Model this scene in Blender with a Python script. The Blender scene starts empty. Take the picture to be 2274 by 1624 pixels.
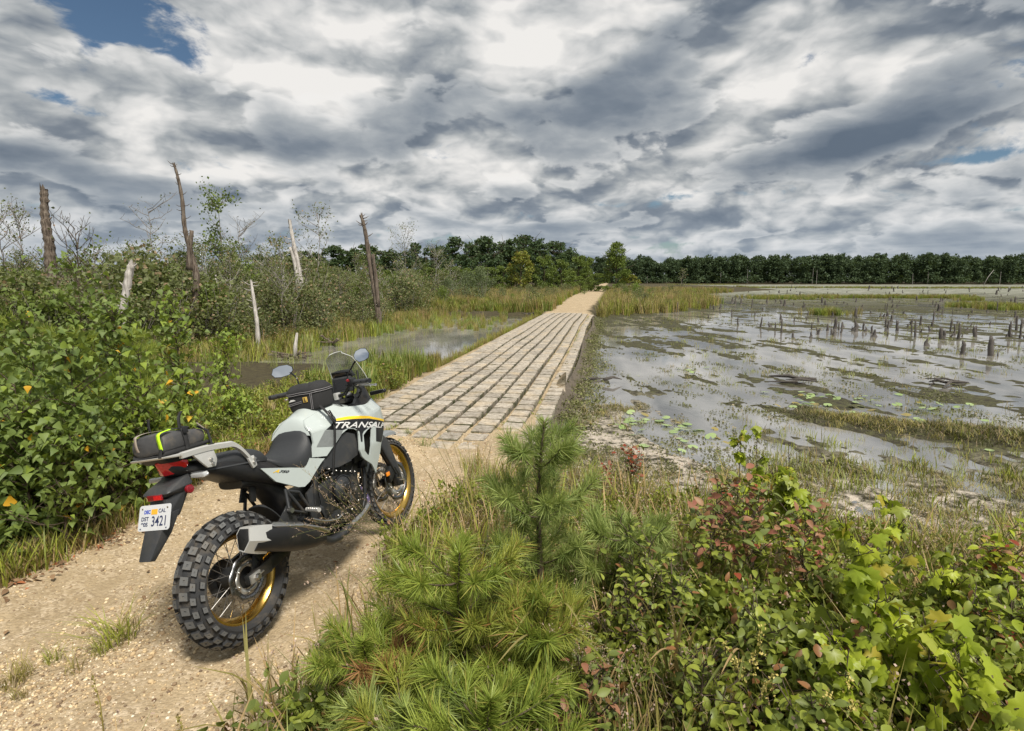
import bpy, bmesh, math, random
import numpy as np
from mathutils import Vector, Matrix, Euler
R = math.radians
rnd = random.Random(7)
nrs = np.random.RandomState(11)
scene = bpy.context.scene
col = scene.collection

# ------------------------------------------------------------------ camera
CAMH = 1.924
cam_data = bpy.data.cameras.new('camera')
cam_data.sensor_width = 36.0
cam_data.lens = 36.0 * 1272.3 / 2274.0
cam_data.shift_y = -(812 - 787.2) / 2274.0
cam_data.clip_start = 0.05
cam_data.clip_end = 3000
cam = bpy.data.objects.new('camera', cam_data)
cam.location = (0, 0, CAMH)
cam.rotation_euler = (R(90 - 7.398), 0, 0)
col.objects.link(cam)
scene.camera = cam

# ------------------------------------------------------------------ world: sky with a deck of broken cloud
SUN_EL, SUN_AZ = 58.0, 148.0        # degrees; azimuth measured from +Y (view direction) towards +X
world = bpy.data.worlds.new('World')
scene.world = world
world.use_nodes = True
wt = world.node_tree
for n in list(wt.nodes): wt.nodes.remove(n)
class NG:
    """small node-graph helper"""
    def __init__(s, t): s.t = t
    def n(s, typ, **kw):
        x = s.t.nodes.new(typ)
        for k, v in kw.items(): setattr(x, k, v)
        return x
    def link(s, a, b): s.t.links.new(a, b)
    def setin(s, sock, v):
        if hasattr(v, 'is_linked') or hasattr(v, 'links'): s.link(v, sock)
        else: sock.default_value = v
    def math(s, op, a, b=None, c=None, clamp=False):
        x = s.n('ShaderNodeMath', operation=op); x.use_clamp = clamp
        s.setin(x.inputs[0], a)
        if b is not None: s.setin(x.inputs[1], b)
        if c is not None: s.setin(x.inputs[2], c)
        return x.outputs[0]
    def vmath(s, op, a, b=None, out=0):
        x = s.n('ShaderNodeVectorMath', operation=op)
        s.setin(x.inputs[0], a)
        if b is not None: s.setin(x.inputs[1], b)
        return x.outputs['Value'] if op in ('DOT_PRODUCT', 'LENGTH') else x.outputs[0]
    def noise(s, vec, scale, detail=4, rough=.5, dist=0.0, lac=2.0, color=False):
        x = s.n('ShaderNodeTexNoise')
        if vec is not None: s.link(vec, x.inputs['Vector'])
        x.inputs['Scale'].default_value = scale; x.inputs['Detail'].default_value = detail
        x.inputs['Roughness'].default_value = rough; x.inputs['Distortion'].default_value = dist
        x.inputs['Lacunarity'].default_value = lac
        return x.outputs['Color'] if color else x.outputs['Fac']
    def mapr(s, v, a, b, c=0.0, d=1.0, smooth=False):
        x = s.n('ShaderNodeMapRange'); x.interpolation_type = 'SMOOTHSTEP' if smooth else 'LINEAR'
        s.setin(x.inputs['Value'], v)
        for k, q in zip(('From Min', 'From Max', 'To Min', 'To Max'), (a, b, c, d)): s.setin(x.inputs[k], q)
        return x.outputs[0]
    def mix(s, f, a, b, mode='MIX'):
        x = s.n('ShaderNodeMix', data_type='RGBA', blend_type=mode)
        s.setin(x.inputs[0], f)
        s.setin(x.inputs[6], a if hasattr(a, 'links') else (*a[:3], 1)); s.setin(x.inputs[7], b if hasattr(b, 'links') else (*b[:3], 1))
        return x.outputs[2]
    def ramp(s, v, stops):
        x = s.n('ShaderNodeValToRGB'); s.link(v, x.inputs[0])
        e = x.color_ramp.elements
        while len(e) < len(stops): e.new(.5)
        for el, (p, c) in zip(e, stops): el.position = p; el.color = (*c[:3], 1)
        return x.outputs[0]
g = NG(wt)
geo = g.n('ShaderNodeTexCoord')
dirv = geo.outputs['Generated']
sep = g.n('ShaderNodeSeparateXYZ'); g.link(dirv, sep.inputs[0])
dz = g.math('MAXIMUM', sep.outputs[2], 0.0)
den = g.math('ADD', dz, 0.09)
qx = g.math('DIVIDE', sep.outputs[0], den); qy = g.math('DIVIDE', sep.outputs[1], den)
comb = g.n('ShaderNodeCombineXYZ'); g.link(qx, comb.inputs[0]); g.link(qy, comb.inputs[1])
q = g.vmath('ADD', comb.outputs[0], (SKYX, SKYY, 0)) if 'SKYX' in globals() else g.vmath('ADD', comb.outputs[0], (3.7, 9.2, 0))
def blob(px, py, sx, sy, rot=0.0):
    """soft ellipse round a direction given as (azimuth, elevation) in degrees"""
    az, el = R(px), R(py)
    c = Vector((math.sin(az) * math.cos(el), math.cos(az) * math.cos(el), math.sin(el)))
    r = Vector((math.cos(az), -math.sin(az), 0)); u = r.cross(c)
    rr = r * math.cos(R(rot)) + u * math.sin(R(rot)); uu = -r * math.sin(R(rot)) + u * math.cos(R(rot))
    a = g.vmath('DOT_PRODUCT', dirv, tuple(rr / math.sin(R(sx))))
    b = g.vmath('DOT_PRODUCT', dirv, tuple(uu / math.sin(R(sy))))
    front = g.math('GREATER_THAN', g.vmath('DOT_PRODUCT', dirv, tuple(c)), 0.0)
    e = g.math('EXPONENT', g.math('MULTIPLY', g.math('ADD', g.math('MULTIPLY', a, a), g.math('MULTIPLY', b, b)), -1.0))
    return g.math('MULTIPLY', e, front)
def px2ae(x, y):
    p = math.atan2(787.2 - 622, 1272.3); c, s = math.cos(p), math.sin(p)
    u = (x - 1137) / 1272.3; v = (y - 787.2) / 1272.3
    d = Vector((u, c - v * s, -(s + v * c))).normalized()
    return math.degrees(math.atan2(d.x, d.y)), math.degrees(math.asin(d.z))
# holes in the cloud deck (negative) and heavy masses (positive), as directions
COVER = [(262, 20, 5.2, 3.0, -8, -.31), (430, 150, 2.5, 1.2, -40, -.17), (195, 120, 3.8, 1.2, 60, -.18), (90, 205, 3, .8, -15, -.16), (2230, 350, 3, .6, 0, -.12), (330, 60, 2.0, 1.2, 0, .10), (240, 95, 2.4, .8, -30, .08), (1805, 120, 2.6, .9, 25, -.20),
         (2200, 345, 6, 1.0, 5, -.17), (980, 345, 3, .8, 0, -.1), (1500, 440, 5, .7, 8, -.12), (1590, 60, 26, 7, 8, .12), (700, 250, 18, 8, 0, .12), (1137, -3200, 60, 60, 0, .05)]
DARK = [(640, 330, 10, 1.7, 3, .42), (120, 370, 10, 1.5, -4, .30), (980, 230, 7, 3.6, 50, .30), (1350, 215, 11, 3.6, 20, .40), (2080, 240, 14, 2.2, 20, .30), (1830, 335, 9, 1.3, 8, .28),
        (2150, 120, 8, 4, 30, .22), (1500, 80, 9, 2.5, 25, .22), (1250, 500, 14, .9, 2, .16), (300, 470, 9, .8, 0, .18), (2200, 430, 8, 1.0, 4, .2),
        (620, 190, 8, 2.5, -30, -.28), (1700, 215, 9, 1.8, 30, -.42), (1180, 70, 6, 3.5, 0, -.25), (200, 240, 7, 2.0, 0, -.22), (760, 60, 8, 4, 0, -.20), (1120, 380, 12, 1.6, 0, -.22), (1560, 490, 5, .9, 8, -.3), (1950, 470, 12, 1.2, 4, -.2), (850, 430, 8, 1.2, 3, -.15)]
def total(lst):
    acc = None
    for (x, y, sx, sy, rot, k) in lst:
        a, e = px2ae(x, y)
        t = g.math('MULTIPLY', blob(a, e, sx, sy, rot), k)
        acc = t if acc is None else g.math('ADD', acc, t)
    return acc
warp = g.vmath('SCALE', g.vmath('SUBTRACT', g.noise(q, 0.9, 3, .5, color=True), (.5, .5, .5)))
warp.node.inputs['Scale'].default_value = .7
qw = g.vmath('ADD', q, warp)
# cloud bodies stand up from the deck: a second field over the dome itself gives the billows
dome = g.vmath('MULTIPLY', dirv, (1.0, 1.0, 2.1))
dwarp = g.vmath('SCALE', g.vmath('SUBTRACT', g.noise(dome, 5.0, 3, .55, color=True), (.5, .5, .5))); dwarp.node.inputs['Scale'].default_value = .10
dome = g.vmath('ADD', dome, dwarp)
nearf = g.mapr(dz, .03, .30)                                       # features shrink towards the horizon
domelow = g.vmath('ADD', dome, (-.012, 0, .040))
def vor(vec, sc, det):
    x = g.n('ShaderNodeTexVoronoi', feature='F1'); x.inputs['Scale'].default_value = sc; x.inputs['Detail'].default_value = det; x.inputs['Roughness'].default_value = .52; x.inputs['Randomness'].default_value = 1
    x.normalize = True; g.link(vec, x.inputs['Vector']); return x.outputs['Distance']
DB = g.noise(qw, 0.50, 3, .5)
P0 = g.noise(qw, .85, 6, .50)
B0 = g.noise(dome, 4.0, 7, .50); B1 = g.noise(domelow, 4.0, 4, .46)
S0_ = g.noise(dome, 9.0, 6, .52); S1_ = g.noise(domelow, 9.0, 4, .48)
C0 = vor(dome, 9.0, 3); C1 = vor(domelow, 9.0, 2)
def mixf(a, b_, f): return g.math('ADD', g.math('MULTIPLY', a, g.math('SUBTRACT', 1.0, f)), g.math('MULTIPLY', b_, f))
BIL0 = mixf(S0_, B0, nearf); BIL1 = mixf(S1_, B1, nearf)
D0 = g.math('ADD', g.math('MULTIPLY', P0, .5), g.math('MULTIPLY', BIL0, .5))
fine = g.noise(dome, 34.0, 4, .62)
cov = total(COVER); drk = total(DARK)
dens = g.math('ADD', g.math('ADD', D0, g.math('MULTIPLY', DB, .45)), cov)
dens = g.math('ADD', dens, g.math('MULTIPLY', g.math('SUBTRACT', fine, .5), .26))
cover = g.mapr(g.math('SUBTRACT', dens, g.math('MULTIPLY', g.math('SUBTRACT', C0, .3), .16)), .555, .67, smooth=True)
thick = g.math('ADD', g.math('ADD', g.math('MULTIPLY', g.math('SUBTRACT', BIL1, .5), 1.7), g.math('MULTIPLY', g.math('SUBTRACT', DB, .5), 1.0)), drk)
thick = g.math('ADD', thick, g.math('MULTIPLY', g.math('SUBTRACT', P0, .5), 1.2))
grad = g.math('MULTIPLY', g.math('SUBTRACT', BIL0, BIL1), -2.2)         # lit crowns against shaded undersides
puff = g.math('ABSOLUTE', g.math('SUBTRACT', g.math('MULTIPLY', mixf(g.noise(domelow, 19.0, 4, .5), g.noise(domelow, 8.0, 5, .5), nearf), 2.0), 1.0))
shade = g.math('ADD', g.math('ADD', thick, grad), g.math('SUBTRACT', .31, g.math('MULTIPLY', puff, .75)))
shade = g.math('ADD', shade, g.math('MULTIPLY', g.math('SUBTRACT', fine, .5), -.16))
shade = g.math('ADD', shade, g.math('MULTIPLY', g.math('SUBTRACT', C0, C1), 1.15))
shade = g.math('ADD', shade, g.math('MULTIPLY', g.math('SUBTRACT', C0, .30), .55))
WHT = 5.9
cl = g.ramp(g.mapr(shade, -.32, .92), [(0.0, (.92, .90, .87)), (.25, (.68, .685, .68)), (.45, (.44, .465, .48)), (.68, (.225, .26, .305)), (1.0, (.12, .155, .205))])
clv = g.vmath('SCALE', cl); clv.node.inputs['Scale'].default_value = WHT
# nearer cumulus in front of the deck: crisp sunlit rims round shaded cores
D2 = g.math('ADD', g.math('MULTIPLY', P0, .42), g.math('MULTIPLY', BIL0, .58))
D2 = g.math('ADD', D2, g.math('ADD', g.math('MULTIPLY', g.math('SUBTRACT', .30, C0), .30), g.math('MULTIPLY', drk, .27)))
D2 = g.math('ADD', D2, g.math('MULTIPLY', g.math('SUBTRACT', fine, .5), .07))
cover2 = g.mapr(D2, .505, .545, smooth=True)
core = g.mapr(D2, .51, .70)
sh2 = g.math('ADD', g.math('ADD', g.math('MULTIPLY', core, .80), g.math('MULTIPLY', grad, .55)), g.math('ADD', g.math('MULTIPLY', drk, .75), g.math('MULTIPLY', g.math('SUBTRACT', C0, C1), 1.0)))
cl2 = g.ramp(g.mapr(g.math('ADD', sh2, .02), -.15, 1.0), [(0.0, (.93, .915, .89)), (.18, (.74, .745, .74)), (.40, (.44, .47, .495)), (.70, (.235, .275, .325)), (1.0, (.135, .175, .23))])
clv2 = g.vmath('SCALE', cl2); clv2.node.inputs['Scale'].default_value = WHT
clv = g.mix(g.math('MULTIPLY', cover2, .88), clv, clv2)
# air between us and the low clouds: they go bluer and lower in contrast near the horizon
hz = g.mapr(dz, 0.0, .16, .55, 0.0)
clv = g.mix(hz, clv, (.42 * WHT, .495 * WHT, .585 * WHT))
sky = g.n('ShaderNodeTexSky', sky_type='NISHITA'); sky.sun_disc = False
sky.sun_elevation = R(SUN_EL); sky.sun_rotation = R(SUN_AZ); sky.dust_density = .6; sky.ozone_density = 1.6; sky.altitude = 100
skc = g.mix(1.0, sky.outputs[0], (.38, .42, .43), 'MULTIPLY')
bgc = g.mix(cover, skc, clv)
bg = g.n('ShaderNodeBackground'); bg.inputs['Strength'].default_value = .10
g.link(bgc, bg.inputs['Color'])
wo = g.n('ShaderNodeOutputWorld'); g.link(bg.outputs[0], wo.inputs['Surface'])
world.cycles.sampling_method = 'MANUAL'; world.cycles.sample_map_resolution = 512

# ------------------------------------------------------------------ sun, veiled by thin cloud
sd = bpy.data.lights.new('sun', 'SUN'); sd.energy = 3.3; sd.angle = R(13); sd.color = (1.0, .94, .84)
sun = bpy.data.objects.new('sun', sd); col.objects.link(sun)
sv = Vector((math.sin(R(SUN_AZ)) * math.cos(R(SUN_EL)), math.cos(R(SUN_AZ)) * math.cos(R(SUN_EL)), math.sin(R(SUN_EL))))
sun.rotation_euler = sv.to_track_quat('Z', 'Y').to_euler()
sun.location = (0, 0, 50)
scene.view_settings.view_transform = 'Standard'; scene.view_settings.look = 'None'
scene.view_settings.exposure = 0.68; scene.view_settings.gamma = 1.0; scene.view_settings.use_curve_mapping = False
scene.render.engine = 'CYCLES'
scene.cycles.max_bounces = 4; scene.cycles.transparent_max_bounces = 6

# ------------------------------------------------------------------ helpers
def tag(o, label=None, cat=None, group=None, kind=None):
    if label: o['label'] = label
    if cat: o['category'] = cat
    if group: o['group'] = group
    if kind: o['kind'] = kind
    return o
def empty(name, loc=(0, 0, 0), rot=(0, 0, 0), **kw):
    o = bpy.data.objects.new(name, None); o.empty_display_size = .1
    o.location = loc; o.rotation_euler = rot; col.objects.link(o)
    return tag(o, **kw)
def link(name, mesh, parent=None, loc=(0, 0, 0), rot=(0, 0, 0), scale=(1, 1, 1), **kw):
    o = bpy.data.objects.new(name, mesh); o.location = loc; o.rotation_euler = rot; o.scale = scale
    if parent is not None: o.parent = parent
    col.objects.link(o)
    return tag(o, **kw)
def mesh_np(name, V, F, mats=(), smooth=False, midx=None, attrs=None):
    """V (n,3) array, F (m,k) array (k=3 or 4) or list of such arrays"""
    me = bpy.data.meshes.new(name)
    Fs = F if isinstance(F, (list, tuple)) else [F]
    Fs = [np.asarray(f, dtype=np.int32) for f in Fs if len(f)]
    V = np.asarray(V, dtype=np.float32)
    me.vertices.add(len(V)); me.vertices.foreach_set('co', V.ravel())
    nl = sum(f.size for f in Fs); nf = sum(len(f) for f in Fs)
    me.loops.add(nl); me.polygons.add(nf)
    me.loops.foreach_set('vertex_index', np.concatenate([f.ravel() for f in Fs]))
    tot = np.concatenate([np.full(len(f), f.shape[1], dtype=np.int32) for f in Fs])
    st = np.concatenate([[0], np.cumsum(tot)[:-1]]).astype(np.int32)
    me.polygons.foreach_set('loop_start', st); me.polygons.foreach_set('loop_total', tot)
    if smooth is not False: me.polygons.foreach_set('use_smooth', np.ones(nf, dtype=bool))
    if midx is not None: me.polygons.foreach_set('material_index', np.asarray(midx, dtype=np.int32))
    for m in (mats if isinstance(mats, (list, tuple)) else [mats]): me.materials.append(m)
    if attrs:
        for k, a in attrs.items():
            a = np.asarray(a, dtype=np.float32)
            if a.ndim == 1:
                at = me.attributes.new(k, 'FLOAT', 'POINT'); at.data.foreach_set('value', a)
            else:
                at = me.attributes.new(k, 'FLOAT_COLOR', 'POINT'); at.data.foreach_set('color', np.concatenate([a, np.ones((len(a), 1), np.float32)], 1).ravel())
    me.update(calc_edges=True); me.validate()
    return me
def _h(ix, iy, seed):
    n = (ix.astype(np.int64) * 374761393 + iy.astype(np.int64) * 668265263 + seed * 1442695041) & 0xffffffff
    n = ((n ^ (n >> 13)) * 1274126177) & 0xffffffff
    return ((n ^ (n >> 16)) & 0xffff) / 65535.0
def vnoise(x, y, seed=0):
    ix, iy = np.floor(x), np.floor(y); fx, fy = x - ix, y - iy
    fx = fx * fx * (3 - 2 * fx); fy = fy * fy * (3 - 2 * fy)
    a = _h(ix, iy, seed); b = _h(ix + 1, iy, seed); c = _h(ix, iy + 1, seed); d = _h(ix + 1, iy + 1, seed)
    return (a * (1 - fx) + b * fx) * (1 - fy) + (c * (1 - fx) + d * fx) * fy
def fbm(x, y, oct=4, seed=0, rough=.5):
    x = np.asarray(x, float); y = np.asarray(y, float)
    s = 0; a = 1; t = 0
    for i in range(oct):
        s = s + a * vnoise(x * 2 ** i + 17.3 * i, y * 2 ** i - 9.1 * i, seed + i); t += a; a *= rough
    return s / t
def sstep(a, b, x):
    t = np.clip((x - a) / (b - a), 0, 1); return t * t * (3 - 2 * t)

def new_mat(name):
    m = bpy.data.materials.new(name); m.use_nodes = True
    nt = m.node_tree; b = nt.nodes['Principled BSDF']
    return m, NG(nt), b
def simple(name, colr, rough=.5, metal=0.0, coat=0.0, var=.0, scale=30, bump=0.0, bscale=200, spec=.5, dirt=None):
    m, k, b = new_mat(name)
    b.inputs['Roughness'].default_value = rough; b.inputs['Metallic'].default_value = metal
    b.inputs['Coat Weight'].default_value = coat; b.inputs['Coat Roughness'].default_value = .08
    b.inputs['Specular IOR Level'].default_value = spec
    tc = k.n('ShaderNodeTexCoord').outputs['Object']
    c = tuple(colr)
    if var > 0:
        lo = tuple(x * (1 - var) for x in c); hi = tuple(min(1, x * (1 + var)) for x in c)
        cc = k.mix(k.noise(tc, scale, 5, .6), lo, hi)
    else:
        cc = None
    if dirt:
        base = cc if cc is not None else c
        f = k.mapr(k.noise(tc, 9, 6, .7), .50, .74, 0, dirt)
        cc = k.mix(f, base, (.30, .235, .15))
        k.link(k.mapr(f, 0, 1, rough, .85), b.inputs['Roughness'])
    if cc is not None: k.link(cc, b.inputs['Base Color'])
    else: b.inputs['Base Color'].default_value = (*c, 1)
    if bump > 0:
        bn = k.n('ShaderNodeBump'); bn.inputs['Strength'].default_value = bump; bn.inputs['Distance'].default_value = .002
        k.link(k.noise(tc, bscale, 3, .6), bn.inputs['Height']); k.link(bn.outputs[0], b.inputs['Normal'])
    return m
def leafmat(name, c1, c2, c3=None, f3=.1, rough=.45, trans=.25, scale=3.0):
    """foliage: colour varies per instance / island and over space; a little light comes through"""
    m, k, b = new_mat(name)
    gi = k.n('ShaderNodeNewGeometry'); oi = k.n('ShaderNodeObjectInfo')
    r1 = k.math('FRACT', k.math('ADD', gi.outputs['Random Per Island'], oi.outputs['Random']))
    w = k.noise(gi.outputs['Position'], scale, 3, .6)
    f = k.math('ADD', k.math('MULTIPLY', r1, .55), k.math('MULTIPLY', k.mapr(w, .3, .7), .45))
    cc = k.mix(f, c1, c2)
    if c3 is not None:
        rr = k.math('FRACT', k.math('MULTIPLY', r1, 7.31))
        cc = k.mix(k.math('LESS_THAN', rr, f3), cc, c3)
    k.link(cc, b.inputs['Base Color'])
    b.inputs['Roughness'].default_value = rough
    b.inputs['Specular IOR Level'].default_value = .35
    if trans > 0:
        tr = k.n('ShaderNodeBsdfTranslucent'); k.link(k.mix(.5, cc, (.32, .40, .05), 'MIX'), tr.inputs['Color'])
        mx = k.n('ShaderNodeMixShader'); mx.inputs[0].default_value = trans
        k.link(b.outputs[0], mx.inputs[1]); k.link(tr.outputs[0], mx.inputs[2])
        out = [n for n in k.t.nodes if n.type == 'OUTPUT_MATERIAL'][0]
        k.link(mx.outputs[0], out.inputs['Surface'])
    return m
def tube_np(path, rad, n=8, cap=True):
    """tube along path (k,3) with radii; returns V, quads, tris"""
    P = np.asarray(path, float); k = len(P); rad = np.broadcast_to(np.asarray(rad, float), (k,))
    T = np.gradient(P, axis=0); T /= (np.linalg.norm(T, axis=1, keepdims=True) + 1e-9)
    up = np.array([0, 0, 1.0]) if abs(T[0][2]) < .9 else np.array([1.0, 0, 0])
    Vv = []; 
    a = np.cross(up, T[0]); a /= np.linalg.norm(a)
    for i in range(k):
        a = a - T[i] * a.dot(T[i]); a /= (np.linalg.norm(a) + 1e-9); b = np.cross(T[i], a)
        t = np.arange(n) * 2 * np.pi / n
        Vv.append(P[i] + rad[i] * (np.cos(t)[:, None] * a + np.sin(t)[:, None] * b))
    V = np.concatenate(Vv)
    i, j = np.meshgrid(np.arange(k - 1), np.arange(n), indexing='ij')
    i = i.ravel(); j = j.ravel(); j2 = (j + 1) % n
    Q = np.stack([i * n + j, i * n + j2, (i + 1) * n + j2, (i + 1) * n + j], 1)
    Tt = np.zeros((0, 3), int)
    if cap:
        V = np.concatenate([V, P[:1], P[-1:]]); c0 = k * n; c1 = c0 + 1
        jj = np.arange(n); Tt = np.concatenate([np.stack([np.full(n, c0), (jj + 1) % n, jj], 1), np.stack([np.full(n, c1), (k - 1) * n + jj, (k - 1) * n + (jj + 1) % n], 1)])
    return V, Q, Tt
class MB:
    """collects shapes into one mesh"""
    def __init__(s): s.V = []; s.Q = []; s.T = []; s.n = 0; s.mq = []; s.mt = []
    def add(s, V, Q=None, T=None, m=0):
        V = np.asarray(V, float)
        if Q is not None and len(Q): s.Q.append(np.asarray(Q) + s.n); s.mq.append(np.full(len(Q), m))
        if T is not None and len(T): s.T.append(np.asarray(T) + s.n); s.mt.append(np.full(len(T), m))
        s.V.append(V); s.n += len(V); return s
    def tube(s, path, rad, n=8, m=0, cap=True): return s.add(*tube_np(path, rad, n, cap), m=m)
    def mesh(s, name, mats, smooth=False):
        F = []; mi = []
        if s.Q: F.append(np.concatenate(s.Q)); mi.append(np.concatenate(s.mq))
        if s.T: F.append(np.concatenate(s.T)); mi.append(np.concatenate(s.mt))
        return mesh_np(name, np.concatenate(s.V), F, mats, smooth, np.concatenate(mi))
def bm_mesh(name, bm, mats, smooth=False, angle=None):
    me = bpy.data.meshes.new(name); bm.normal_update(); bm.to_mesh(me); bm.free()
    for m in (mats if isinstance(mats, (list, tuple)) else [mats]): me.materials.append(m)
    if smooth: me.shade_smooth() if hasattr(me, 'shade_smooth') else None
    if angle is not None:
        me.shade_smooth(); me.set_sharp_from_angle(angle=R(angle))
    return me
def scatter(name, pts, rots, scales, protos, idx=None, **kw):
    """one object: prototypes (meshes) instanced on points with geometry nodes"""
    pts = np.asarray(pts, np.float32); n = len(pts)
    me = bpy.data.meshes.new(name); me.vertices.add(n); me.vertices.foreach_set('co', pts.ravel())
    a = me.attributes.new('rot', 'FLOAT_VECTOR', 'POINT'); a.data.foreach_set('vector', np.asarray(rots, np.float32).ravel())
    sc = np.asarray(scales, np.float32)
    if sc.ndim == 1: sc = np.stack([sc] * 3, 1)
    a = me.attributes.new('scl', 'FLOAT_VECTOR', 'POINT'); a.data.foreach_set('vector', sc.ravel())
    if idx is None: idx = nrs.randint(0, len(protos), n)
    a = me.attributes.new('pick', 'INT', 'POINT'); a.data.foreach_set('value', np.asarray(idx, np.int32))
    me.update()
    pc = bpy.data.collections.new(name + '_source')
    for i, pm in enumerate(protos):
        po = bpy.data.objects.new('%s_source_%03d' % (name, i), pm); pc.objects.link(po)
    gt = bpy.data.node_groups.new(name, 'GeometryNodeTree')
    gt.interface.new_socket('Geometry', in_out='INPUT', socket_type='NodeSocketGeometry')
    gt.interface.new_socket('Geometry', in_out='OUTPUT', socket_type='NodeSocketGeometry')
    N = gt.nodes; L = gt.links
    gi = N.new('NodeGroupInput'); go = N.new('NodeGroupOutput')
    ci = N.new('GeometryNodeCollectionInfo'); ci.inputs['Collection'].default_value = pc
    ci.inputs['Separate Children'].default_value = True; ci.inputs['Reset Children'].default_value = True
    iop = N.new('GeometryNodeInstanceOnPoints'); iop.inputs['Pick Instance'].default_value = True
    def na(nm, t):
        x = N.new('GeometryNodeInputNamedAttribute'); x.data_type = t; x.inputs['Name'].default_value = nm
        return [o for o in x.outputs if o.enabled and o.name == 'Attribute'][0]
    L.new(gi.outputs[0], iop.inputs['Points']); L.new(ci.outputs[0], iop.inputs['Instance'])
    L.new(na('pick', 'INT'), iop.inputs['Instance Index'])
    L.new(na('rot', 'FLOAT_VECTOR'), iop.inputs['Rotation']); L.new(na('scl', 'FLOAT_VECTOR'), iop.inputs['Scale'])
    L.new(iop.outputs[0], go.inputs[0])
    ob = bpy.data.objects.new(name, me); col.objects.link(ob)
    md = ob.modifiers.new('scatter', 'NODES'); md.node_group = gt
    return tag(ob, **kw)
# ================================================================== GROUND, WATER, CAUSEWAY
BYAW = R(9.56); CB, SB = math.cos(BYAW), math.sin(BYAW)
WATER = -0.40
def lat_s(x, y): return x * CB - y * SB, x * SB + y * CB
def road_xy(l, s): return l * CB + s * SB, -l * SB + s * CB
def seg_dist(x, y, pts):
    """signed distance to an open polyline: positive on its left side"""
    best = np.full(np.shape(x), 1e9); sg = np.ones(np.shape(x))
    for (ax, ay), (bx, by) in zip(pts[:-1], pts[1:]):
        dx, dy = bx - ax, by - ay; L2 = dx * dx + dy * dy
        t = np.clip(((x - ax) * dx + (y - ay) * dy) / L2, 0, 1)
        ex, ey = x - ax - t * dx, y - ay - t * dy; d = np.hypot(ex, ey)
        cr = dx * (y - ay) - dy * (x - ax)
        m = d < best - 1e-9
        best = np.where(m, d, best); sg = np.where(m, np.sign(cr), sg)
    return best * sg
SHORE_R = [(0.9, 9.5), (0.75, 8.0), (1.25, 6.6), (2.3, 5.6), (3.6, 5.0), (5.5, 4.6), (9, 3.0), (14, -2), (16, -30)]      # land south-west of it
SHORE_L = [(-60, -8), (-30, 2), (-16, 9), (-10, 12.5), (-8.3, 15.0), (-7.4, 17.2), (-6.8, 20), (-5.8, 25), (-5.0, 31), (-4.2, 36), (-3.8, 42), (-2.5, 44), (-1.0, 38), (0.6, 36.5), (2.0, 35.8)]
SHORE_LN = [(-30, -3), (-12, 3.0), (-6.8, 6.9), (-5.0, 8.3), (-3.9, 9.5), (-3.1, 10.8), (-2.6, 11.8)]                     # near bank on the left
ISLAND = [(4.6, 33.9), (9.0, 38.5), (13.5, 43), (17.5, 49), (20.5, 56), (19, 63), (22, 80), (60, 130), (75, 200), (70, 300)]
def landmask(x, y):
    l, s = lat_s(x, y)
    # positive = metres inside land
    dR = -seg_dist(x, y, SHORE_R) * -1
    dR = seg_dist(x, y, SHORE_R)            # land lies to the right of travel -> negate below
    near = np.where(s < 12, -dR, -5)
    dL = np.where(l < -2.6, seg_dist(x, y, SHORE_L), -5); dLN = np.where(l < -2.6, -seg_dist(x, y, SHORE_LN), -5)
    isl = seg_dist(x, y, ISLAND)
    far = np.where(s > 33.5, np.minimum(np.minimum(isl, (s - 33.7)), 30), -5)
    return near, dL, dLN, far
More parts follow.
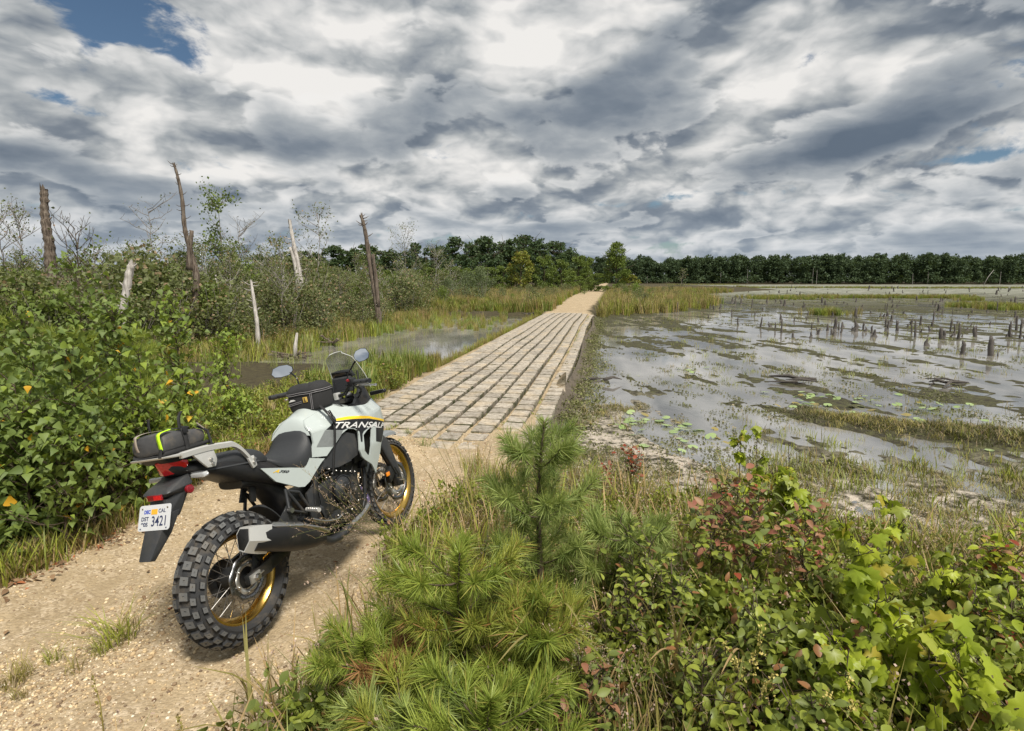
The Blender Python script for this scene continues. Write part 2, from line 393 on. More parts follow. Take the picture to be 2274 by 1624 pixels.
def height(x, y):
    x = np.asarray(x, float); y = np.asarray(y, float)
    l, s = lat_s(x, y)
    near, dL, dLN, far = landmask(x, y)
    wob = (fbm(x * .9, y * .9, 3, 5) - .5)
    # road embankment
    c = np.where(s < 33, -2.35, -2.0); hw = np.where(s < 6, 1.75, 1.55)
    d_road = np.abs(l + 2.45) - np.interp(s, [-20, 5, 8, 33, 37, 60, 90], [1.9, 1.55, 1.42, 1.42, 1.15, 1.5, 1.6])
    bedR = -.46 + .0 * x
    # marsh bed on the right: long low mats of mud and weed just breaking the surface
    u = x * .97 + y * .16; v = -x * .16 + y * .97
    mats = (fbm(u * 1.3, v * .42, 6, 21, .70) - .5) * .75 + (fbm(u * 4.5, v * 1.5, 4, 23, .7) - .5) * .30
    big = fbm(u * .16 + 3, v * .10, 3, 33) - .5
    dshore = np.clip(near, -60, 0)
    shelf = .085 * np.exp(dshore / 1.6)
    farw = sstep(24, 75, y) * .022 + sstep(60, 120, y) * .055
    bedR = WATER - .011 + mats * .40 + big * .13 + shelf * .85 + farw + (fbm(x * 7, y * 7, 2, 9) - .5) * .018
    ridge = np.exp(-((seg_dist(x, y, [(5.2, 9.6), (6.8, 8.4), (9.5, 7.4), (13, 6.6)])) / .55) ** 2)
    bedR = np.minimum(bedR, WATER + .022 + sstep(90, 200, y) * .03) + ridge * .10 * (.5 + fbm(x * 3, y * 3, 3, 4))
    bedL = WATER - .15 + (fbm(x * .8, y * .8, 4, 51) - .5) * .16 + (fbm(x * 5, y * 5, 2, 9) - .5) * .03
    bed = np.where(l > -2.3, bedR, bedL)
    top = .02 + wob * .10
    def bank(d, w, h): return sstep(-.25, w, d) * h
    hz = bed
    nl = sstep(-.15, 1.7, near); hz = hz * (1 - nl) + top * nl
    n2 = sstep(-.2, 1.6, np.where(s < 13, dLN, -5)); hz = np.maximum(hz, hz * (1 - n2) + (top - .04) * n2)
    n3 = sstep(-.2, 2.2, dL); hz = np.where(dL > -.2, hz * (1 - n3) + (-.24 + wob * .35) * n3, hz)
    n4 = sstep(-.2, 1.5, far); hz = hz * (1 - n4) + (-.12 + wob * .2) * n4
    # far shore rises a little
    hz = np.where(y > 280, np.maximum(hz, -.2 + (y - 280) * .012), hz)
    rm = 1 - sstep(0.0, np.where((s > 6.3) & (s < 34), .22, .55), d_road)
    onb = (s > 6.6) & (s < 33.9)
    surf = np.where(onb, -.032 - .07 * sstep(6.8, 9, s), .0)
    surf = np.where(s < 7.2, .0 - .022 * sstep(5.9, 7.4, s + .35 * np.sin(l * 3)), surf)
    surf = np.where(s > 33.4, -.118 * (1 - sstep(33.4, 34.6, s)), surf)
    surf = surf + np.where(s > 34, .18 * sstep(36, 60, s), 0)
    ruts = .028 * (np.exp(-((l + 3.15) / .28) ** 2) + np.exp(-((l + 1.85) / .28) ** 2)) * (1 - sstep(5.5, 7, s))
    rough = (fbm(x * 2.2, y * 2.2, 4, 71) - .5) * .03 + (fbm(x * 11, y * 11, 3, 72) - .5) * .012
    surf = surf - ruts + rough * np.where(onb & (s > 7.6), .25, 1)
    return hz * (1 - rm) + surf * rm
def H1(x, y): return float(height(np.array([float(x)]), np.array([float(y)]))[0])

def axis(lo, hi, n, k):
    t = np.linspace(-1, 1, n); a = np.sinh(k * t) / np.sinh(k)
    return np.where(a < 0, -a * lo, a * hi)
gx = np.unique(np.concatenate([axis(-420, 420, 760, 7.6)]))
gy = np.concatenate([-np.geomspace(300, .5, 40), np.linspace(-.4, .9, 14), 1.0 * np.exp(np.linspace(0, math.log(420), 620))])
gy = np.unique(gy)
GX, GY = np.meshgrid(gx, gy)
GZ = height(GX, GY)
l_, s_ = lat_s(GX, GY)
d_road = np.abs(l_ + 2.45) - np.interp(s_, [-20, 5, 8, 33, 37, 60, 90], [1.72, 1.38, 1.42, 1.42, 1.1, 1.5, 1.6])
roadm = 1 - sstep(-.12, .30, d_road + (fbm(GX * 3, GY * 3, 3, 3) - .5) * .5)
near_, dL_, dLN_, far_ = landmask(GX, GY)
sandm = np.clip(sstep(-3.6, -.3, near_) * (1 - sstep(.7, 1.7, near_)) * (s_ < 13) * (.55 + .9 * fbm(GX * 1.1, GY * .7, 3, 8)), 0, 1)
sandm = np.clip(sandm * (GX > -1.2) * .95, 0, 1)
ny, nx = GX.shape
ii, jj = np.meshgrid(np.arange(ny - 1), np.arange(nx - 1), indexing='ij'); ii = ii.ravel(); jj = jj.ravel()
FQ = np.stack([ii * nx + jj, ii * nx + jj + 1, (ii + 1) * nx + jj + 1, (ii + 1) * nx + jj], 1)

gm, k, b = new_mat('ground_soil_sand')
pos = k.n('ShaderNodeNewGeometry').outputs['Position']
def attr(k, nm):
    a = k.n('ShaderNodeAttribute', attribute_name=nm); return a.outputs['Fac']
ar, asd = attr(k, 'road'), attr(k, 'sand')
sepz = k.n('ShaderNodeSeparateXYZ'); k.link(pos, sepz.inputs[0])
n1 = k.noise(pos, 1.3, 6, .6); n2 = k.noise(pos, 38, 4, .7); n3 = k.noise(pos, 7, 5, .65)
road_c = k.ramp(k.math('ADD', k.math('MULTIPLY', n1, .55), k.math('MULTIPLY', n2, .45)), [(.3, (.20, .145, .082)), (.5, (.36, .275, .165)), (.68, (.54, .42, .265))])
vor = k.n('ShaderNodeTexVoronoi'); vor.inputs['Scale'].default_value = 70; k.link(pos, vor.inputs['Vector'])
peb = k.n('ShaderNodeSeparateColor'); k.link(vor.outputs['Color'], peb.inputs[0])
pc = k.ramp(peb.outputs[0], [(0, (.22, .165, .105)), (.5, (.41, .32, .205)), (1, (.62, .51, .37))])
road_c = k.mix(k.mapr(n3, .42, .62, .15, .8), road_c, pc)
soil = k.ramp(k.math('ADD', k.math('MULTIPLY', n3, .6), k.math('MULTIPLY', n2, .4)), [(.3, (.022, .018, .010)), (.5, (.055, .045, .022)), (.7, (.095, .085, .035))])
mud = k.ramp(k.math('ADD', k.math('MULTIPLY', n3, .5), k.math('MULTIPLY', n2, .5)), [(.3, (.012, .010, .008)), (.46, (.038, .033, .019)), (.58, (.080, .082, .030)), (.74, (.19, .18, .085))])
sandc = k.ramp(k.math('ADD', k.math('MULTIPLY', n1, .3), k.math('MULTIPLY', n2, .7)), [(.3, (.24, .20, .165)), (.5, (.44, .385, .32)), (.7, (.58, .52, .44))])
lowm = k.mapr(sepz.outputs[2], WATER + .04, WATER + .16, 1, 0)
base = k.mix(lowm, soil, mud)
sepp = k.n('ShaderNodeSeparateXYZ'); k.link(pos, sepp.inputs[0])
scum = k.ramp(k.noise(pos, .35, 5, .7), [(.35, (.085, .090, .060)), (.5, (.19, .195, .15)), (.62, (.31, .31, .27))])
base = k.mix(k.math('MULTIPLY', k.math('MULTIPLY', lowm, k.mapr(sepp.outputs[1], 45, 110)), k.mapr(sepp.outputs[0], 0, 8)), base, scum)
sf = k.math('MULTIPLY', asd, k.mapr(n3, .40, .56), clamp=True)
base = k.mix(sf, base, sandc)
base = k.mix(ar, base, road_c)
k.link(base, b.inputs['Base Color'])
k.link(k.mapr(lowm, 0, 1, .92, .82), b.inputs['Roughness'])
b.inputs['Specular IOR Level'].default_value = .3
bn = k.n('ShaderNodeBump'); bn.inputs['Strength'].default_value = .8; bn.inputs['Distance'].default_value = .012
hh = k.math('ADD', k.math('MULTIPLY', vor.outputs['Distance'], -.6), k.math('MULTIPLY', k.noise(pos, 26, 6, .7), 1.0))
k.link(hh, bn.inputs['Height']); k.link(bn.outputs[0], b.inputs['Normal'])
me = mesh_np('ground', np.stack([GX.ravel(), GY.ravel(), GZ.ravel()], 1), FQ, gm, True, attrs={'road': roadm.ravel(), 'sand': sandm.ravel()})
link('ground', me, kind='structure')

# ---------------------------------------------------------------- water: one level sheet over the marsh bed
wm, k, b = new_mat('marsh_water')
pos = k.n('ShaderNodeNewGeometry').outputs['Position']
mp = k.n('ShaderNodeMapping'); mp.inputs['Scale'].default_value = (1, .45, 1); k.link(pos, mp.inputs['Vector'])
w1 = k.noise(mp.outputs[0], 1.6, 4, .55); w2 = k.noise(mp.outputs[0], 11, 3, .55)
bedc = k.ramp(k.noise(mp.outputs[0], .7, 5, .6), [(.3, (.09, .09, .08)), (.5, (.19, .18, .165)), (.7, (.33, .315, .29))])
b.inputs['Roughness'].default_value = .05; k.link(bedc, b.inputs['Base Color'])
b.inputs['IOR'].default_value = 3.1; b.inputs['Specular IOR Level'].default_value = .9
bn = k.n('ShaderNodeBump'); bn.inputs['Strength'].default_value = .10; bn.inputs['Distance'].default_value = .02
k.link(k.math('ADD', w1, k.math('MULTIPLY', w2, .18)), bn.inputs['Height']); k.link(bn.outputs[0], b.inputs['Normal'])
me = mesh_np('water', [(-420, -100, WATER), (420, -100, WATER), (420, 420, WATER), (-420, 420, WATER)], np.array([[0, 1, 2, 3]]), wm)
link('water', me, kind='structure')

# ---------------------------------------------------------------- causeway of concrete blocks tied in mats
cm, k, b = new_mat('weathered_concrete')
oi = k.n('ShaderNodeObjectInfo'); tc = k.n('ShaderNodeNewGeometry').outputs['Position']
n1 = k.noise(tc, 14, 6, .65); n2 = k.noise(tc, 90, 4, .7)
cc = k.ramp(k.math('ADD', k.math('MULTIPLY', n1, .55), k.math('MULTIPLY', n2, .45)), [(.34, (.075, .060, .044)), (.43, (.25, .215, .17)), (.54, (.42, .375, .31)), (.70, (.60, .55, .475))])
tone = k.mapr(oi.outputs['Random'], 0, 1, .78, 1.12)
vv = k.vmath('SCALE', cc); k.setin(vv.node.inputs['Scale'], tone)
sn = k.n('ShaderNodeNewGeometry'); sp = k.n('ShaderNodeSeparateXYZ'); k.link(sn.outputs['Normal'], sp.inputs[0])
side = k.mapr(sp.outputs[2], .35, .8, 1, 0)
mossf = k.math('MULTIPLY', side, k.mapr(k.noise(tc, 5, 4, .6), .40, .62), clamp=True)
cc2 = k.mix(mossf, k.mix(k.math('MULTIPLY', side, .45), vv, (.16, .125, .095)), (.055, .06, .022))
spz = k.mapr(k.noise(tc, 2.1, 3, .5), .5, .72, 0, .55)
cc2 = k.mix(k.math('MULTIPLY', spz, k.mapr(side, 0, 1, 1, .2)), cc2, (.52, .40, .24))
k.link(cc2, b.inputs['Base Color']); b.inputs['Roughness'].default_value = .93
bn = k.n('ShaderNodeBump'); bn.inputs['Strength'].default_value = .9; bn.inputs['Distance'].default_value = .008
k.link(k.math('ADD', n1, n2), bn.inputs['Height']); k.link(bn.outputs[0], b.inputs['Normal'])
LANES = 9; L0, L1 = -3.72, -.80; LP = (L1 - L0) / LANES; BP = .363; S0 = 5.98; NB = 77
def block_mesh(seed):
    rr = np.random.RandomState(seed)
    bm = bmesh.new()
    w, d, h = LP * .5 - .030, BP * .5 - .033, .13
    ring = []
    lv = [(-h, 1.02, 1.02), (-.035, 1.03, 1.02), (-.010, .985, .985), (0, .90, .91)]
    for (z, a, c) in lv:
        r_ = []
        for (sx, sy) in ((-1, -1), (0, -1), (1, -1), (1, 0), (1, 1), (0, 1), (-1, 1), (-1, 0)):
            kk = .985 if sx and sy else 1.0
            r_.append(bm.verts.new((sx * w * a * kk + rr.uniform(-.005, .005), sy * d * c * kk + rr.uniform(-.004, .004), z + rr.uniform(-.0035, .0035))))
        ring.append(r_)
    for i in range(len(ring) - 1):
        for j in range(8): bm.faces.new((ring[i][j], ring[i][(j + 1) % 8], ring[i + 1][(j + 1) % 8], ring[i + 1][j]))
    c = bm.verts.new((0, 0, -.003 + rr.uniform(-.002, .003)))
    for j in range(8): bm.faces.new((ring[-1][j], ring[-1][(j + 1) % 8], c))
    return bm_mesh('block', bm, cm)
bmeshes = [block_mesh(i) for i in range(10)]
cway = empty('causeway', (*road_xy(-2.25, 20), 0), label='grey concrete block causeway crossing the marsh from the sandy track', cat='causeway')
cells = []
for i in range(NB):
    s = S0 + i * BP
    for j in range(LANES):
        l = L0 + (j + .5) * LP
        # lanes wander a little, more towards the far end
        wv = .010 * math.sin(s * .55 + j * .5) + .022 * math.sin(s * .9 + j) * (s / 34) ** 2 + .10 * math.sin(s * .18) * (s / 34)
        dz = .007 * math.sin(s * .7 + j * .9) + .005 * math.sin(s * 1.9 + j * 2.3)
        if j >= 7: dz -= (.035, .10)[j - 7]
        if j == 0: dz -= .05
        if i < 1 and j in (0, 1, 2, 6): continue
        if i < 2 and j in (0, 4): continue
        if i < 3 and j == 8: continue
        sink = -.055 * math.exp(-i * .7)
        cells.append((l + wv, s + rnd.uniform(-.008, .008) + j * .01, dz + sink, rnd.gauss(0, .010), rnd.gauss(0, .010), rnd.gauss(0, .012)))
cells.sort(key=lambda c: c[1])
inv = Matrix.Translation(cway.location).inverted()
def cellmat(c):
    x, y = road_xy(c[0], c[1])
    return Matrix.Translation((x, y, c[2] + .012)) @ Euler((c[3], c[4], c[5] - BYAW)).to_matrix().to_4x4()
for n, c in enumerate(cells[:300]):
    o = link('block', bmeshes[n % 10], cway); o.matrix_local = inv @ cellmat(c)
mb = MB()
for n, c in enumerate(cells[300:]):
    sm = bmeshes[n % 10]; M = np.array(inv @ cellmat(c))
    V = np.zeros(len(sm.vertices) * 3); sm.vertices.foreach_get('co', V); V = V.reshape(-1, 3) @ M[:3, :3].T + M[:3, 3]
    q = [list(p.vertices) for p in sm.polygons if len(p.vertices) == 4]; t = [list(p.vertices) for p in sm.polygons if len(p.vertices) == 3]
    mb.add(V, q, t)
link('far_blocks', mb.mesh('far_blocks', cm), cway, kind='stuff')
# edge of the bed the mats lie on
mb = MB()
for side_l in (L0 - .02, L1 + .04):
    ss = np.arange(6.6, 33.8, .12); sg = 1 if side_l > -2 else -1; rings = []
    for kq, (o_, z_) in enumerate(((-.02, -.10), (.05, -.20), (.16, -.30), (.34, -.42), (.55, -.52))):
        wob_ = (fbm(ss * 2.3, ss * 0 + kq * 3.1, 4, 31) - .5) * .20 * (kq > 0); zz = z_ + (fbm(ss * 3.1, ss * 0 + kq * 7.7, 4, 32) - .5) * .10 * (kq > 0)
        x_, y_ = road_xy(side_l + .05 * np.sin(ss * .55) + sg * (o_ + wob_), ss); rings.append(np.stack([x_, y_, zz], 1))
    n = len(ss); V = np.concatenate(rings) - np.array(cway.location)
    q = [(r_ * n + i, r_ * n + i + 1, (r_ + 1) * n + i + 1, (r_ + 1) * n + i) for r_ in range(4) for i in range(n - 1)]
    mb.add(V, q)
link('bed_edge', mb.mesh('bed_edge', simple('muddy_rubble', (.105, .085, .062), .9, var=.6, scale=9, bump=1, bscale=20)), cway)
# ================================================================== MOTORCYCLE (x forward, y left, z up; origin under the rear axle)
gloss_grey = simple('grey_paint', (.46, .51, .495), .22, 0, .8, dirt=.12)
black_plastic = simple('black_plastic', (.012, .012, .013), .46, var=.15, bump=.15, bscale=700, dirt=.07)
dark_grey_plastic = simple('dark_grey_plastic', (.034, .036, .039), .5, bump=.2, bscale=600, dirt=.10)
deep_black = simple('deep_black', (.008, .008, .008), .6)
gloss_black = simple('gloss_black', (.012, .012, .013), .16)
seat_mat = simple('seat_vinyl', (.027, .029, .032), .55, bump=.35, bscale=900)
rubber = simple('tyre_rubber', (.024, .025, .027), .75, var=.25, scale=60, bump=.3, bscale=400, dirt=.3)
rubber_worn = simple('worn_rubber', (.105, .108, .108), .8, var=.25, scale=80, bump=.4, bscale=300, dirt=.35)
gold = simple('gold_anodised', (.78, .50, .13), .26, 1.0)
steel = simple('brushed_steel', (.58, .56, .53), .30, 1.0, var=.1, scale=80)
silver = simple('silver_paint', (.50, .49, .46), .32, .7, dirt=.12)
white_silver = simple('cast_alloy', (.60, .60, .58), .42, .35, dirt=.15)
engine_blk = simple('engine_black', (.020, .021, .022), .38, .3, var=.2, dirt=.25)
engine_gry = simple('engine_grey', (.045, .047, .050), .40, .4, var=.2, dirt=.25)
purple_steel = simple('heat_tinted_steel', (.34, .26, .42), .25, 1.0)
yellow_p = simple('yellow_print', (.86, .56, .02), .3)
white_p = simple('white_print', (.74, .74, .72), .35)
blackp = simple('black_print', (.012, .012, .013), .28)
greyp = simple('grey_print', (.20, .215, .215), .35, var=.25, scale=60)
red_lens = simple('red_lens', (.68, .010, .016), .12, 0, .6, var=.6, scale=90)
dark_red = simple('dark_red_lens', (.20, .006, .012), .15, 0, .6, var=.3, scale=200)
orange_lens = simple('orange_lens', (.85, .26, .015), .2, 0, .4)
clear_lens = simple('clear_lens', (.52, .53, .53), .12, .3, .6, var=.4, scale=60)
fabric = simple('black_fabric', (.022, .022, .023), .9, var=.3, scale=120, bump=.5, bscale=500)
grey_fabric = simple('grey_coated_fabric', (.058, .058, .060), .62, var=.25, scale=40, bump=.3, bscale=120, dirt=.3)
reflect_tape = simple('tan_reflective_tape', (.34, .29, .24), .5)
neon = simple('neon_yellow_webbing', (.55, .95, .02), .6, var=.15, scale=60)
plate_w = simple('plate_white', (.60, .62, .64), .45, var=.08, scale=30, dirt=.15)
navy = simple('navy_print', (.02, .03, .09), .5)
blue_p = simple('blue_print', (.03, .07, .45), .5)
orange_p = simple('orange_sticker', (.80, .42, .03), .5)
mirror_m = simple('mirror_glass', (.90, .91, .92), .02, 1.0)
gm_, k, b = new_mat('clear_screen')
b.inputs['Base Color'].default_value = (.85, .87, .85, 1); b.inputs['Roughness'].default_value = .05
tr = k.n('ShaderNodeBsdfTransparent'); mx = k.n('ShaderNodeMixShader'); mx.inputs[0].default_value = .18
tr.inputs[0].default_value = (.80, .81, .78, 1)
k.link(tr.outputs[0], mx.inputs[1]); k.link(b.outputs[0], mx.inputs[2])
k.link(mx.outputs[0], [n for n in k.t.nodes if n.type == 'OUTPUT_MATERIAL'][0].inputs['Surface'])
screen_mat = gm_

BIKE_LOC = (-1.416, 2.876, 0.0)
bike = empty('motorcycle', BIKE_LOC, label='light grey adventure motorcycle with gold rims parked on the sandy track', cat='motorcycle')
BROT = Matrix.Rotation(R(90 - 18.97), 4, 'Z') @ Matrix.Rotation(R(-11.98), 4, 'X')
bike.rotation_euler = BROT.to_euler()
BM = Matrix.Translation(BIKE_LOC) @ BROT

def hull(pts, bev=.0, seg=2):
    bm = bmesh.new()
    for p in pts: bm.verts.new(p)
    r = bmesh.ops.convex_hull(bm, input=bm.verts)
    for v in [v for v in bm.verts if not v.link_faces]: bm.verts.remove(v)
    bmesh.ops.dissolve_limit(bm, angle_limit=R(6), verts=bm.verts, edges=bm.edges)
    if bev: bmesh.ops.bevel(bm, geom=[e for e in bm.edges], offset=bev, segments=seg, affect='EDGES', profile=.6)
    return bm
def hpart(name, pts, mat, parent=None, bev=.004, mirror=False, **kw):
    """convex solid through the given points; mirror adds the points' mirror images in y"""
    if mirror: pts = [p for p in pts] + [(p[0], -p[1], p[2]) for p in pts]
    return link(name, bm_mesh(name, hull(pts, bev), mat, angle=40), parent or bike, **kw)
def tpart(name, path, rad, mat, parent=None, n=10, smooth_path=0, **kw):
    if smooth_path: path = spl(path, smooth_path)
    return link(name, mesh_from(tube_np(path, rad if np.isscalar(rad) else np.interp(np.linspace(0, 1, len(path)), np.linspace(0, 1, len(rad)), rad), n), name, mat), parent or bike, **kw)
def mesh_from(t, name, mat):
    me = mesh_np(name, t[0], [t[1], t[2]] if len(t[2]) else [t[1]], mat); me.shade_smooth(); me.set_sharp_from_angle(angle=R(50)); return me
def spl(P, n=6):
    """Catmull-Rom through the points"""
    P = np.asarray(P, float); Q = np.vstack([2 * P[0] - P[1], P, 2 * P[-1] - P[-2]]); out = []
    for i in range(1, len(Q) - 2):
        for t in np.linspace(0, 1, n, endpoint=False):
            a, b_, c, d = Q[i - 1], Q[i], Q[i + 1], Q[i + 2]
            out.append(.5 * ((2 * b_) + (c - a) * t + (2 * a - 5 * b_ + 4 * c - d) * t * t + (3 * b_ - a - 3 * c + d) * t ** 3))
    out.append(P[-1]); return np.array(out)
def lathe_y(prof, n=64, c=(0, 0, 0), closed=False):
    """profile of (radius, y) spun round the y axis"""
    prof = np.array(prof, float); m = len(prof); t = np.arange(n) * 2 * np.pi / n
    V = np.stack([np.outer(np.cos(t), prof[:, 0]), np.tile(prof[:, 1], (n, 1)), np.outer(np.sin(t), prof[:, 0])], -1).reshape(-1, 3) + np.array(c)
    mm = m if closed else m - 1
    i, j = np.meshgrid(np.arange(n), np.arange(mm), indexing='ij'); i = i.ravel(); j = j.ravel(); i2 = (i + 1) % n; j2 = (j + 1) % m
    return V, np.stack([i * m + j, i * m + j2, i2 * m + j2, i2 * m + j], 1)
def lpart(name, prof, mat, parent, c=(0, 0, 0), n=64, closed=False, ang=35, **kw):
    V, Q = lathe_y(prof, n, c, closed); me = mesh_np(name, V, Q, mat); me.shade_smooth(); me.set_sharp_from_angle(angle=R(ang))
    return link(name, me, parent, **kw)
def loft(name, stations, mat, parent=None, caps=True, ang=50, sub=5, **kw):
    """stations: lists of (x,y,z) rings with equal counts, joined smoothly"""
    S = np.array(stations, float); n = S.shape[1]
    if sub > 1: S = np.stack([spl(S[:, j], sub) for j in range(n)], 1)
    k_ = len(S); V = S.reshape(-1, 3)
    i, j = np.meshgrid(np.arange(k_ - 1), np.arange(n), indexing='ij'); i = i.ravel(); j = j.ravel(); j2 = (j + 1) % n
    Q = np.stack([i * n + j, (i + 1) * n + j, (i + 1) * n + j2, i * n + j2], 1)
    T = []
    if caps:
        V = np.vstack([V, S[0].mean(0), S[-1].mean(0)]); a = k_ * n
        for j in range(n): T += [(a, j, (j + 1) % n), (a + 1, (k_ - 1) * n + (j + 1) % n, (k_ - 1) * n + j)]
    me = mesh_np(name, V, [Q, np.array(T)] if T else [Q], mat); me.shade_smooth(); me.set_sharp_from_angle(angle=R(ang))
    return link(name, me, parent or bike, **kw)
def ringsec(x, hw, zb, zt, cr=.6, n=20, p=2.6, xs=0.0, yc=0.0):
    """rounded-box cross-section at x: half width hw, from zb to zt; xs shears the top forward"""
    t = np.arange(n) * 2 * np.pi / n + np.pi / n
    c, s = np.cos(t), np.sin(t)
    yy = np.sign(c) * np.abs(c) ** (2 / p); zz = np.sign(s) * np.abs(s) ** (2 / p)
    zc, hh = (zb + zt) / 2, (zt - zb) / 2
    return [(x + xs * (z_ * .5 + .5), yc + y_ * hw, zc + z_ * hh) for y_, z_ in zip(yy, zz)]
def WX(x, z):
    a = np.interp(x, [.3, .45, .65, .8, .95, 1.1, 1.2, 1.30, 1.38, 1.45], [.135, .145, .16, .20, .235, .25, .247, .228, .200, .168])
    a = a - np.maximum(0, z - .97) * .85
    return a - np.where(x > .9, np.maximum(0, .75 - z) * .2, 0) + .006 * np.sin(x * 14) * 0
def panel_bm(poly, off=0.0, step=.025, hole=None, side=-1, thick=.006, wf=WX):
    """flat outline in (x,z), cut into a fine grid and wrapped over the body's side"""
    bm = bmesh.new()
    if hole:
        # bridge outline and hole through the nearest pair of corners
        best = min(((math.dist(a, b_), i, j) for i, a in enumerate(poly) for j, b_ in enumerate(hole)))
        _, i, j = best; h = hole[j:] + hole[:j]
        def area(P): return sum(P[q_][0] * P[(q_ + 1) % len(P)][1] - P[(q_ + 1) % len(P)][0] * P[q_][1] for q_ in range(len(P)))
        if area(poly) * area(hole) > 0: h = [h[0]] + h[1:][::-1]
        # outline corner, hole loop, and back
        seq = poly[:i + 1] + h + [h[0]] + [poly[i]] + poly[i + 1:]
        from mathutils.geometry import tessellate_polygon
        tris = tessellate_polygon([[Vector((p[0], p[1], 0)) for p in poly], [Vector((p[0], p[1], 0)) for p in hole]])
        vs = [bm.verts.new((p[0], 0, p[1])) for p in poly + hole]
        for t in tris:
            try: bm.faces.new([vs[q_] for q_ in t])
            except ValueError: pass
    else:
        from mathutils.geometry import tessellate_polygon
        tris = tessellate_polygon([[Vector((p[0], p[1], 0)) for p in poly]])
        vs = [bm.verts.new((p[0], 0, p[1])) for p in poly]
        for t in tris:
            try: bm.faces.new([vs[q_] for q_ in t])
            except ValueError: pass
    allp = poly + (hole or [])
    xs = [p[0] for p in allp]; zs = [p[1] for p in allp]
    x = min(xs) + step * .5
    while x < max(xs):
        bmesh.ops.bisect_plane(bm, geom=bm.verts[:] + bm.edges[:] + bm.faces[:], plane_co=(x, 0, 0), plane_no=(1, 0, 0)); x += step
    z = min(zs) + step * .5
    while z < max(zs):
        bmesh.ops.bisect_plane(bm, geom=bm.verts[:] + bm.edges[:] + bm.faces[:], plane_co=(0, 0, z), plane_no=(0, 0, 1)); z += step
    bmesh.ops.remove_doubles(bm, verts=bm.verts, dist=1e-5)
    for f in bm.faces:
        f.normal_update()
        if f.normal.y * side < 0: f.normal_flip()
    if thick:
        g_ = bmesh.ops.extrude_face_region(bm, geom=bm.faces[:])
        newv = {e for e in g_['geom'] if isinstance(e, bmesh.types.BMVert)}
    else: newv = None
    for v in bm.verts:
        o = off - (thick if (newv is not None and v not in newv) else 0)
        v.co.y = side * (float(wf(v.co.x, v.co.z)) + o)
    bmesh.ops.recalc_face_normals(bm, faces=bm.faces)
    if not thick:
        for f in bm.faces:
            if f.normal.y * side < 0: f.normal_flip()
    return bm
def panel(name, poly, mat, off=0.0, sides=(-1, 1), parent=None, **kw):
    lab = kw.pop('label', None)
    for s in sides: link(name, bm_mesh(name, panel_bm(poly, off, side=s, **kw), mat, angle=35), parent or bike, label=lab)

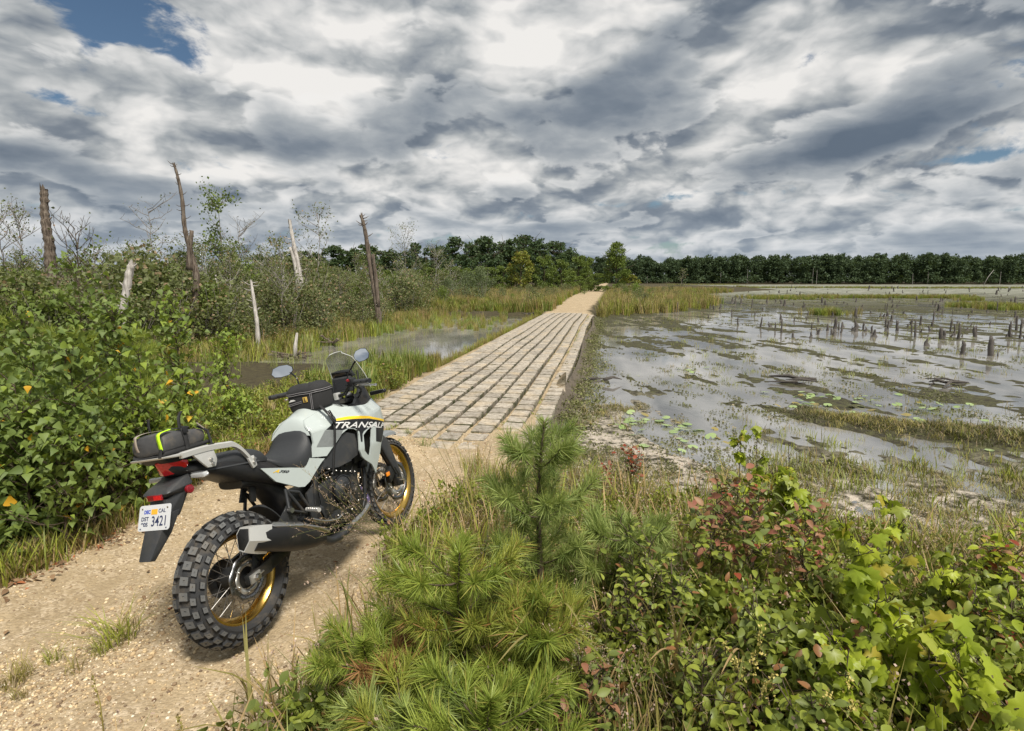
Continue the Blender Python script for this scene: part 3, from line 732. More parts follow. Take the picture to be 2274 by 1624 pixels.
# ------------------------------------------------ wheels
def knobby(Rr, W, N, rimr, seed, mat_, front=False):
    """tyre carcass and its blocks as one casting"""
    mbt = MB()
    cr = Rr - .016
    prof = []
    for a in np.linspace(-1, 1, 19):
        ang = a * 1.95
        yy = math.sin(ang) if abs(ang) < math.pi / 2 else math.copysign(1 - .16 * (abs(ang) - math.pi / 2), ang)
        rr_ = cr - (1 - math.cos(ang)) * W * .36 if abs(ang) < 1.2 else None
        prof.append((a, yy))
    # crown arc then side walls down to the bead
    pr = []
    for t in np.linspace(-1.25, 1.25, 15): pr.append((cr - (1 - math.cos(t)) * W * .52, math.sin(t) * W * .47 / math.sin(1.25) * .98))
    r1, y1 = pr[0]
    lo = [(rimr + .002, -W * .26), (rimr + .012, -W * .34), ((rimr + r1) / 2, -W * .475), (r1 - .012, -W * .49)]
    hi = [(r, -y) for r, y in lo[::-1]]
    allp = lo + pr + hi
    V, Q = lathe_y(allp, 96); mbt.add(V, Q)
    def surf(y):
        t = math.asin(max(-1, min(1, y / (W * .47) * math.sin(1.25) / .98))); return cr - (1 - math.cos(t)) * W * .52, t
    def knob(th, y, lw, lc, hgt, skew=0.0, sipe=True):
        r0, t = surf(y)
        nrm = np.array([math.cos(t), math.sin(t)])   # (radial, y)
        tan = np.array([-math.sin(t), math.cos(t)])
        vs = []
        for lev, sc in ((-.006, 1.06), (hgt, .90)):
            for (a, c) in ((-1, -1), (1, -1), (1, 1), (-1, 1)):
                p = np.array([r0, y]) + tan * a * lw * .5 * sc + nrm * lev
                ang = th + (c * lc * .5 * sc + a * skew) / Rr
                vs.append((p[0] * math.cos(ang), p[1], p[0] * math.sin(ang)))
        q_ = [(0, 1, 5, 4), (1, 2, 6, 5), (2, 3, 7, 6), (3, 0, 4, 7)]
        # top with a moulded slot
        if sipe:
            P = np.array(vs[4:8]); ctr = P.mean(0); inn = ctr + (P - ctr) * np.array([.26]); dn = inn - (ctr / np.linalg.norm([ctr[0], 0, ctr[2]]) * np.array([1, .3, 1])) * .004
            vs2 = vs + [tuple(x_) for x_ in inn] + [tuple(x_) for x_ in dn]
            q_ += [(4 + i, 4 + (i + 1) % 4, 8 + (i + 1) % 4, 8 + i) for i in range(4)] + [(8 + i, 8 + (i + 1) % 4, 12 + (i + 1) % 4, 12 + i) for i in range(4)] + [(12, 13, 14, 15)]
            vs = vs2
        else: q_ += [(4, 5, 6, 7)]
        mbt.add(vs, q_[:4]); mbt.add(vs, q_[4:], m=1)
    pitch = 2 * math.pi / N; pc = pitch * Rr
    for i in range(N):
        th = i * pitch
        if not front:
            for sg in (-1, 1):
                o1 = 0 if sg < 0 else pitch * .5
                knob(th + o1, sg * W * .150, W * .27, pc * .60, .015, sg * .002)
                knob(th + o1 + pitch * .45, sg * W * .325, W * .155, pc * .56, .015, sg * .003)
                knob(th + o1 + pitch * .40, sg * W * .445, W * .13, pc * .54, .014, sg * .003)
        else:
            knob(th, (.010 if i % 2 else -.010), W * .32, pc * .56, .010, .003, False)
            for sg in (-1, 1):
                knob(th + pitch * .5, sg * W * .25, W * .22, pc * .56, .010, sg * .003, False)
                knob(th, sg * W * .42, W * .16, pc * .5, .009, 0, False)
    me = mbt.mesh('tyre', mat_); me.shade_smooth(); me.set_sharp_from_angle(angle=R(28)); return me
def wave_disc(ri, ro, y, th, waves, amp, n=120):
    t = np.arange(n) * 2 * np.pi / n; ro_ = ro + amp * np.cos(t * waves)
    V = []; 
    for yy in (y - th / 2, y + th / 2):
        for rr_ in (np.full(n, ri), ro_): V.append(np.stack([rr_ * np.cos(t), np.full(n, yy), rr_ * np.sin(t)], 1))
    V = np.concatenate(V); i = np.arange(n); j = (i + 1) % n
    Q = np.concatenate([np.stack([i, j, n + j, n + i], 1), np.stack([2 * n + i, 3 * n + i, 3 * n + j, 2 * n + j], 1), np.stack([n + i, n + j, 3 * n + j, 3 * n + i], 1), np.stack([i, 2 * n + i, 2 * n + j, j], 1)])
    return V, Q
spoke_m = simple('spoke_steel', (.22, .21, .20), .45, .8)
def wheel(name, cx, cz, Rr, W, rimr, rimw, N, front, discs):
    w = empty(name, (cx, 0, cz)); w.parent = bike
    link('tyre', knobby(Rr, W, N, rimr, 3, [rubber, rubber_worn], front), w)
    h = rimw / 2; r0 = rimr - .018
    lpart('rim', [(r0 + .0195, -h), (rimr + .012, -h), (rimr + .013, -h + .004), (rimr - .002, -h + .007), (rimr - .010, -h + .012), (r0 - .004, -h * .35), (r0 - .010, 0), (r0 - .004, h * .35), (rimr - .010, h - .012), (rimr - .002, h - .007), (rimr + .013, h - .004), (rimr + .012, h), (r0 + .0195, h), (r0 + .008, h - .003), (r0 - .006, h * .55), (r0 - .014, h * .25), (r0 - .018, 0), (r0 - .014, -h * .25), (r0 - .006, -h * .55), (r0 + .008, -h + .003)], gold, w, n=96, closed=True)
    hw = .055 if not front else .045
    lpart('hub', [(.012, -hw - .03), (.022, -hw - .03), (.024, -hw - .004), (.045, -hw), (.048, -hw + .008), (.028, -hw + .016), (.026, hw - .016), (.048, hw - .008), (.045, hw), (.024, hw + .004), (.022, hw + .03), (.012, hw + .03)], engine_blk, w, n=32)
    sp_me = None
    nsp = 36
    for i in range(nsp):
        a0 = i * 2 * math.pi / nsp; sg = 1 if i % 2 else -1; lead = (1 if (i // 2) % 2 else -1) * .62
        p0 = np.array([.046 * math.cos(a0 + lead), sg * (hw - .004), .046 * math.sin(a0 + lead)]); p1 = np.array([(r0 - .012) * math.cos(a0), sg * h * .30, (r0 - .012) * math.sin(a0)])
        key = (i % 4)
        o = link('spoke', mesh_from(tube_np([p0, p1], .0019, 5), 'spoke', spoke_m), w)
    for (y, ri, ro, inner) in discs:
        V, Q = wave_disc(ri, ro, y, .005, 9, .0035)
        me = mesh_np('brake_disc', V, Q, [steel_d, deep_black]); d = link('brake_disc', me, w)
        mbh = MB()
        for kq in range(54):
            a = kq * 2 * math.pi / 54; rr_ = ri + (ro - ri) * (.25 + .25 * (kq % 3))
            for s_ in (-1, 1):
                V, Q, T = tube_np([(rr_ * math.cos(a), y + s_ * .0022, rr_ * math.sin(a)), (rr_ * math.cos(a), y + s_ * .0029, rr_ * math.sin(a))], .0035, 6); mbh.add(V, Q, T)
        link('disc_holes', mbh.mesh('disc_holes', deep_black), w)
        V, Q = wave_disc(inner, ri - .004, y + (.004 if y < 0 else -.004), .007, 6, .006, 90)
        link('disc_carrier', mesh_np('disc_carrier', V, Q, silver), w)
        mbb = MB()
        for kq in range(6):
            a = kq * math.pi / 3 + .3; rr_ = (inner + ri) / 2
            V, Q, T = tube_np([(rr_ * math.cos(a), y - .008, rr_ * math.sin(a)), (rr_ * math.cos(a), y + .008, rr_ * math.sin(a))], .006, 8); mbb.add(V, Q, T)
        link('disc_bolts', mbb.mesh('disc_bolts', steel), w)
    return w
steel_d = simple('disc_steel', (.26, .26, .27), .34, 1.0, var=.2, scale=150)
rw = wheel('rear_wheel', 0, .345, .350, .172, .236, .088, 30, False, [(-.088, .088, .126, .060)])
lpart('sprocket', [(.05, .085), (.10, .085), (.10, .092), (.05, .092)], engine_gry, rw, n=40, closed=True)
lpart('cush_hub', [(.02, -.075), (.055, -.075), (.058, .075), (.02, .075)], deep_black, rw, n=32)
fw = wheel('front_wheel', 1.56, .35, .352, .096, .274, .062, 44, True, [(-.072, .118, .153, .075), (.072, .118, .153, .075)])

# ------------------------------------------------ swingarm, chain side, drive
hpart('swingarm', [(-.055, -.118, .325), (-.055, -.118, .372), (-.055, -.138, .325), (-.055, -.138, .372), (.12, -.105, .32), (.12, -.14, .32), (.12, -.105, .395), (.12, -.14, .395)], engine_blk, bev=.006)
hpart('swingarm', [(.11, -.10, .322), (.11, -.138, .322), (.11, -.10, .396), (.11, -.138, .396), (.50, -.09, .40), (.50, -.125, .40), (.50, -.09, .48), (.50, -.125, .48)], engine_blk, bev=.006)
hpart('swingarm', [(-.055, .118, .325), (-.055, .138, .325), (-.055, .118, .372), (-.055, .138, .372), (.50, .09, .40), (.50, .125, .40), (.50, .09, .48), (.50, .125, .48)], engine_blk, bev=.006)
hpart('swingarm', [(.42, -.10, .40), (.42, .10, .40), (.52, -.10, .42), (.52, .10, .42), (.42, -.10, .49), (.42, .10, .49), (.52, .10, .49), (.52, -.10, .49)], engine_blk, bev=.006)
hpart('axle_block', [(-.042, -.137, .322), (.028, -.137, .326), (-.042, -.150, .322), (.028, -.150, .326), (-.042, -.137, .368), (.028, -.137, .374), (-.042, -.150, .368), (.028, -.150, .374)], silver, bev=.003)
lpart('axle_nut', [(.001, -.172), (.014, -.172), (.017, -.166), (.017, -.149), (.001, -.149)], steel, bike, c=(-.005, 0, .348), n=6)
tpart('adjuster_bolt', [(.02, -.143, .349), (.055, -.141, .353)], .006, steel)
hpart('rear_caliper', [(.06, -.095, .40), (.06, -.125, .40), (.15, -.095, .43), (.15, -.125, .43), (.04, -.095, .45), (.04, -.125, .45), (.13, -.095, .475), (.13, -.125, .475)], engine_blk, bev=.008)
hpart('caliper_bracket', [(-.01, -.10, .335), (.03, -.10, .33), (-.01, -.115, .335), (.03, -.115, .33), (.05, -.10, .46), (.09, -.10, .45), (.05, -.115, .46), (.09, -.115, .45)], engine_gry, bev=.004)
tpart('brake_line', [(.08, -.11, .47), (.15, -.135, .46), (.30, -.13, .47), (.45, -.11, .52)], .004, deep_black, smooth_path=4)
# mudguard over the tyre and linkage
V = []
def hug_sec(a, r0_, w0, th=.006):
    return [(r0_ * math.cos(a), -w0, .345 + r0_ * math.sin(a)), (r0_ * 1.035 * math.cos(a), -w0 * .55, .345 + r0_ * 1.035 * math.sin(a)), (r0_ * 1.05 * math.cos(a), 0, .345 + r0_ * 1.05 * math.sin(a)), (r0_ * 1.035 * math.cos(a), w0 * .55, .345 + r0_ * 1.035 * math.sin(a)), (r0_ * math.cos(a), w0, .345 + r0_ * math.sin(a)),
            ((r0_ - th) * math.cos(a), w0, .345 + (r0_ - th) * math.sin(a)), (r0_ * 1.03 * math.cos(a), 0, .345 + r0_ * 1.03 * math.sin(a)), ((r0_ - th) * math.cos(a), -w0, .345 + (r0_ - th) * math.sin(a))]
loft('rear_hugger', [hug_sec(R(a), .385, .070) for a in (20, 28, 36, 44, 50)], dark_grey_plastic)
hpart('hugger_stay', [(.17, -.05, .70), (.20, -.05, .69), (.17, -.035, .70), (.20, -.035, .69), (.18, -.05, .80), (.23, -.05, .80), (.18, -.035, .80), (.23, -.035, .80)], deep_black, bev=.002)
hpart('hugger_stay', [(.17, .05, .70), (.20, .05, .69), (.17, .035, .70), (.20, .035, .69), (.22, .05, .80), (.26, .05, .80), (.22, .035, .80), (.26, .035, .80)], deep_black, bev=.002)
loft('inner_fender', [ringsec(x, .085, zb, zt, p=3) for x, zb, zt in ((.10, .80, .86), (.22, .76, .84), (.32, .66, .80), (.38, .52, .78), (.42, .44, .72))], black_plastic)

# ------------------------------------------------ subframe cowl, seat, tank
loft('tail_cowl', [ringsec(x, hw, zb, zt, p=3.2) for x, hw, zb, zt in ((-.262, .035, 1.015, 1.048), (-.235, .070, .985, 1.052), (-.17, .098, .965, 1.030), (-.08, .112, .935, 1.005), (.02, .122, .885, .992), (.12, .130, .825, .962), (.22, .134, .780, .930), (.32, .136, .735, .885), (.42, .136, .70, .80), (.52, .13, .68, .76))], black_plastic)
hpart('tail_panel_line', [(-.20, -.103, .985), (-.20, -.106, .978), (.20, -.136, .925), (.20, -.139, .917), (.20, -.130, .925), (-.2, -.098, .985)], dark_grey_plastic, bev=0)
def seat_sec(x, hw, zb, zt, top=.0):
    pts = []
    for (fy, fz) in ((-.82, 0), (-.98, .10), (-1.0, .34), (-.97, .60), (-.86, .82), (-.62, .95), (-.30, 1.0), (0, 1.0), (.30, 1.0), (.62, .95), (.86, .82), (.97, .60), (1.0, .34), (.98, .10), (.82, 0), (0, -.05)):
        pts.append((x, fy * hw, zb + (zt - zb) * fz))
    return pts
loft('rider_seat', [seat_sec(x, hw, zb, zt) for x, hw, zb, zt in ((.285, .105, .885, .925), (.33, .135, .845, .905), (.40, .150, .808, .888), (.47, .158, .785, .888), (.53, .160, .776, .908), (.575, .160, .790, .940), (.605, .156, .82, .978), (.622, .140, .86, .994), (.630, .11, .90, .99))], seat_mat)
loft('pillion_seat', [seat_sec(x, hw, zb, zt) for x, hw, zb, zt in ((-.14, .06, .985, 1.000), (-.10, .092, .972, 1.016), (0, .108, .955, 1.020), (.12, .118, .925, 1.010), (.20, .122, .905, .998), (.255, .118, .895, .975), (.30, .10, .880, .928))], seat_mat)
xs_ = np.linspace(.618, 1.14, 36)
ze = np.interp(xs_, [.618, .632, .662, .76, .83, .925, 1.0, 1.14], [.955, 1.000, 1.044, 1.064, 1.076, 1.082, 1.048, 1.025])
zr = ze + np.interp(xs_, [.618, .67, .78, .9, 1.0, 1.14], [.012, .030, .05, .045, .05, .03])
rows = []
for x, e, r_ in zip(xs_, ze, zr):
    hw = float(WX(x, e)) - .002; ys = np.linspace(-1, 1, 21); rows.append(np.stack([np.full(21, x), ys * hw, e - .004 + (r_ - e) * (1 - np.abs(ys) ** 2.2)], 1))
V = np.concatenate(rows); n = 21; i, j = np.meshgrid(np.arange(len(rows) - 1), np.arange(n - 1), indexing='ij'); i = i.ravel(); j = j.ravel()
Q = np.stack([i * n + j, (i + 1) * n + j, (i + 1) * n + j + 1, i * n + j + 1], 1)
me = mesh_np('tank_top', V, Q, gloss_grey, True); link('tank_top', me, bike)
loft('tank_core', [ringsec(x, hw, zb, zt, p=3) for x, hw, zb, zt in ((.66, .10, .80, 1.00), (.70, .12, .80, 1.03), (.8, .15, .80, 1.05), (.95, .16, .86, 1.03), (1.1, .15, .88, .99), (1.24, .13, .86, .97))], deep_black)

SHROUD = [(0.632, 1.010), (0.662, 1.046), (0.756, 1.066), (0.827, 1.078), (0.925, 1.084), (0.960, 1.062), (1.064, 1.04), (1.185, 1.026), (1.255, 1.030), (1.36, 1.046), (1.345, .985), (1.352, 0.922), (1.368, 0.880), (1.345, 0.845), (1.275, 0.775), (1.224, 0.725), (1.185, 0.64), (1.160, 0.60), (1.131, 0.538), (1.085, 0.616), (1.02, 0.665), (0.985, 0.70), (0.965, 0.75), (0.988, 0.85), (0.984, 0.879), (0.95, 0.902), (0.905, 0.914), (0.853, 0.897), (0.704, 0.792), (0.56, 0.826), (0.565, 0.845), (0.610, 0.868), (0.630, 0.90), (0.632, 0.96), (0.625, 0.990)]
CUT = [(1.142, 0.872), (1.094, 0.77), (1.070, 0.688), (1.048, 0.69), (1.014, 0.733), (1.032, 0.836), (1.077, 0.858)]
panel('side_fairing', SHROUD, gloss_grey, 0.0, hole=CUT, thick=.010, label='light grey tank shroud with black and yellow lettering')
panel('shroud_inner_trim', [(0.898, 0.896), (0.974, 0.862), (0.980, 0.803), (0.968, 0.72), (0.90, .70), (0.793, 0.691), (0.604, 0.727), (0.690, 0.779), (0.703, 0.800), (.853, .900)], dark_grey_plastic, -.022, thick=.008)
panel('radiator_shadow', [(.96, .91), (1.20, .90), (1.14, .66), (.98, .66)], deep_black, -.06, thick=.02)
# printed graphics lie 1 mm over the fairing
YEL = [(0.823, 0.992), (0.862, 1.000), (0.945, 0.991), (1.038, 0.970), (1.132, 0.946), (1.187, 0.925), (1.28, .897), (1.362, 0.874), (1.356, 0.858), (1.28, .882), (1.189, 0.909), (1.127, 0.930), (1.033, 0.951), (0.929, 0.973), (0.86, 0.984)]
BLK = [(0.821, 0.988), (0.928, 0.971), (1.033, 0.949), (1.126, 0.928), (1.188, 0.907), (1.28, .880), (1.354, 0.856), (1.343, 0.846), (1.272, .778), (1.224, 0.733), (1.15, 0.758), (1.203, 0.893), (1.150, 0.884), (1.042, 0.860), (1.024, 0.846), (1.007, 0.795), (0.992, 0.80), (1.000, 0.869), (0.96, 0.903), (0.906, 0.919), (0.866, 0.916), (0.738, 0.954)]
GRY = [(0.731, 0.953), (0.863, 0.915), (0.844, 0.893), (0.759, 0.837), (0.645, 0.868)]
for s in (-1, 1):
    for nm, P_, m_ in (('yellow_stripe', YEL, yellow_p), ('black_decal', BLK, blackp), ('grey_decal', GRY, greyp)):
        link(nm, bm_mesh(nm, panel_bm(P_, .0014, side=s, thick=0), m_, True), bike)
font = None
def text_tris(s, size=1.0, extr=0.0, bold=0.0, shear=0.0, space=1.0):
    cu = bpy.data.curves.new('t', 'FONT'); cu.body = s; cu.size = size; cu.extrude = extr; cu.offset = bold; cu.shear = shear; cu.space_character = space
    o = bpy.data.objects.new('t', cu); col.objects.link(o)
    dg = bpy.context.evaluated_depsgraph_get(); me = bpy.data.meshes.new_from_object(o.evaluated_get(dg))
    bm = bmesh.new(); bm.from_mesh(me); bpy.data.objects.remove(o); bpy.data.curves.remove(cu); bpy.data.meshes.remove(me)
    return bm
def text_on(name, s, origin, ux, uz, mat, mapf, parent, bold=.02, shear=.25, space=1.0, step=None, flip=False):
    """letters laid out in a plane (u along, v up), then mapped by mapf(u,v)->xyz"""
    bm = text_tris(s, 1.0, 0, bold, shear, space)
    xs = [v.co.x for v in bm.verts]; x0, x1 = min(xs), max(xs); ys = [v.co.y for v in bm.verts]; y0, y1 = min(ys), max(ys)
    if step:
        for kq in range(1, step): bmesh.ops.bisect_plane(bm, geom=bm.verts[:] + bm.edges[:] + bm.faces[:], plane_co=(x0 + (x1 - x0) * kq / step, 0, 0), plane_no=(1, 0, 0))
    for v in bm.verts:
        u = (v.co.x - x0) / (x1 - x0); w = (v.co.y - y0) / (y1 - y0)
        v.co = Vector(mapf(u, w))
    return link(name, bm_mesh(name, bm, mat), parent)
def on_side(TL, TR, BL, BR, side, off):
    def f(u, v):
        if side > 0: u = 1 - u
        x = (TL[0] * (1 - u) + TR[0] * u) * v + (BL[0] * (1 - u) + BR[0] * u) * (1 - v); z = (TL[1] * (1 - u) + TR[1] * u) * v + (BL[1] * (1 - u) + BR[1] * u) * (1 - v)
        return (x, side * (float(WX(x, z)) + off), z)
    return f
for s in (-1, 1):
    text_on('fairing_lettering', 'TRANSALP', 0, 0, 0, white_p, on_side((.815, .984), (1.348, .850), (.797, .946), (1.318, .816), s, .0026), bike, bold=.015, shear=.30, step=40)
SP = [(0.191, 0.877), (0.283, 0.850), (0.42, .808), (0.516, 0.776), (0.565, 0.822), (0.681, 0.783), (0.607, 0.738), (0.526, 0.685), (0.479, 0.67), (0.432, 0.684), (0.28, 0.771)]
panel('side_panel', SP, gloss_grey, .006, thick=.012, label='light grey side panel below the seat')
for s in (-1, 1):
    text_on('side_panel_lettering', '750', 0, 0, 0, blackp, on_side((.322, .824), (.392, .800), (.312, .812), (.384, .787), s, .0080), bike, bold=.03, shear=.4, step=8)
    text_on('side_panel_mark', 'A', 0, 0, 0, yellow_p, on_side((.290, .842), (.322, .828), (.268, .826), (.312, .812), s, .0080), bike, bold=.02, shear=.5, step=4)
# beak / nose / cockpit panels
loft('nose', [ringsec(x, hw, zb, zt, p=2.6) for x, hw, zb, zt in ((1.20, .17, .86, 1.00), (1.30, .17, .82, 1.03), (1.37, .15, .84, 1.03), (1.42, .11, .86, 1.00), (1.46, .05, .89, .96))], gloss_grey)
loft('headlight', [ringsec(x, hw, zb, zt, p=3) for x, hw, zb, zt in ((1.40, .10, .95, 1.07), (1.45, .08, .96, 1.05), (1.48, .04, .98, 1.03))], clear_lens)
def WC(x, z): return np.interp(x, [1.0, 1.15, 1.3, 1.42], [.17, .175, .165, .11]) - np.maximum(0, z - 1.03) * .25
panel('cockpit_side', [(1.02, 1.045), (1.10, 1.06), (1.20, 1.125), (1.255, 1.165), (1.335, 1.160), (1.385, 1.06), (1.37, 1.03), (1.20, 1.018)], black_plastic, 0, wf=WC, thick=.008)
panel('cockpit_rib', [(1.075, 1.052), (1.10, 1.050), (1.262, 1.150), (1.245, 1.158)], dark_grey_plastic, .007, wf=WC, thick=.006)
hpart('cockpit_floor', [(1.02, -.14, 1.05), (1.02, .14, 1.05), (1.36, -.14, 1.06), (1.36, .14, 1.06), (1.1, -.1, 1.0), (1.1, .1, 1.0), (1.38, 0, 1.10), (1.38, .1, 1.05)], deep_black)
# ------------------------------------------------ screen, dash
rows = []
for v in np.linspace(0, 1, 12):
    for u in np.linspace(-1, 1, 13):
        ww = np.interp(v, [0, .3, .8, .94, 1], [.150, .150, .118, .095, .055])
        zz = 1.13 + .30 * v + (-.012 * (abs(u) ** 3) if v > .9 else 0); xx = 1.42 - .13 * v + .012 * math.sin(v * 3) - .05 * u * u
        rows.append((xx, u * ww, zz))
V = np.array(rows); i, j = np.meshgrid(np.arange(11), np.arange(12), indexing='ij'); i = i.ravel(); j = j.ravel(); Q = np.stack([i * 13 + j, i * 13 + j + 1, (i + 1) * 13 + j + 1, (i + 1) * 13 + j], 1)
V2 = V + np.array([.004, 0, .001]); nv = len(V)
scr = link('windscreen', mesh_np('windscreen', np.vstack([V, V2]), np.vstack([Q, Q[:, ::-1] + nv]), screen_mat, True), bike)
edge = [V[r * 13 + 0] for r in range(0, 12)] + [V[11 * 13 + c] for c in range(1, 13)] + [V[r * 13 + 12] for r in range(10, -1, -1)]
tpart('screen_edge', np.array(edge) + [.002, 0, 0], .0026, simple('screen_rim', (.55, .57, .55), .25), n=6, parent=scr)
hpart('dash_hood', [(1.27, -.085, 1.235), (1.27, .085, 1.235), (1.245, -.08, 1.275), (1.245, .08, 1.285), (1.33, -.075, 1.235), (1.33, .075, 1.235), (1.31, -.06, 1.290), (1.31, .06, 1.295), (1.26, 0, 1.295)], gloss_black, bev=.004)
hpart('dashboard', [(1.215, -.075, 1.135), (1.215, .075, 1.135), (1.245, -.078, 1.245), (1.245, .078, 1.245), (1.27, -.075, 1.13), (1.27, .075, 1.13), (1.285, -.078, 1.24), (1.285, .078, 1.24)], dark_grey_plastic, bev=.006)
hpart('dash_display', [(1.2175, -.062, 1.152), (1.2175, .062, 1.152), (1.2385, -.064, 1.232), (1.2385, .064, 1.232), (1.225, 0, 1.19)], gloss_black, bev=0)
hpart('dash_bracket', [(1.23, .07, 1.10), (1.23, .115, 1.10), (1.24, .075, 1.19), (1.24, .12, 1.185), (1.28, .07, 1.10), (1.28, .1, 1.1), (1.28, .10, 1.19)], black_plastic, bev=.004)
tpart('screen_stay', [(1.29, -.11, 1.17), (1.315, -.105, 1.27)], .006, black_plastic)
tpart('screen_stay', [(1.29, .11, 1.17), (1.315, .105, 1.27)], .006, black_plastic)
# ------------------------------------------------ bars, mirrors, controls
bar = [(.985, -.36, 1.203), (1.015, -.28, 1.205), (1.045, -.22, 1.20), (1.075, -.16, 1.155), (1.085, -.10, 1.128), (1.085, .10, 1.128), (1.075, .16, 1.155), (1.045, .22, 1.20), (1.015, .28, 1.205), (.985, .36, 1.203)]
tpart('handlebar', bar, .0125, gloss_black, smooth_path=5, n=12)
for s in (-1, 1):
    P0, P1 = np.array((1.015, s * .275, 1.207)), np.array((.978, s * .405, 1.202)); n_ = 26
    pts = [P0 + (P1 - P0) * t for t in np.linspace(0, 1, n_)]
    gr = tpart('grip', pts, [.0175 if (i % 2) else .0165 for i in range(n_)] , dark_grey_plastic, n=14)
    tpart('bar_end', [P1, P1 + (P1 - P0) / np.linalg.norm(P1 - P0) * .022], .0165, gloss_black, n=14)
    hpart('switch_box', [(1.0, s * .225, 1.180), (1.05, s * .225, 1.178), (.99, s * .275, 1.180), (1.04, s * .275, 1.18), (1.0, s * .225, 1.235), (1.045, s * .225, 1.235), (.99, s * .27, 1.235), (1.035, s * .27, 1.232)], black_plastic, bev=.006)
    hpart('reservoir' if s < 0 else 'clutch_perch', [(1.05, s * .19, 1.19), (1.09, s * .19, 1.19), (1.05, s * .24, 1.19), (1.09, s * .24, 1.19), (1.05, s * .19, 1.235), (1.09, s * .19, 1.235), (1.05, s * .24, 1.235), (1.09, s * .24, 1.235)], engine_blk, bev=.006)
    tpart('lever', [(1.075, s * .205, 1.188), (1.10, s * .25, 1.178), (1.098, s * .31, 1.168), (1.085, s * .385, 1.160)], [.010, .008, .006, .0055], steel, smooth_path=4, n=8)
    tpart('lever_tip', [(1.086, s * .382, 1.160), (1.084, s * .392, 1.160)], .009, steel, n=8)
hpart('red_switch', [(.992, -.232, 1.218), (.992, -.252, 1.218), (.985, -.232, 1.232), (.985, -.252, 1.232), (1.0, -.242, 1.236)], simple('red_plastic', (.55, .02, .03), .4), bev=0)
for s in (-1, 1):
    hpart('bar_clamp', [(1.06, s * .045, 1.10), (1.06, s * .075, 1.10), (1.11, s * .045, 1.10), (1.11, s * .075, 1.10), (1.06, s * .045, 1.15), (1.06, s * .075, 1.15), (1.11, s * .045, 1.148), (1.11, s * .075, 1.148)], white_silver, bev=.006)
    tpart('fork_leg_upper', [(1.155, s * .105, 1.115), (1.34, s * .105, .76)], .0255, gold if False else engine_gry, n=16)
    lpt = link('fork_cap', mesh_from(tube_np([(1.150, s * .105, 1.125), (1.158, s * .105, 1.112)], .020, 12), 'fork_cap', steel), bike)
hpart('top_yoke', [(1.06, -.13, 1.07), (1.06, .13, 1.07), (1.19, -.13, 1.06), (1.19, .13, 1.06), (1.06, -.13, 1.10), (1.06, .13, 1.10), (1.19, -.13, 1.09), (1.19, .13, 1.09)], engine_gry, bev=.01)
def mirror_part(s, c, ex, ez, rot):
    """glass outline (y right-to-left, z) in a housing on a bent stem"""
    outl = [(-.078, -.012), (-.066, .024), (-.02, .038), (.04, .036), (.074, .016), (.078, -.008), (.05, -.034), (-.01, -.040), (-.056, -.034)]
    M = Matrix.Translation(c) @ Euler((rot[0], rot[1], rot[2])).to_matrix().to_4x4()
    def pt(y, z, x): return tuple(M @ Vector((x, -s * y * ex, z * ez)))
    ho = hpart('mirror', [pt(y, z, -.004) for y, z in outl] + [pt(y * .6, z * .6, .028) for y, z in outl], gloss_black, bev=.002)
    bm = bmesh.new(); vs = [bm.verts.new(pt(y * .93, z * .92, -.0052)) for y, z in outl]; f = bm.faces.new(vs); f.normal_update()
    if f.normal.dot(M.to_3x3() @ Vector((-1, 0, 0))) < 0: f.normal_flip()
    link('mirror_glass', bm_mesh('mirror_glass', bm, mirror_m), ho)
    return pt
pt = mirror_part(1, (1.05, .330, 1.372), 1.12, 1.15, (R(0), R(15), R(12)))
tpart('mirror_stem', [(1.04, .205, 1.215), (1.045, .215, 1.30), (1.06, .275, 1.355)], [.006, .005, .008], gloss_black, smooth_path=4, n=8)
pt = mirror_part(-1, (1.05, -.352, 1.378), .74, 1.15, (R(-14), R(5), R(10)))
tpart('mirror_stem', [(1.045, -.205, 1.215), (1.05, -.210, 1.262), (1.06, -.285, 1.345)], [.007, .005, .007], gloss_black, smooth_path=4, n=8)
for s in (-1, 1):
    bl = hpart('front_indicator', [(1.31, s * .17, 1.068), (1.35, s * .17, 1.068), (1.31, s * .17, 1.098), (1.35, s * .17, 1.098), (1.30, s * .30, 1.075), (1.335, s * .30, 1.075), (1.30, s * .295, 1.102), (1.335, s * .295, 1.102), (1.318, s * .31, 1.09)], gloss_black, bev=.005)
for i, P in enumerate([[(1.07, -.16, 1.19), (1.17, -.15, 1.17), (1.19, -.10, 1.08)], [(1.05, -.24, 1.185), (1.12, -.24, 1.13), (1.2, -.12, 1.06)], [(1.07, .16, 1.19), (1.17, .15, 1.17), (1.19, .10, 1.08)], [(1.09, -.2, 1.2), (1.18, -.2, 1.14), (1.23, -.13, 1.10)], [(1.04, -.2, 1.19), (1.06, -.14, 1.10), (1.10, -.09, 1.06)]]):
    tpart('cable', P, .0045, deep_black, smooth_path=4, n=6)
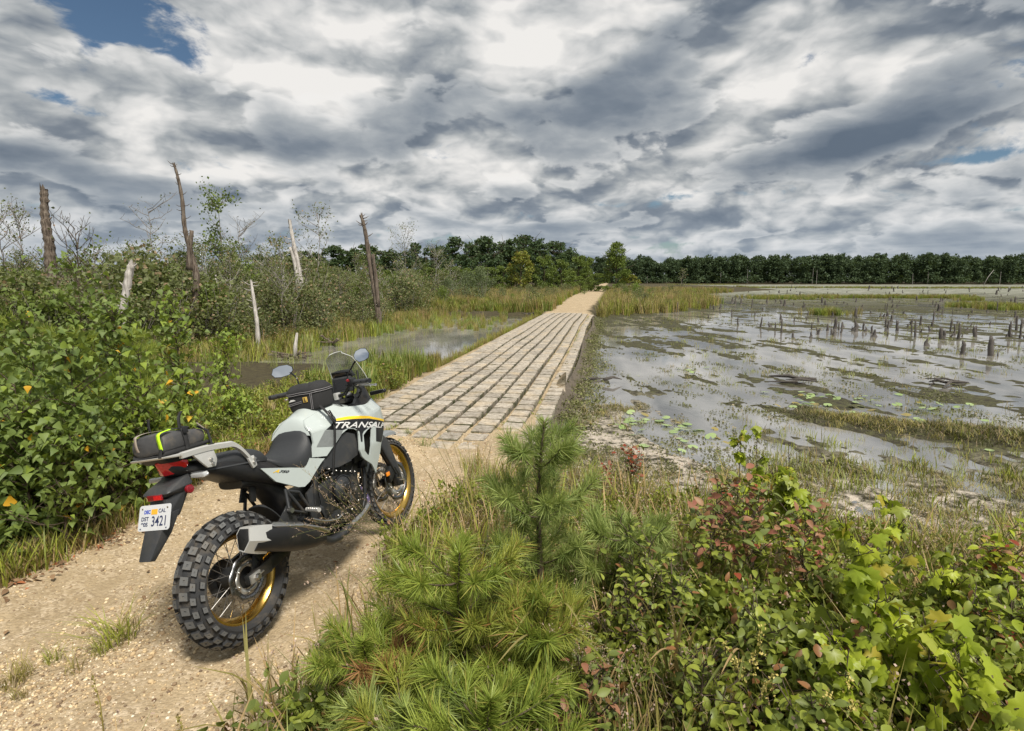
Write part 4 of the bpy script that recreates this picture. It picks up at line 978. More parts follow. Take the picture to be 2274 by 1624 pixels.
# ------------------------------------------------ fork lowers, mudguard, reflector
for s in (-1, 1):
    tpart('fork_leg', [(1.34, s * .105, .77), (1.53, s * .105, .40)], .0285, gloss_black, n=16)
    hpart('fork_guard', [(1.36, s * .135, .70), (1.40, s * .142, .76), (1.46, s * .142, .70), (1.52, s * .138, .47), (1.56, s * .13, .40), (1.52, s * .128, .38), (1.36, s * .115, .68), (1.46, s * .110, .72), (1.54, s * .11, .42)], dark_grey_plastic, bev=.004)
    hpart('fork_foot', [(1.50, s * .085, .32), (1.58, s * .085, .31), (1.50, s * .125, .32), (1.58, s * .125, .31), (1.49, s * .085, .42), (1.56, s * .085, .41), (1.49, s * .125, .42), (1.56, s * .125, .41)], engine_blk, bev=.008)
    hpart('front_caliper', [(1.42, s * .082, .37), (1.50, s * .082, .43), (1.42, s * .12, .37), (1.50, s * .12, .43), (1.40, s * .082, .46), (1.46, s * .082, .51), (1.40, s * .12, .46), (1.46, s * .12, .51)], engine_blk, bev=.008)
tpart('front_axle', [(1.56, -.14, .35), (1.56, .14, .35)], .012, steel, n=12)
hpart('side_reflector', [(1.365, -.122, .440), (1.405, -.122, .440), (1.365, -.132, .440), (1.405, -.132, .440), (1.365, -.122, .468), (1.405, -.122, .468), (1.365, -.132, .468), (1.405, -.132, .468)], orange_lens, bev=.002)
def ff(a, r0_, w0, dz=0):
    cx, cz = 1.56, .35 + dz
    up = [(-1, 0), (-.92, .022), (-.5, .036), (0, .040), (.5, .036), (.92, .022), (1, 0), (.9, .014), (.5, .028), (0, .032), (-.5, .028), (-.9, .014)]
    return [(cx + (r0_ + h_) * math.cos(a), y_ * w0, cz + (r0_ + h_) * math.sin(a)) for y_, h_ in up]
loft('front_mudguard', [ff(R(a), .358 + .010 * abs(math.sin(R(a * 2))), w_, 0) for a, w_ in ((62, .040), (67, .062), (75, .070), (90, .074), (105, .078), (122, .078), (140, .072), (152, .06))], gloss_grey if False else simple('mudguard_grey', (.20, .215, .22), .35, dirt=.2))
# ------------------------------------------------ rack, grab rails
for s in (-1, 1):
    y = s * .135
    loft('grab_rail', [[(x, y + s * a, z + c) for a, c in ((-.012, -.018), (.012, -.018), (.015, .006), (.004, .013), (-.011, .009))] for x, z in ((-.26, 1.088), (-.16, 1.086), (-.08, 1.080), (0, 1.068), (.045, 1.060), (.085, 1.030), (.125, .975), (.150, .935))], white_silver, sub=3)
    hpart('rail_foot', [(.120, y - .004 * s, .955), (.160, y - .004 * s, .962), (.120, y + s * .012, .955), (.162, y + s * .012, .962), (.140, y - .004 * s, .895), (.168, y - .004 * s, .900), (.140, y + s * .012, .893), (.172, y + s * .012, .903)], white_silver, bev=.003)
    hpart('rack_leg', [(-.21, y - .012 * s, 1.085), (-.08, y - .012 * s, 1.075), (-.21, y + s * .008, 1.080), (-.08, y + s * .008, 1.072), (-.135, y - .004 * s, .985), (-.090, y - .004 * s, .980), (-.135, y + s * .010, .985), (-.088, y + s * .010, .978), (-.07, y + s * .01, 1.01)], white_silver, bev=.003)
    for bx_, bz_ in ((-.112, 1.020), (-.106, .998), (.150, .925), (.158, .944)):
        lpart('bolt', [(.001, y + s * .022), (.007, y + s * .022), (.0085, y + s * .018), (.0085, y + s * .008)][::1], steel, bike, c=(bx_, 0, bz_), n=10)
hpart('luggage_rack', [(-.27, -.142, 1.082), (-.27, .142, 1.082), (-.06, -.14, 1.070), (-.06, .14, 1.070), (-.27, -.146, 1.096), (-.27, .146, 1.096), (-.06, -.145, 1.084), (-.06, .145, 1.084), (-.335, -.11, 1.100), (-.335, .11, 1.100), (-.33, -.105, 1.090), (-.33, .105, 1.090)], white_silver, bev=.003)
hpart('rack_underside', [(-.32, -.08, 1.097), (-.32, .08, 1.097), (-.08, -.10, 1.078), (-.08, .10, 1.078), (-.28, -.08, 1.060), (-.28, .08, 1.06), (-.05, -.10, 1.03), (-.05, .1, 1.03)], deep_black, bev=.004)
# ------------------------------------------------ tail light, plate holder, plate
hpart('tail_light', [(-.295, 0, 1.062), (-.283, -.02, 1.070), (-.283, .02, 1.070), (-.235, -.078, 1.064), (-.235, .078, 1.064), (-.195, -.098, 1.050), (-.195, .098, 1.050), (-.198, -.095, 1.020), (-.198, .095, 1.020), (-.245, -.05, .996), (-.245, .05, .996), (-.262, 0, .994), (-.19, 0, 1.03)], red_lens, bev=.004)
hpart('plate_holder', [(-.19, -.075, .985), (-.19, .075, .985), (-.31, -.065, .950), (-.31, .065, .950), (-.335, -.085, .925), (-.335, .085, .925), (-.20, -.10, .935), (-.20, .10, .935), (-.24, -.08, .905), (-.24, .08, .905), (-.322, -.05, .905), (-.322, .05, .905)], dark_grey_plastic, bev=.005)
hpart('rear_fender', [(-.225, -.085, .925), (-.225, .085, .925), (-.215, -.065, .885), (-.215, .065, .885), (-.322, -.055, .895), (-.322, .055, .895), (-.27, -.055, .80), (-.27, .055, .80), (-.345, -.045, .80), (-.345, .045, .80)], dark_grey_plastic, bev=.005)
hpart('mud_flap', [(-.338, -.070, .83), (-.338, .070, .83), (-.27, -.066, .83), (-.27, .066, .83), (-.455, -.038, .650), (-.455, .038, .650), (-.425, -.032, .640), (-.425, .032, .640), (-.36, -.06, .76), (-.36, .06, .76), (-.33, -.055, .74), (-.33, .055, .74)], dark_grey_plastic, bev=.004)
hpart('plate_reflector', [(-.332, -.052, .898), (-.332, .052 - .006, .898), (-.340, -.050, .898), (-.340, .044, .898), (-.332, -.052, .926), (-.332, .046, .926), (-.340, -.050, .926), (-.340, .044, .926)], dark_red, bev=.003)
hpart('reflector_inset', [(-.3415, -.048, .902), (-.3415, .0, .902), (-.3400, -.048, .902), (-.3400, .0, .902), (-.3415, -.048, .922), (-.3415, .0, .922), (-.3400, -.048, .922), (-.34, 0, .922)], red_lens, bev=0)
lpart('round_reflector', [(.001, -.118), (.018, -.117), (.021, -.113), (.021, -.100)], dark_red, bike, c=(-.232, 0, .912), n=28)
for s in (-1, 1):
    bl = hpart('rear_indicator', [(-.205, s * .10, .957), (-.175, s * .10, .957), (-.205, s * .10, .978), (-.175, s * .10, .978), (-.208, s * .19, .955), (-.178, s * .19, .955), (-.205, s * .185, .980), (-.178, s * .185, .980), (-.192, s * .21, .968)], clear_lens, bev=.004)
    tpart('indicator_stem', [(-.19, s * .04, .968), (-.19, s * .105, .968)], .009, black_plastic, n=8)
PX = lambda z: -.338 - (.874 - z) * .38
def plate_map(w_, z0, h_, off):
    def f(u, v):
        y = w_[0] + (w_[1] - w_[0]) * u; z = z0 + h_ * v
        return (PX(z) - off, y, z)
    return f
bm = bmesh.new(); vs = []
pw, pz0, pz1, rr_ = .104, .770, .880, .012
cs = [(-pw + rr_, pz0 + rr_, 180), (pw - rr_, pz0 + rr_, 270), (pw - rr_, pz1 - rr_, 0), (-pw + rr_, pz1 - rr_, 90)]
for (cy_, cz_, a0) in cs:
    for a in (0, 30, 60, 90):
        y_, z_ = cy_ + rr_ * math.cos(R(a0 + a)), cz_ + rr_ * math.sin(R(a0 + a)); vs.append(bm.verts.new((PX(z_), y_, z_)))
f = bm.faces.new(vs)
g_ = bmesh.ops.extrude_face_region(bm, geom=[f]); 
for e in g_['geom']:
    if isinstance(e, bmesh.types.BMVert): e.co.x -= .0025
bmesh.ops.recalc_face_normals(bm, faces=bm.faces)
lp = link('licence_plate', bm_mesh('licence_plate', bm, plate_w), bike, label='white licence plate reading DST 90S 3421')
def plate_text(s, yl, yr, z0, z1, m_, bold=.015):
    text_on('plate_lettering', s, 0, 0, 0, m_, plate_map((yl, yr), z0, z1 - z0, .0032), lp, bold=bold, shear=0)
plate_text('3421', .016, -.078, .788, .832, navy, .012)
plate_text('DST', .085, .036, .813, .831, navy, .03)
plate_text('90S', .085, .040, .789, .807, navy, .03)
plate_text('DEC', .070, .028, .843, .860, blue_p, .05)
plate_text('CAL', -.025, -.072, .845, .862, navy, .02)
hpart('plate_sticker', [(PX(.839) - .0035, .022, .839), (PX(.839) - .0035, -.018, .839), (PX(.862) - .0035, .022, .862), (PX(.862) - .0035, -.018, .862), (PX(.839) - .002, .022, .839), (PX(.862) - .002, -.018, .862), (PX(.862) - .002, .022, .862), (PX(.839) - .002, -.018, .839)], orange_p, lp, bev=0)
for (y_, z_) in ((.082, .866), (-.084, .866), (.085, .780), (-.085, .780)):
    tpart('plate_screw', [(PX(z_) - .0028, y_, z_), (PX(z_) - .0055, y_, z_)], .0045 if z_ > .8 else .003, steel if z_ > .8 else navy, parent=lp, n=10)
# raised rim of the plate
edge = [v.co.copy() for v in vs if False]
# ------------------------------------------------ engine, exhaust, pegs
hpart('crankcase', [(.60, -.15, .33), (.60, .15, .33), (.98, -.15, .32), (.98, .15, .32), (1.04, -.13, .42), (1.04, .13, .42), (.58, -.14, .56), (.58, .14, .56), (1.0, -.14, .60), (1.0, .14, .60), (.66, -.15, .62), (.66, .15, .62)], engine_blk, bev=.012)
hpart('cylinder_block', [(.78, -.13, .56), (.78, .13, .56), (1.02, -.13, .54), (1.02, .13, .54), (.80, -.14, .80), (.80, .14, .80), (1.10, -.14, .78), (1.10, .14, .78)], deep_black, bev=.01)
hpart('cylinder_head', [(.90, -.145, .66), (.90, .145, .66), (1.08, -.145, .66), (1.08, .145, .66), (.92, -.145, .74), (.92, .145, .74), (1.1, -.145, .74), (1.1, .145, .74)], engine_blk, bev=.008)
lpart('clutch_cover', [(.001, -.212), (.045, -.212), (.052, -.206), (.070, -.196), (.078, -.190), (.084, -.172), (.088, -.150), (.088, -.12)], engine_gry, bike, c=(.775, 0, .550), n=48, ang=20)
hpart('clutch_cap', [(.765, -.214, .520), (.800, -.214, .520), (.765, -.214, .585), (.80, -.214, .585), (.745, -.212, .55), (.822, -.212, .552), (.765, -.222, .53), (.80, -.222, .53), (.765, -.222, .575), (.80, -.222, .575)], engine_blk, bev=.003)
lpart('cover_ring', [(.080, -.184), (.084, -.190), (.091, -.187), (.091, -.17)], gloss_black, bike, c=(.775, 0, .550), n=48)
lpart('alternator_cap', [(.001, -.178), (.022, -.178), (.026, -.172), (.030, -.178), (.036, -.176), (.038, -.15)], engine_gry, bike, c=(.892, 0, .520), n=28, ang=20)
lpart('oil_filler', [(.001, -.175), (.014, -.175), (.018, -.172), (.028, -.168), (.028, -.14)], engine_gry, bike, c=(.862, 0, .448), n=20)
lpart('pivot_boss', [(.001, -.165), (.020, -.165), (.026, -.160), (.028, -.12)], engine_gry, bike, c=(.668, 0, .452), n=20)
hpart('engine_side_cover', [(.60, -.168, .44), (.72, -.172, .46), (.60, -.168, .62), (.73, -.172, .64), (.585, -.15, .40), (.75, -.15, .42), (.585, -.15, .64), (.76, -.15, .66), (.62, -.174, .56)], engine_blk, bev=.006)
hpart('lower_side_cover', [(.56, -.158, .50), (.66, -.164, .50), (.60, -.158, .405), (.72, -.162, .375), (.78, -.155, .37), (.76, -.155, .40), (.66, -.14, .36), (.56, -.135, .52), (.68, -.135, .52), (.78, -.13, .36)], engine_gry, bev=.005)
lpart('cover_hole', [(.001, -.1665), (.017, -.1665), (.017, -.155)], deep_black, bike, c=(.618, 0, .470), n=16)
mbb = MB()
for (x, z) in ((.70, .655), (.73, .668), (.775, .672), (.82, .655), (.865, .64), (.91, .625), (.955, .61), (.735, .47), (.98, .50), (.93, .415), (.845, .385), (.79, .38), (.70, .40), (1.0, .55), (.67, .66), (.71, .705), (.76, .71), (.80, .70)):
    V, Q, T = tube_np([(x, -.150, z), (x, -.170, z)], .0058, 7); mbb.add(V, Q, T)
link('case_bolts', mbb.mesh('case_bolts', steel), bike)
for P in ([(.62, -.14, .70), (.72, -.15, .72), (.86, -.15, .70), (.98, -.14, .72)], [(.55, -.13, .64), (.62, -.15, .68), (.75, -.15, .69)], [(.95, -.14, .60), (1.02, -.12, .68), (1.08, -.12, .80)], [(.84, -.15, .66), (.85, -.155, .74), (.88, -.14, .80)], [(.60, -.14, .60), (.57, -.13, .70), (.60, -.12, .80)]):
    tpart('hose', P, .007, deep_black, smooth_path=4, n=8)
tpart('frame_tube', [(.56, -.13, .44), (.57, -.135, .60), (.66, -.14, .80), (.85, -.13, .92), (1.12, -.05, 1.0)], .021, engine_blk, smooth_path=4, n=10)
tpart('frame_tube', [(.56, .13, .44), (.57, .135, .60), (.66, .14, .80), (.85, .13, .92), (1.12, .05, 1.0)], .021, engine_blk, smooth_path=4, n=10)
tpart('frame_tube', [(1.14, -.04, .95), (1.13, -.12, .70), (1.06, -.13, .42), (.98, -.12, .30)], .016, engine_blk, smooth_path=4, n=10)
tpart('frame_tube', [(1.14, .04, .95), (1.13, .12, .70), (1.06, .13, .42), (.98, .12, .30)], .016, engine_blk, smooth_path=4, n=10)
hpart('frame_plate', [(.50, -.138, .40), (.58, -.142, .40), (.50, -.120, .40), (.58, -.12, .40), (.50, -.138, .62), (.60, -.142, .66), (.50, -.12, .62), (.60, -.12, .66)], engine_gry, bev=.006)
hpart('radiator', [(1.07, -.17, .60), (1.07, .17, .60), (1.10, -.17, .60), (1.10, .17, .60), (1.11, -.17, .86), (1.11, .17, .86), (1.14, -.17, .86), (1.14, .17, .86)], deep_black, bev=.003)
lpart('horn', [(.001, -.20), (.012, -.20), (.022, -.195), (.022, -.18)], steel, bike, c=(1.06, 0, .725), n=16)
hpart('skid_plate', [(.66, -.11, .245), (.66, .11, .245), (1.0, -.10, .245), (1.0, .10, .245), (1.10, -.09, .33), (1.10, .09, .33), (.64, -.12, .33), (.64, .12, .33)], engine_blk, bev=.008)
tpart('exhaust_header', [(1.06, -.02, .50), (1.125, -.05, .43), (1.125, -.085, .36), (1.08, -.110, .322)], .024, purple_steel, smooth_path=6, n=16)
tpart('exhaust_pipe', [(1.085, -.108, .324), (.98, -.128, .303), (.90, -.135, .292), (.80, -.14, .280)], .027, steel, smooth_path=5, n=16)
tpart('exhaust_pipe', [(.82, -.14, .281), (.70, -.15, .268), (.58, -.165, .285), (.50, -.175, .335)], .028, engine_gry, smooth_path=5, n=16)
def ell(x, z, y, hh, hw, dx):
    """muffler section: tilted ring"""
    r_ = []
    for i in range(18):
        t = i * 2 * math.pi / 18; c, s_ = math.cos(t), math.sin(t)
        zz = math.copysign(abs(s_) ** .75, s_) * hh; yy = math.copysign(abs(c) ** .8, c) * hw
        r_.append((x + zz * dx, y + yy, z + zz))
    return r_
mf = loft('muffler', [ell(x, z, y, hh, hw, dx) for x, z, y, hh, hw, dx in ((-.03, .560, -.200, .058, .047, .35), (.06, .528, -.205, .066, .052, .35), (.18, .480, -.205, .072, .056, .35), (.30, .430, -.198, .070, .055, .35), (.42, .378, -.188, .055, .048, .35), (.50, .345, -.180, .036, .036, .35))], black_plastic)
capr = [(-.010, .618), (.012, .606), (.020, .560), (-.002, .500), (-.045, .492), (-.070, .545), (-.066, .610)]
def capsec(x0, sc, yy=-.20):
    base = [(-.042, .060), (.030, .062), (.052, .030), (.030, -.055), (-.012, -.066), (-.050, -.010)]
    return [(x0 + c * sc * .35 , yy + a * sc * -1 * -1, .562 - (x0 + .03) * .40 + c * sc) for a, c in base]
loft('exhaust_cap', [capsec(.055, 1.10), capsec(.0, 1.08), capsec(-.055, .98), capsec(-.080, .90)], white_silver, sub=2, ang=30)
loft('exhaust_opening', [capsec(-.0815, .80), capsec(-.0825, .78)], deep_black, sub=1)
tpart('exhaust_outlet', [(-.07, -.205, .575), (-.086, -.205, .578)], .014, engine_blk, parent=mf, n=16)
hpart('heat_shield', [(.08, -.222, .594), (.08, -.250, .584), (.11, -.222, .598), (.30, -.250, .506), (.30, -.222, .522), (.44, -.230, .436), (.44, -.208, .447), (.545, -.213, .362), (.54, -.192, .385), (.53, -.218, .350), (.09, -.250, .574), (.30, -.254, .494), (.44, -.236, .424)], steel, bev=.003)
for s in (-1, 1):
    tpart('footpeg', [(.405, s * .19, .535), (.335, s * .285, .565)] if False else [(.43, s * .175, .545), (.40, s * .29, .545)], .013, white_silver, n=10)
    mbp = MB()
    for kq in range(5):
        t_ = .25 + kq * .16; x = .43 - .03 * t_; y = s * (.175 + .115 * t_); mbp.tube([(x - .016, y, .557), (x + .016, y, .557)], .004, 5)
    link('peg_teeth', mbp.mesh('peg_teeth', steel), bike)
    # pillion bracket: an open triangle of cast struts
    tpart('pillion_bracket', [(.325, s * .150, .708), (.42, s * .158, .535)], .010, engine_gry, n=8)
    tpart('pillion_bracket', [(.325, s * .150, .708), (.305, s * .165, .605), (.300, s * .17, .590)], .010, engine_gry, n=8)
    tpart('pillion_bracket', [(.425, s * .150, .655), (.475, s * .158, .535)], .009, engine_gry, n=8)
    tpart('pillion_bracket', [(.325, s * .150, .700), (.425, s * .150, .655)], .010, engine_gry, n=8)
    tpart('pillion_peg', [(.300, s * .168, .592), (.290, s * .20, .592)], .014, steel, n=12)
    tpart('pillion_peg', [(.31, s * .175, .585), (.44, s * .16, .520)], .008, engine_gry, n=8)
    hpart('heel_guard', [(.20, s * .150, .545), (.30, s * .150, .62), (.20, s * .158, .545), (.30, s * .158, .62), (.26, s * .150, .50), (.36, s * .150, .50), (.26, s * .158, .50), (.36, s * .158, .50), (.34, s * .15, .60), (.34, s * .158, .60)], engine_gry, bev=.003)
tpart('brake_pedal', [(.47, -.165, .47), (.56, -.175, .42), (.66, -.18, .39), (.72, -.185, .40)], .007, steel, smooth_path=4, n=8)
tpart('shock_link', [(.40, -.12, .46), (.50, -.10, .36), (.58, -.10, .34)], .012, engine_gry, n=8)
tpart('side_stand', [(.62, .14, .33), (.56, .30, .02)], .012, engine_blk, n=8)
hpart('stand_foot', [(.53, .28, .0), (.59, .28, .0), (.53, .33, .0), (.59, .33, .0), (.53, .28, .012), (.59, .28, .012), (.53, .33, .012), (.59, .33, .012)], engine_blk, bev=.002)
# strap of the tank bag runs down the flank: part of the bag (built below)

# ================================================================== BAGS (things of their own, resting on the bike)
def bag_thing(name, c, **kw):
    o = empty(name, tuple(BM @ Vector(c)), **kw); o.rotation_euler = BROT.to_euler(); return o, Vector(c)
tb, c0 = bag_thing('tank_bag', (.87, -.02, 1.10), label='small black fabric tank bag with grey piping strapped on the fuel tank', cat='bag')
def rel(P, c): return [tuple(Vector(p) - c) for p in P]
def rloft(name, st, mat, parent, c, **kw): return loft(name, [rel(s_, c) for s_ in st], mat, parent, **kw)
def bagsec(z, x0, x1, y0, y1, p=4.5, n=28, jit=.0):
    t = np.arange(n) * 2 * np.pi / n; c, s_ = np.cos(t), np.sin(t)
    xx = np.sign(c) * np.abs(c) ** (2 / p); yy = np.sign(s_) * np.abs(s_) ** (2 / p)
    return [((x0 + x1) / 2 + (x1 - x0) / 2 * a, (y0 + y1) / 2 + (y1 - y0) / 2 * b_, z + jit * math.sin(5 * a + 7 * b_)) for a, b_ in zip(xx, yy)]
rloft('bag_body', [bagsec(z, x0, x1, y0, y1, jit=j_) for z, x0, x1, y0, y1, j_ in ((1.085, .80, .95, -.10, .08, 0), (1.092, .775, .965, -.13, .105, 0), (1.13, .768, .972, -.140, .115, .0), (1.18, .770, .972, -.142, .116, .001), (1.205, .775, .968, -.138, .112, .001))], fabric, tb, c0, ang=60)
rloft('bag_lid', [bagsec(z, x0, x1, y0, y1, jit=j_) for z, x0, x1, y0, y1, j_ in ((1.200, .770, .972, -.142, .116, .001), (1.212, .766, .976, -.146, .120, .002), (1.232, .772, .970, -.140, .114, .003), (1.252, .795, .955, -.115, .09, .010), (1.262, .83, .93, -.07, .05, .008))], fabric, tb, c0, ang=60)
piping = simple('grey_piping', (.25, .24, .25), .5)
for zq in (1.201, 1.213):
    P = bagsec(zq, .766, .976, -.146, .120, jit=.0015); tpart('piping', rel(P + P[:1], c0), .0022, piping, parent=tb, n=6)
for xq, yq in ((.772, -.095), (.774, -.105)):
    tpart('piping', rel([(xq - .003, yq, 1.20), (xq - .006, yq + .003, 1.14), (xq, yq + .012, 1.095)], c0), .0018, piping, parent=tb, n=5)
for zq in (1.150, 1.140):
    tpart('piping', rel([(.764, .09, zq - .004), (.764, .02, zq + .004), (.766, -.02, zq + .008)], c0), .0018, piping, parent=tb, n=5)
yb = simple('tan_badge', (.62, .42, .10), .5)
bd = hpart('badge', rel([(.764, -.035, 1.148), (.764, -.068, 1.148), (.764, -.035, 1.182), (.764, -.068, 1.182), (.769, -.035, 1.148), (.769, -.068, 1.182), (.769, -.068, 1.148), (.769, -.035, 1.182)], c0), yb, tb, bev=.001)
hpart('badge_mark', rel([(.7625, -.046, 1.153), (.7625, -.052, 1.153), (.7625, -.046, 1.177), (.7625, -.052, 1.177), (.764, -.046, 1.153), (.764, -.052, 1.177)], c0), fabric, bd, bev=0)
hpart('badge_mark', rel([(.7625, -.046, 1.153), (.7625, -.061, 1.153), (.7625, -.046, 1.158), (.7625, -.061, 1.158), (.764, -.046, 1.153), (.764, -.061, 1.158)], c0), fabric, bd, bev=0)
hpart('print_mark', rel([(.7635, .082, 1.163), (.7635, .060, 1.178), (.7635, .035, 1.176), (.7635, .022, 1.168), (.7635, .05, 1.166), (.766, .06, 1.17)], c0), white_p, tb, bev=0)
# strap with buckle down the right flank
def ribbon(name, P, wdir, w_, mat, parent, th=.002, sm=5, c=None):
    P = spl(P, sm) if sm else np.array(P); wd = np.array(wdir) / np.linalg.norm(wdir)
    if c is not None: P = P - np.array(c)
    T = np.gradient(P, axis=0); T /= np.linalg.norm(T, axis=1, keepdims=True); N_ = np.cross(T, wd); N_ /= np.linalg.norm(N_, axis=1, keepdims=True)
    A = P - wd * w_ / 2; B = P + wd * w_ / 2; V = np.concatenate([A, B, B + N_ * th, A + N_ * th]); n_ = len(P); i = np.arange(n_ - 1)
    Q = np.concatenate([np.stack([i + a * n_, i + 1 + a * n_, i + 1 + b_ * n_, i + b_ * n_], 1) for a, b_ in ((0, 1), (1, 2), (2, 3), (3, 0))])
    return link(name, mesh_np(name, V, Q, mat), parent)
sp_pts = [(.79, -.135, 1.11), (.795, -.168, 1.065), (.80, -.206, 1.00), (.785, -.212, .93), (.77, -.205, .86), (.755, -.195, .80), (.735, -.185, .72), (.73, -.170, .66)]
ribbon('strap', sp_pts, (1, 0, .2), .022, fabric, tb, c=c0)
hpart('buckle', rel([(.778, -.178, 1.062), (.822, -.178, 1.066), (.772, -.215, 1.00), (.815, -.215, .995), (.782, -.186, 1.066), (.82, -.186, 1.068), (.775, -.224, 1.00), (.812, -.224, .995), (.79, -.226, .97)], c0), black_plastic, tb, bev=.004)
hpart('buckle_slot', rel([(.786, -.214, 1.022), (.808, -.214, 1.022), (.784, -.224, 1.005), (.806, -.224, 1.005), (.786, -.2175, 1.024), (.808, -.2175, 1.024), (.784, -.227, 1.003), (.806, -.227, 1.003)], c0), dark_grey_plastic, tb, bev=.001)
ribbon('strap', [(.955, -.125, 1.10), (.985, -.155, 1.062), (1.0, -.20, 1.01), (1.005, -.236, .96), (.985, -.243, .90), (.975, -.24, .875)], (1, 0, 0), .010, fabric, tb, c=c0, th=.003)

lb, c1 = bag_thing('tail_bag', (-.19, -.01, 1.10), label='dark grey coated tail bag with a neon yellow strap on the rear rack', cat='bag')
def tsec(x, y0, y1, z0, z1, n=24, p=4): 
    t = np.arange(n) * 2 * np.pi / n; c, s_ = np.cos(t), np.sin(t)
    yy = np.sign(c) * np.abs(c) ** (2 / p); zz = np.sign(s_) * np.abs(s_) ** (2 / p)
    return [(x + .010 * b_, (y0 + y1) / 2 + (y1 - y0) / 2 * a, (z0 + z1) / 2 + (z1 - z0) / 2 * b_ + .003 * math.sin(9 * a + 40 * x)) for a, b_ in zip(yy, zz)]
rloft('bag_body', [tsec(x, y0, y1, z0, z1) for x, y0, y1, z0, z1 in ((-.325, -.105, .105, 1.125, 1.205), (-.315, -.118, .108, 1.108, 1.214), (-.27, -.122, .112, 1.104, 1.217), (-.20, -.120, .112, 1.100, 1.212), (-.13, -.118, .108, 1.098, 1.198), (-.085, -.114, .104, 1.098, 1.190), (-.060, -.100, .094, 1.104, 1.178), (-.050, -.08, .075, 1.115, 1.16))], grey_fabric, lb, c1, ang=60)
rloft('bag_base', [tsec(x, y0, y1, z0, z1, p=5) for x, y0, y1, z0, z1 in ((-.322, -.10, .098, 1.106, 1.124), (-.318, -.124, .116, 1.102, 1.128), (-.18, -.128, .118, 1.098, 1.122), (-.06, -.122, .112, 1.092, 1.116), (-.045, -.11, .10, 1.095, 1.110))], fabric, lb, c1, ang=60)
def xloop(x, hy, z0, z1, over=.0025, yl=0):
    return [(x, -hy - .132 * 0, z0)]
def rearwrap(y, zt=1.266):   # strap running over the rear face and the top along x
    return [(-.322, y, 1.118), (-.334, y, 1.16), (-.333, y, 1.202), (-.320, y, 1.222), (-.25, y, 1.2265), (-.12, y, 1.208)]
ribbon('reflective_strip', rearwrap(.062), (0, 1, 0), .020, reflect_tape, lb, c=c1)
ns = ribbon('neon_strap', [(-.333, -.108, 1.135), (-.335, -.108, 1.17), (-.334, -.106, 1.198), (-.322, -.105, 1.219), (-.26, -.103, 1.226)], (0, 1, 0), .024, neon, lb, c=c1, th=.003)
ribbon('strap', [(-.345, -.100, 1.095), (-.338, -.104, 1.12), (-.335, -.108, 1.14)], (0, 1, 0), .022, fabric, lb, c=c1, th=.003)
# cross strap with buckle round the middle, its free ends standing up
ribbon('strap', [(-.20, -.132, 1.105), (-.202, -.136, 1.16), (-.20, -.127, 1.196), (-.195, -.108, 1.218), (-.19, 0, 1.222), (-.19, .10, 1.214)], (1, 0, 0), .024, fabric, lb, c=c1, th=.003)
hpart('buckle', rel([(-.215, -.136, 1.19), (-.185, -.136, 1.19), (-.215, -.136, 1.225), (-.185, -.136, 1.225), (-.215, -.144, 1.19), (-.185, -.144, 1.19), (-.215, -.142, 1.225), (-.185, -.142, 1.225)], c1), black_plastic, lb, bev=.003)
ribbon('strap_end', [(-.205, -.112, 1.218), (-.20, -.110, 1.255), (-.185, -.103, 1.285), (-.155, -.093, 1.305)], (1, .15, -.2), .020, fabric, lb, c=c1, th=.0025)
ribbon('strap_end', [(-.24, .062, 1.218), (-.24, .064, 1.26), (-.235, .060, 1.295)], (.25, 1, 0), .026, fabric, lb, c=c1, th=.0025)
tpart('strap', rel([(-.10, -.110, 1.205), (-.06, -.13, 1.17), (-.06, -.140, 1.10), (-.075, -.150, 1.065)], c1), .007, fabric, parent=lb, n=8)
hpart('strap_knot', rel([(-.095, -.115, 1.060), (-.055, -.115, 1.056), (-.095, -.158, 1.06), (-.055, -.158, 1.056), (-.095, -.118, 1.098), (-.055, -.118, 1.092), (-.095, -.156, 1.098), (-.055, -.156, 1.092)], c1), fabric, lb, bev=.004)
ribbon('reflective_strip', [(-.115, -.128, 1.225), (-.085, -.127, 1.195), (-.055, -.118, 1.17)], (0, .2, 1), .010, reflect_tape, lb, c=c1, th=.003)
tpart('strap', rel([(-.20, -.10, 1.222), (-.15, -.06, 1.220), (-.08, -.02, 1.205), (-.055, .04, 1.185)], c1), .006, fabric, parent=lb, n=8)
lb.scale = (.92, .92, .92)
# ================================================================== PLANTS: prototypes
BARK = simple('bark_brown', (.085, .062, .042), .9, var=.5, scale=25, bump=.6, bscale=60)
BARK_GREY = simple('bark_grey', (.23, .205, .18), .9, var=.5, scale=14, bump=.8, bscale=40)
BARK_PALE = simple('bark_pale', (.42, .39, .36), .9, var=.35, scale=10, bump=.8, bscale=30)
def deadwood(name, c1, c2):
    m, k, b = new_mat(name)
    tc = k.n('ShaderNodeTexCoord').outputs['Object']; mp = k.n('ShaderNodeMapping'); mp.inputs['Scale'].default_value = (9, 9, .8); k.link(tc, mp.inputs[0])
    n = k.noise(mp.outputs[0], 3, 6, .7)
    k.link(k.ramp(n, [(.32, tuple(x * .25 for x in c1)), (.46, c1), (.62, c2)]), b.inputs['Base Color']); b.inputs['Roughness'].default_value = .92
    bn = k.n('ShaderNodeBump'); bn.inputs['Strength'].default_value = 1; bn.inputs['Distance'].default_value = .02; k.link(n, bn.inputs['Height']); k.link(bn.outputs[0], b.inputs['Normal'])
    return m
DEAD_BROWN = deadwood('dead_wood_brown', (.085, .062, .045), (.20, .165, .13))
DEAD_GREY = deadwood('dead_wood_grey', (.36, .33, .30), (.56, .53, .49))
L_ASPEN = leafmat('aspen_leaf', (0.078, 0.127, 0.031), (0.215, 0.281, 0.064), (.68, .38, .03), .010, .55, .28)
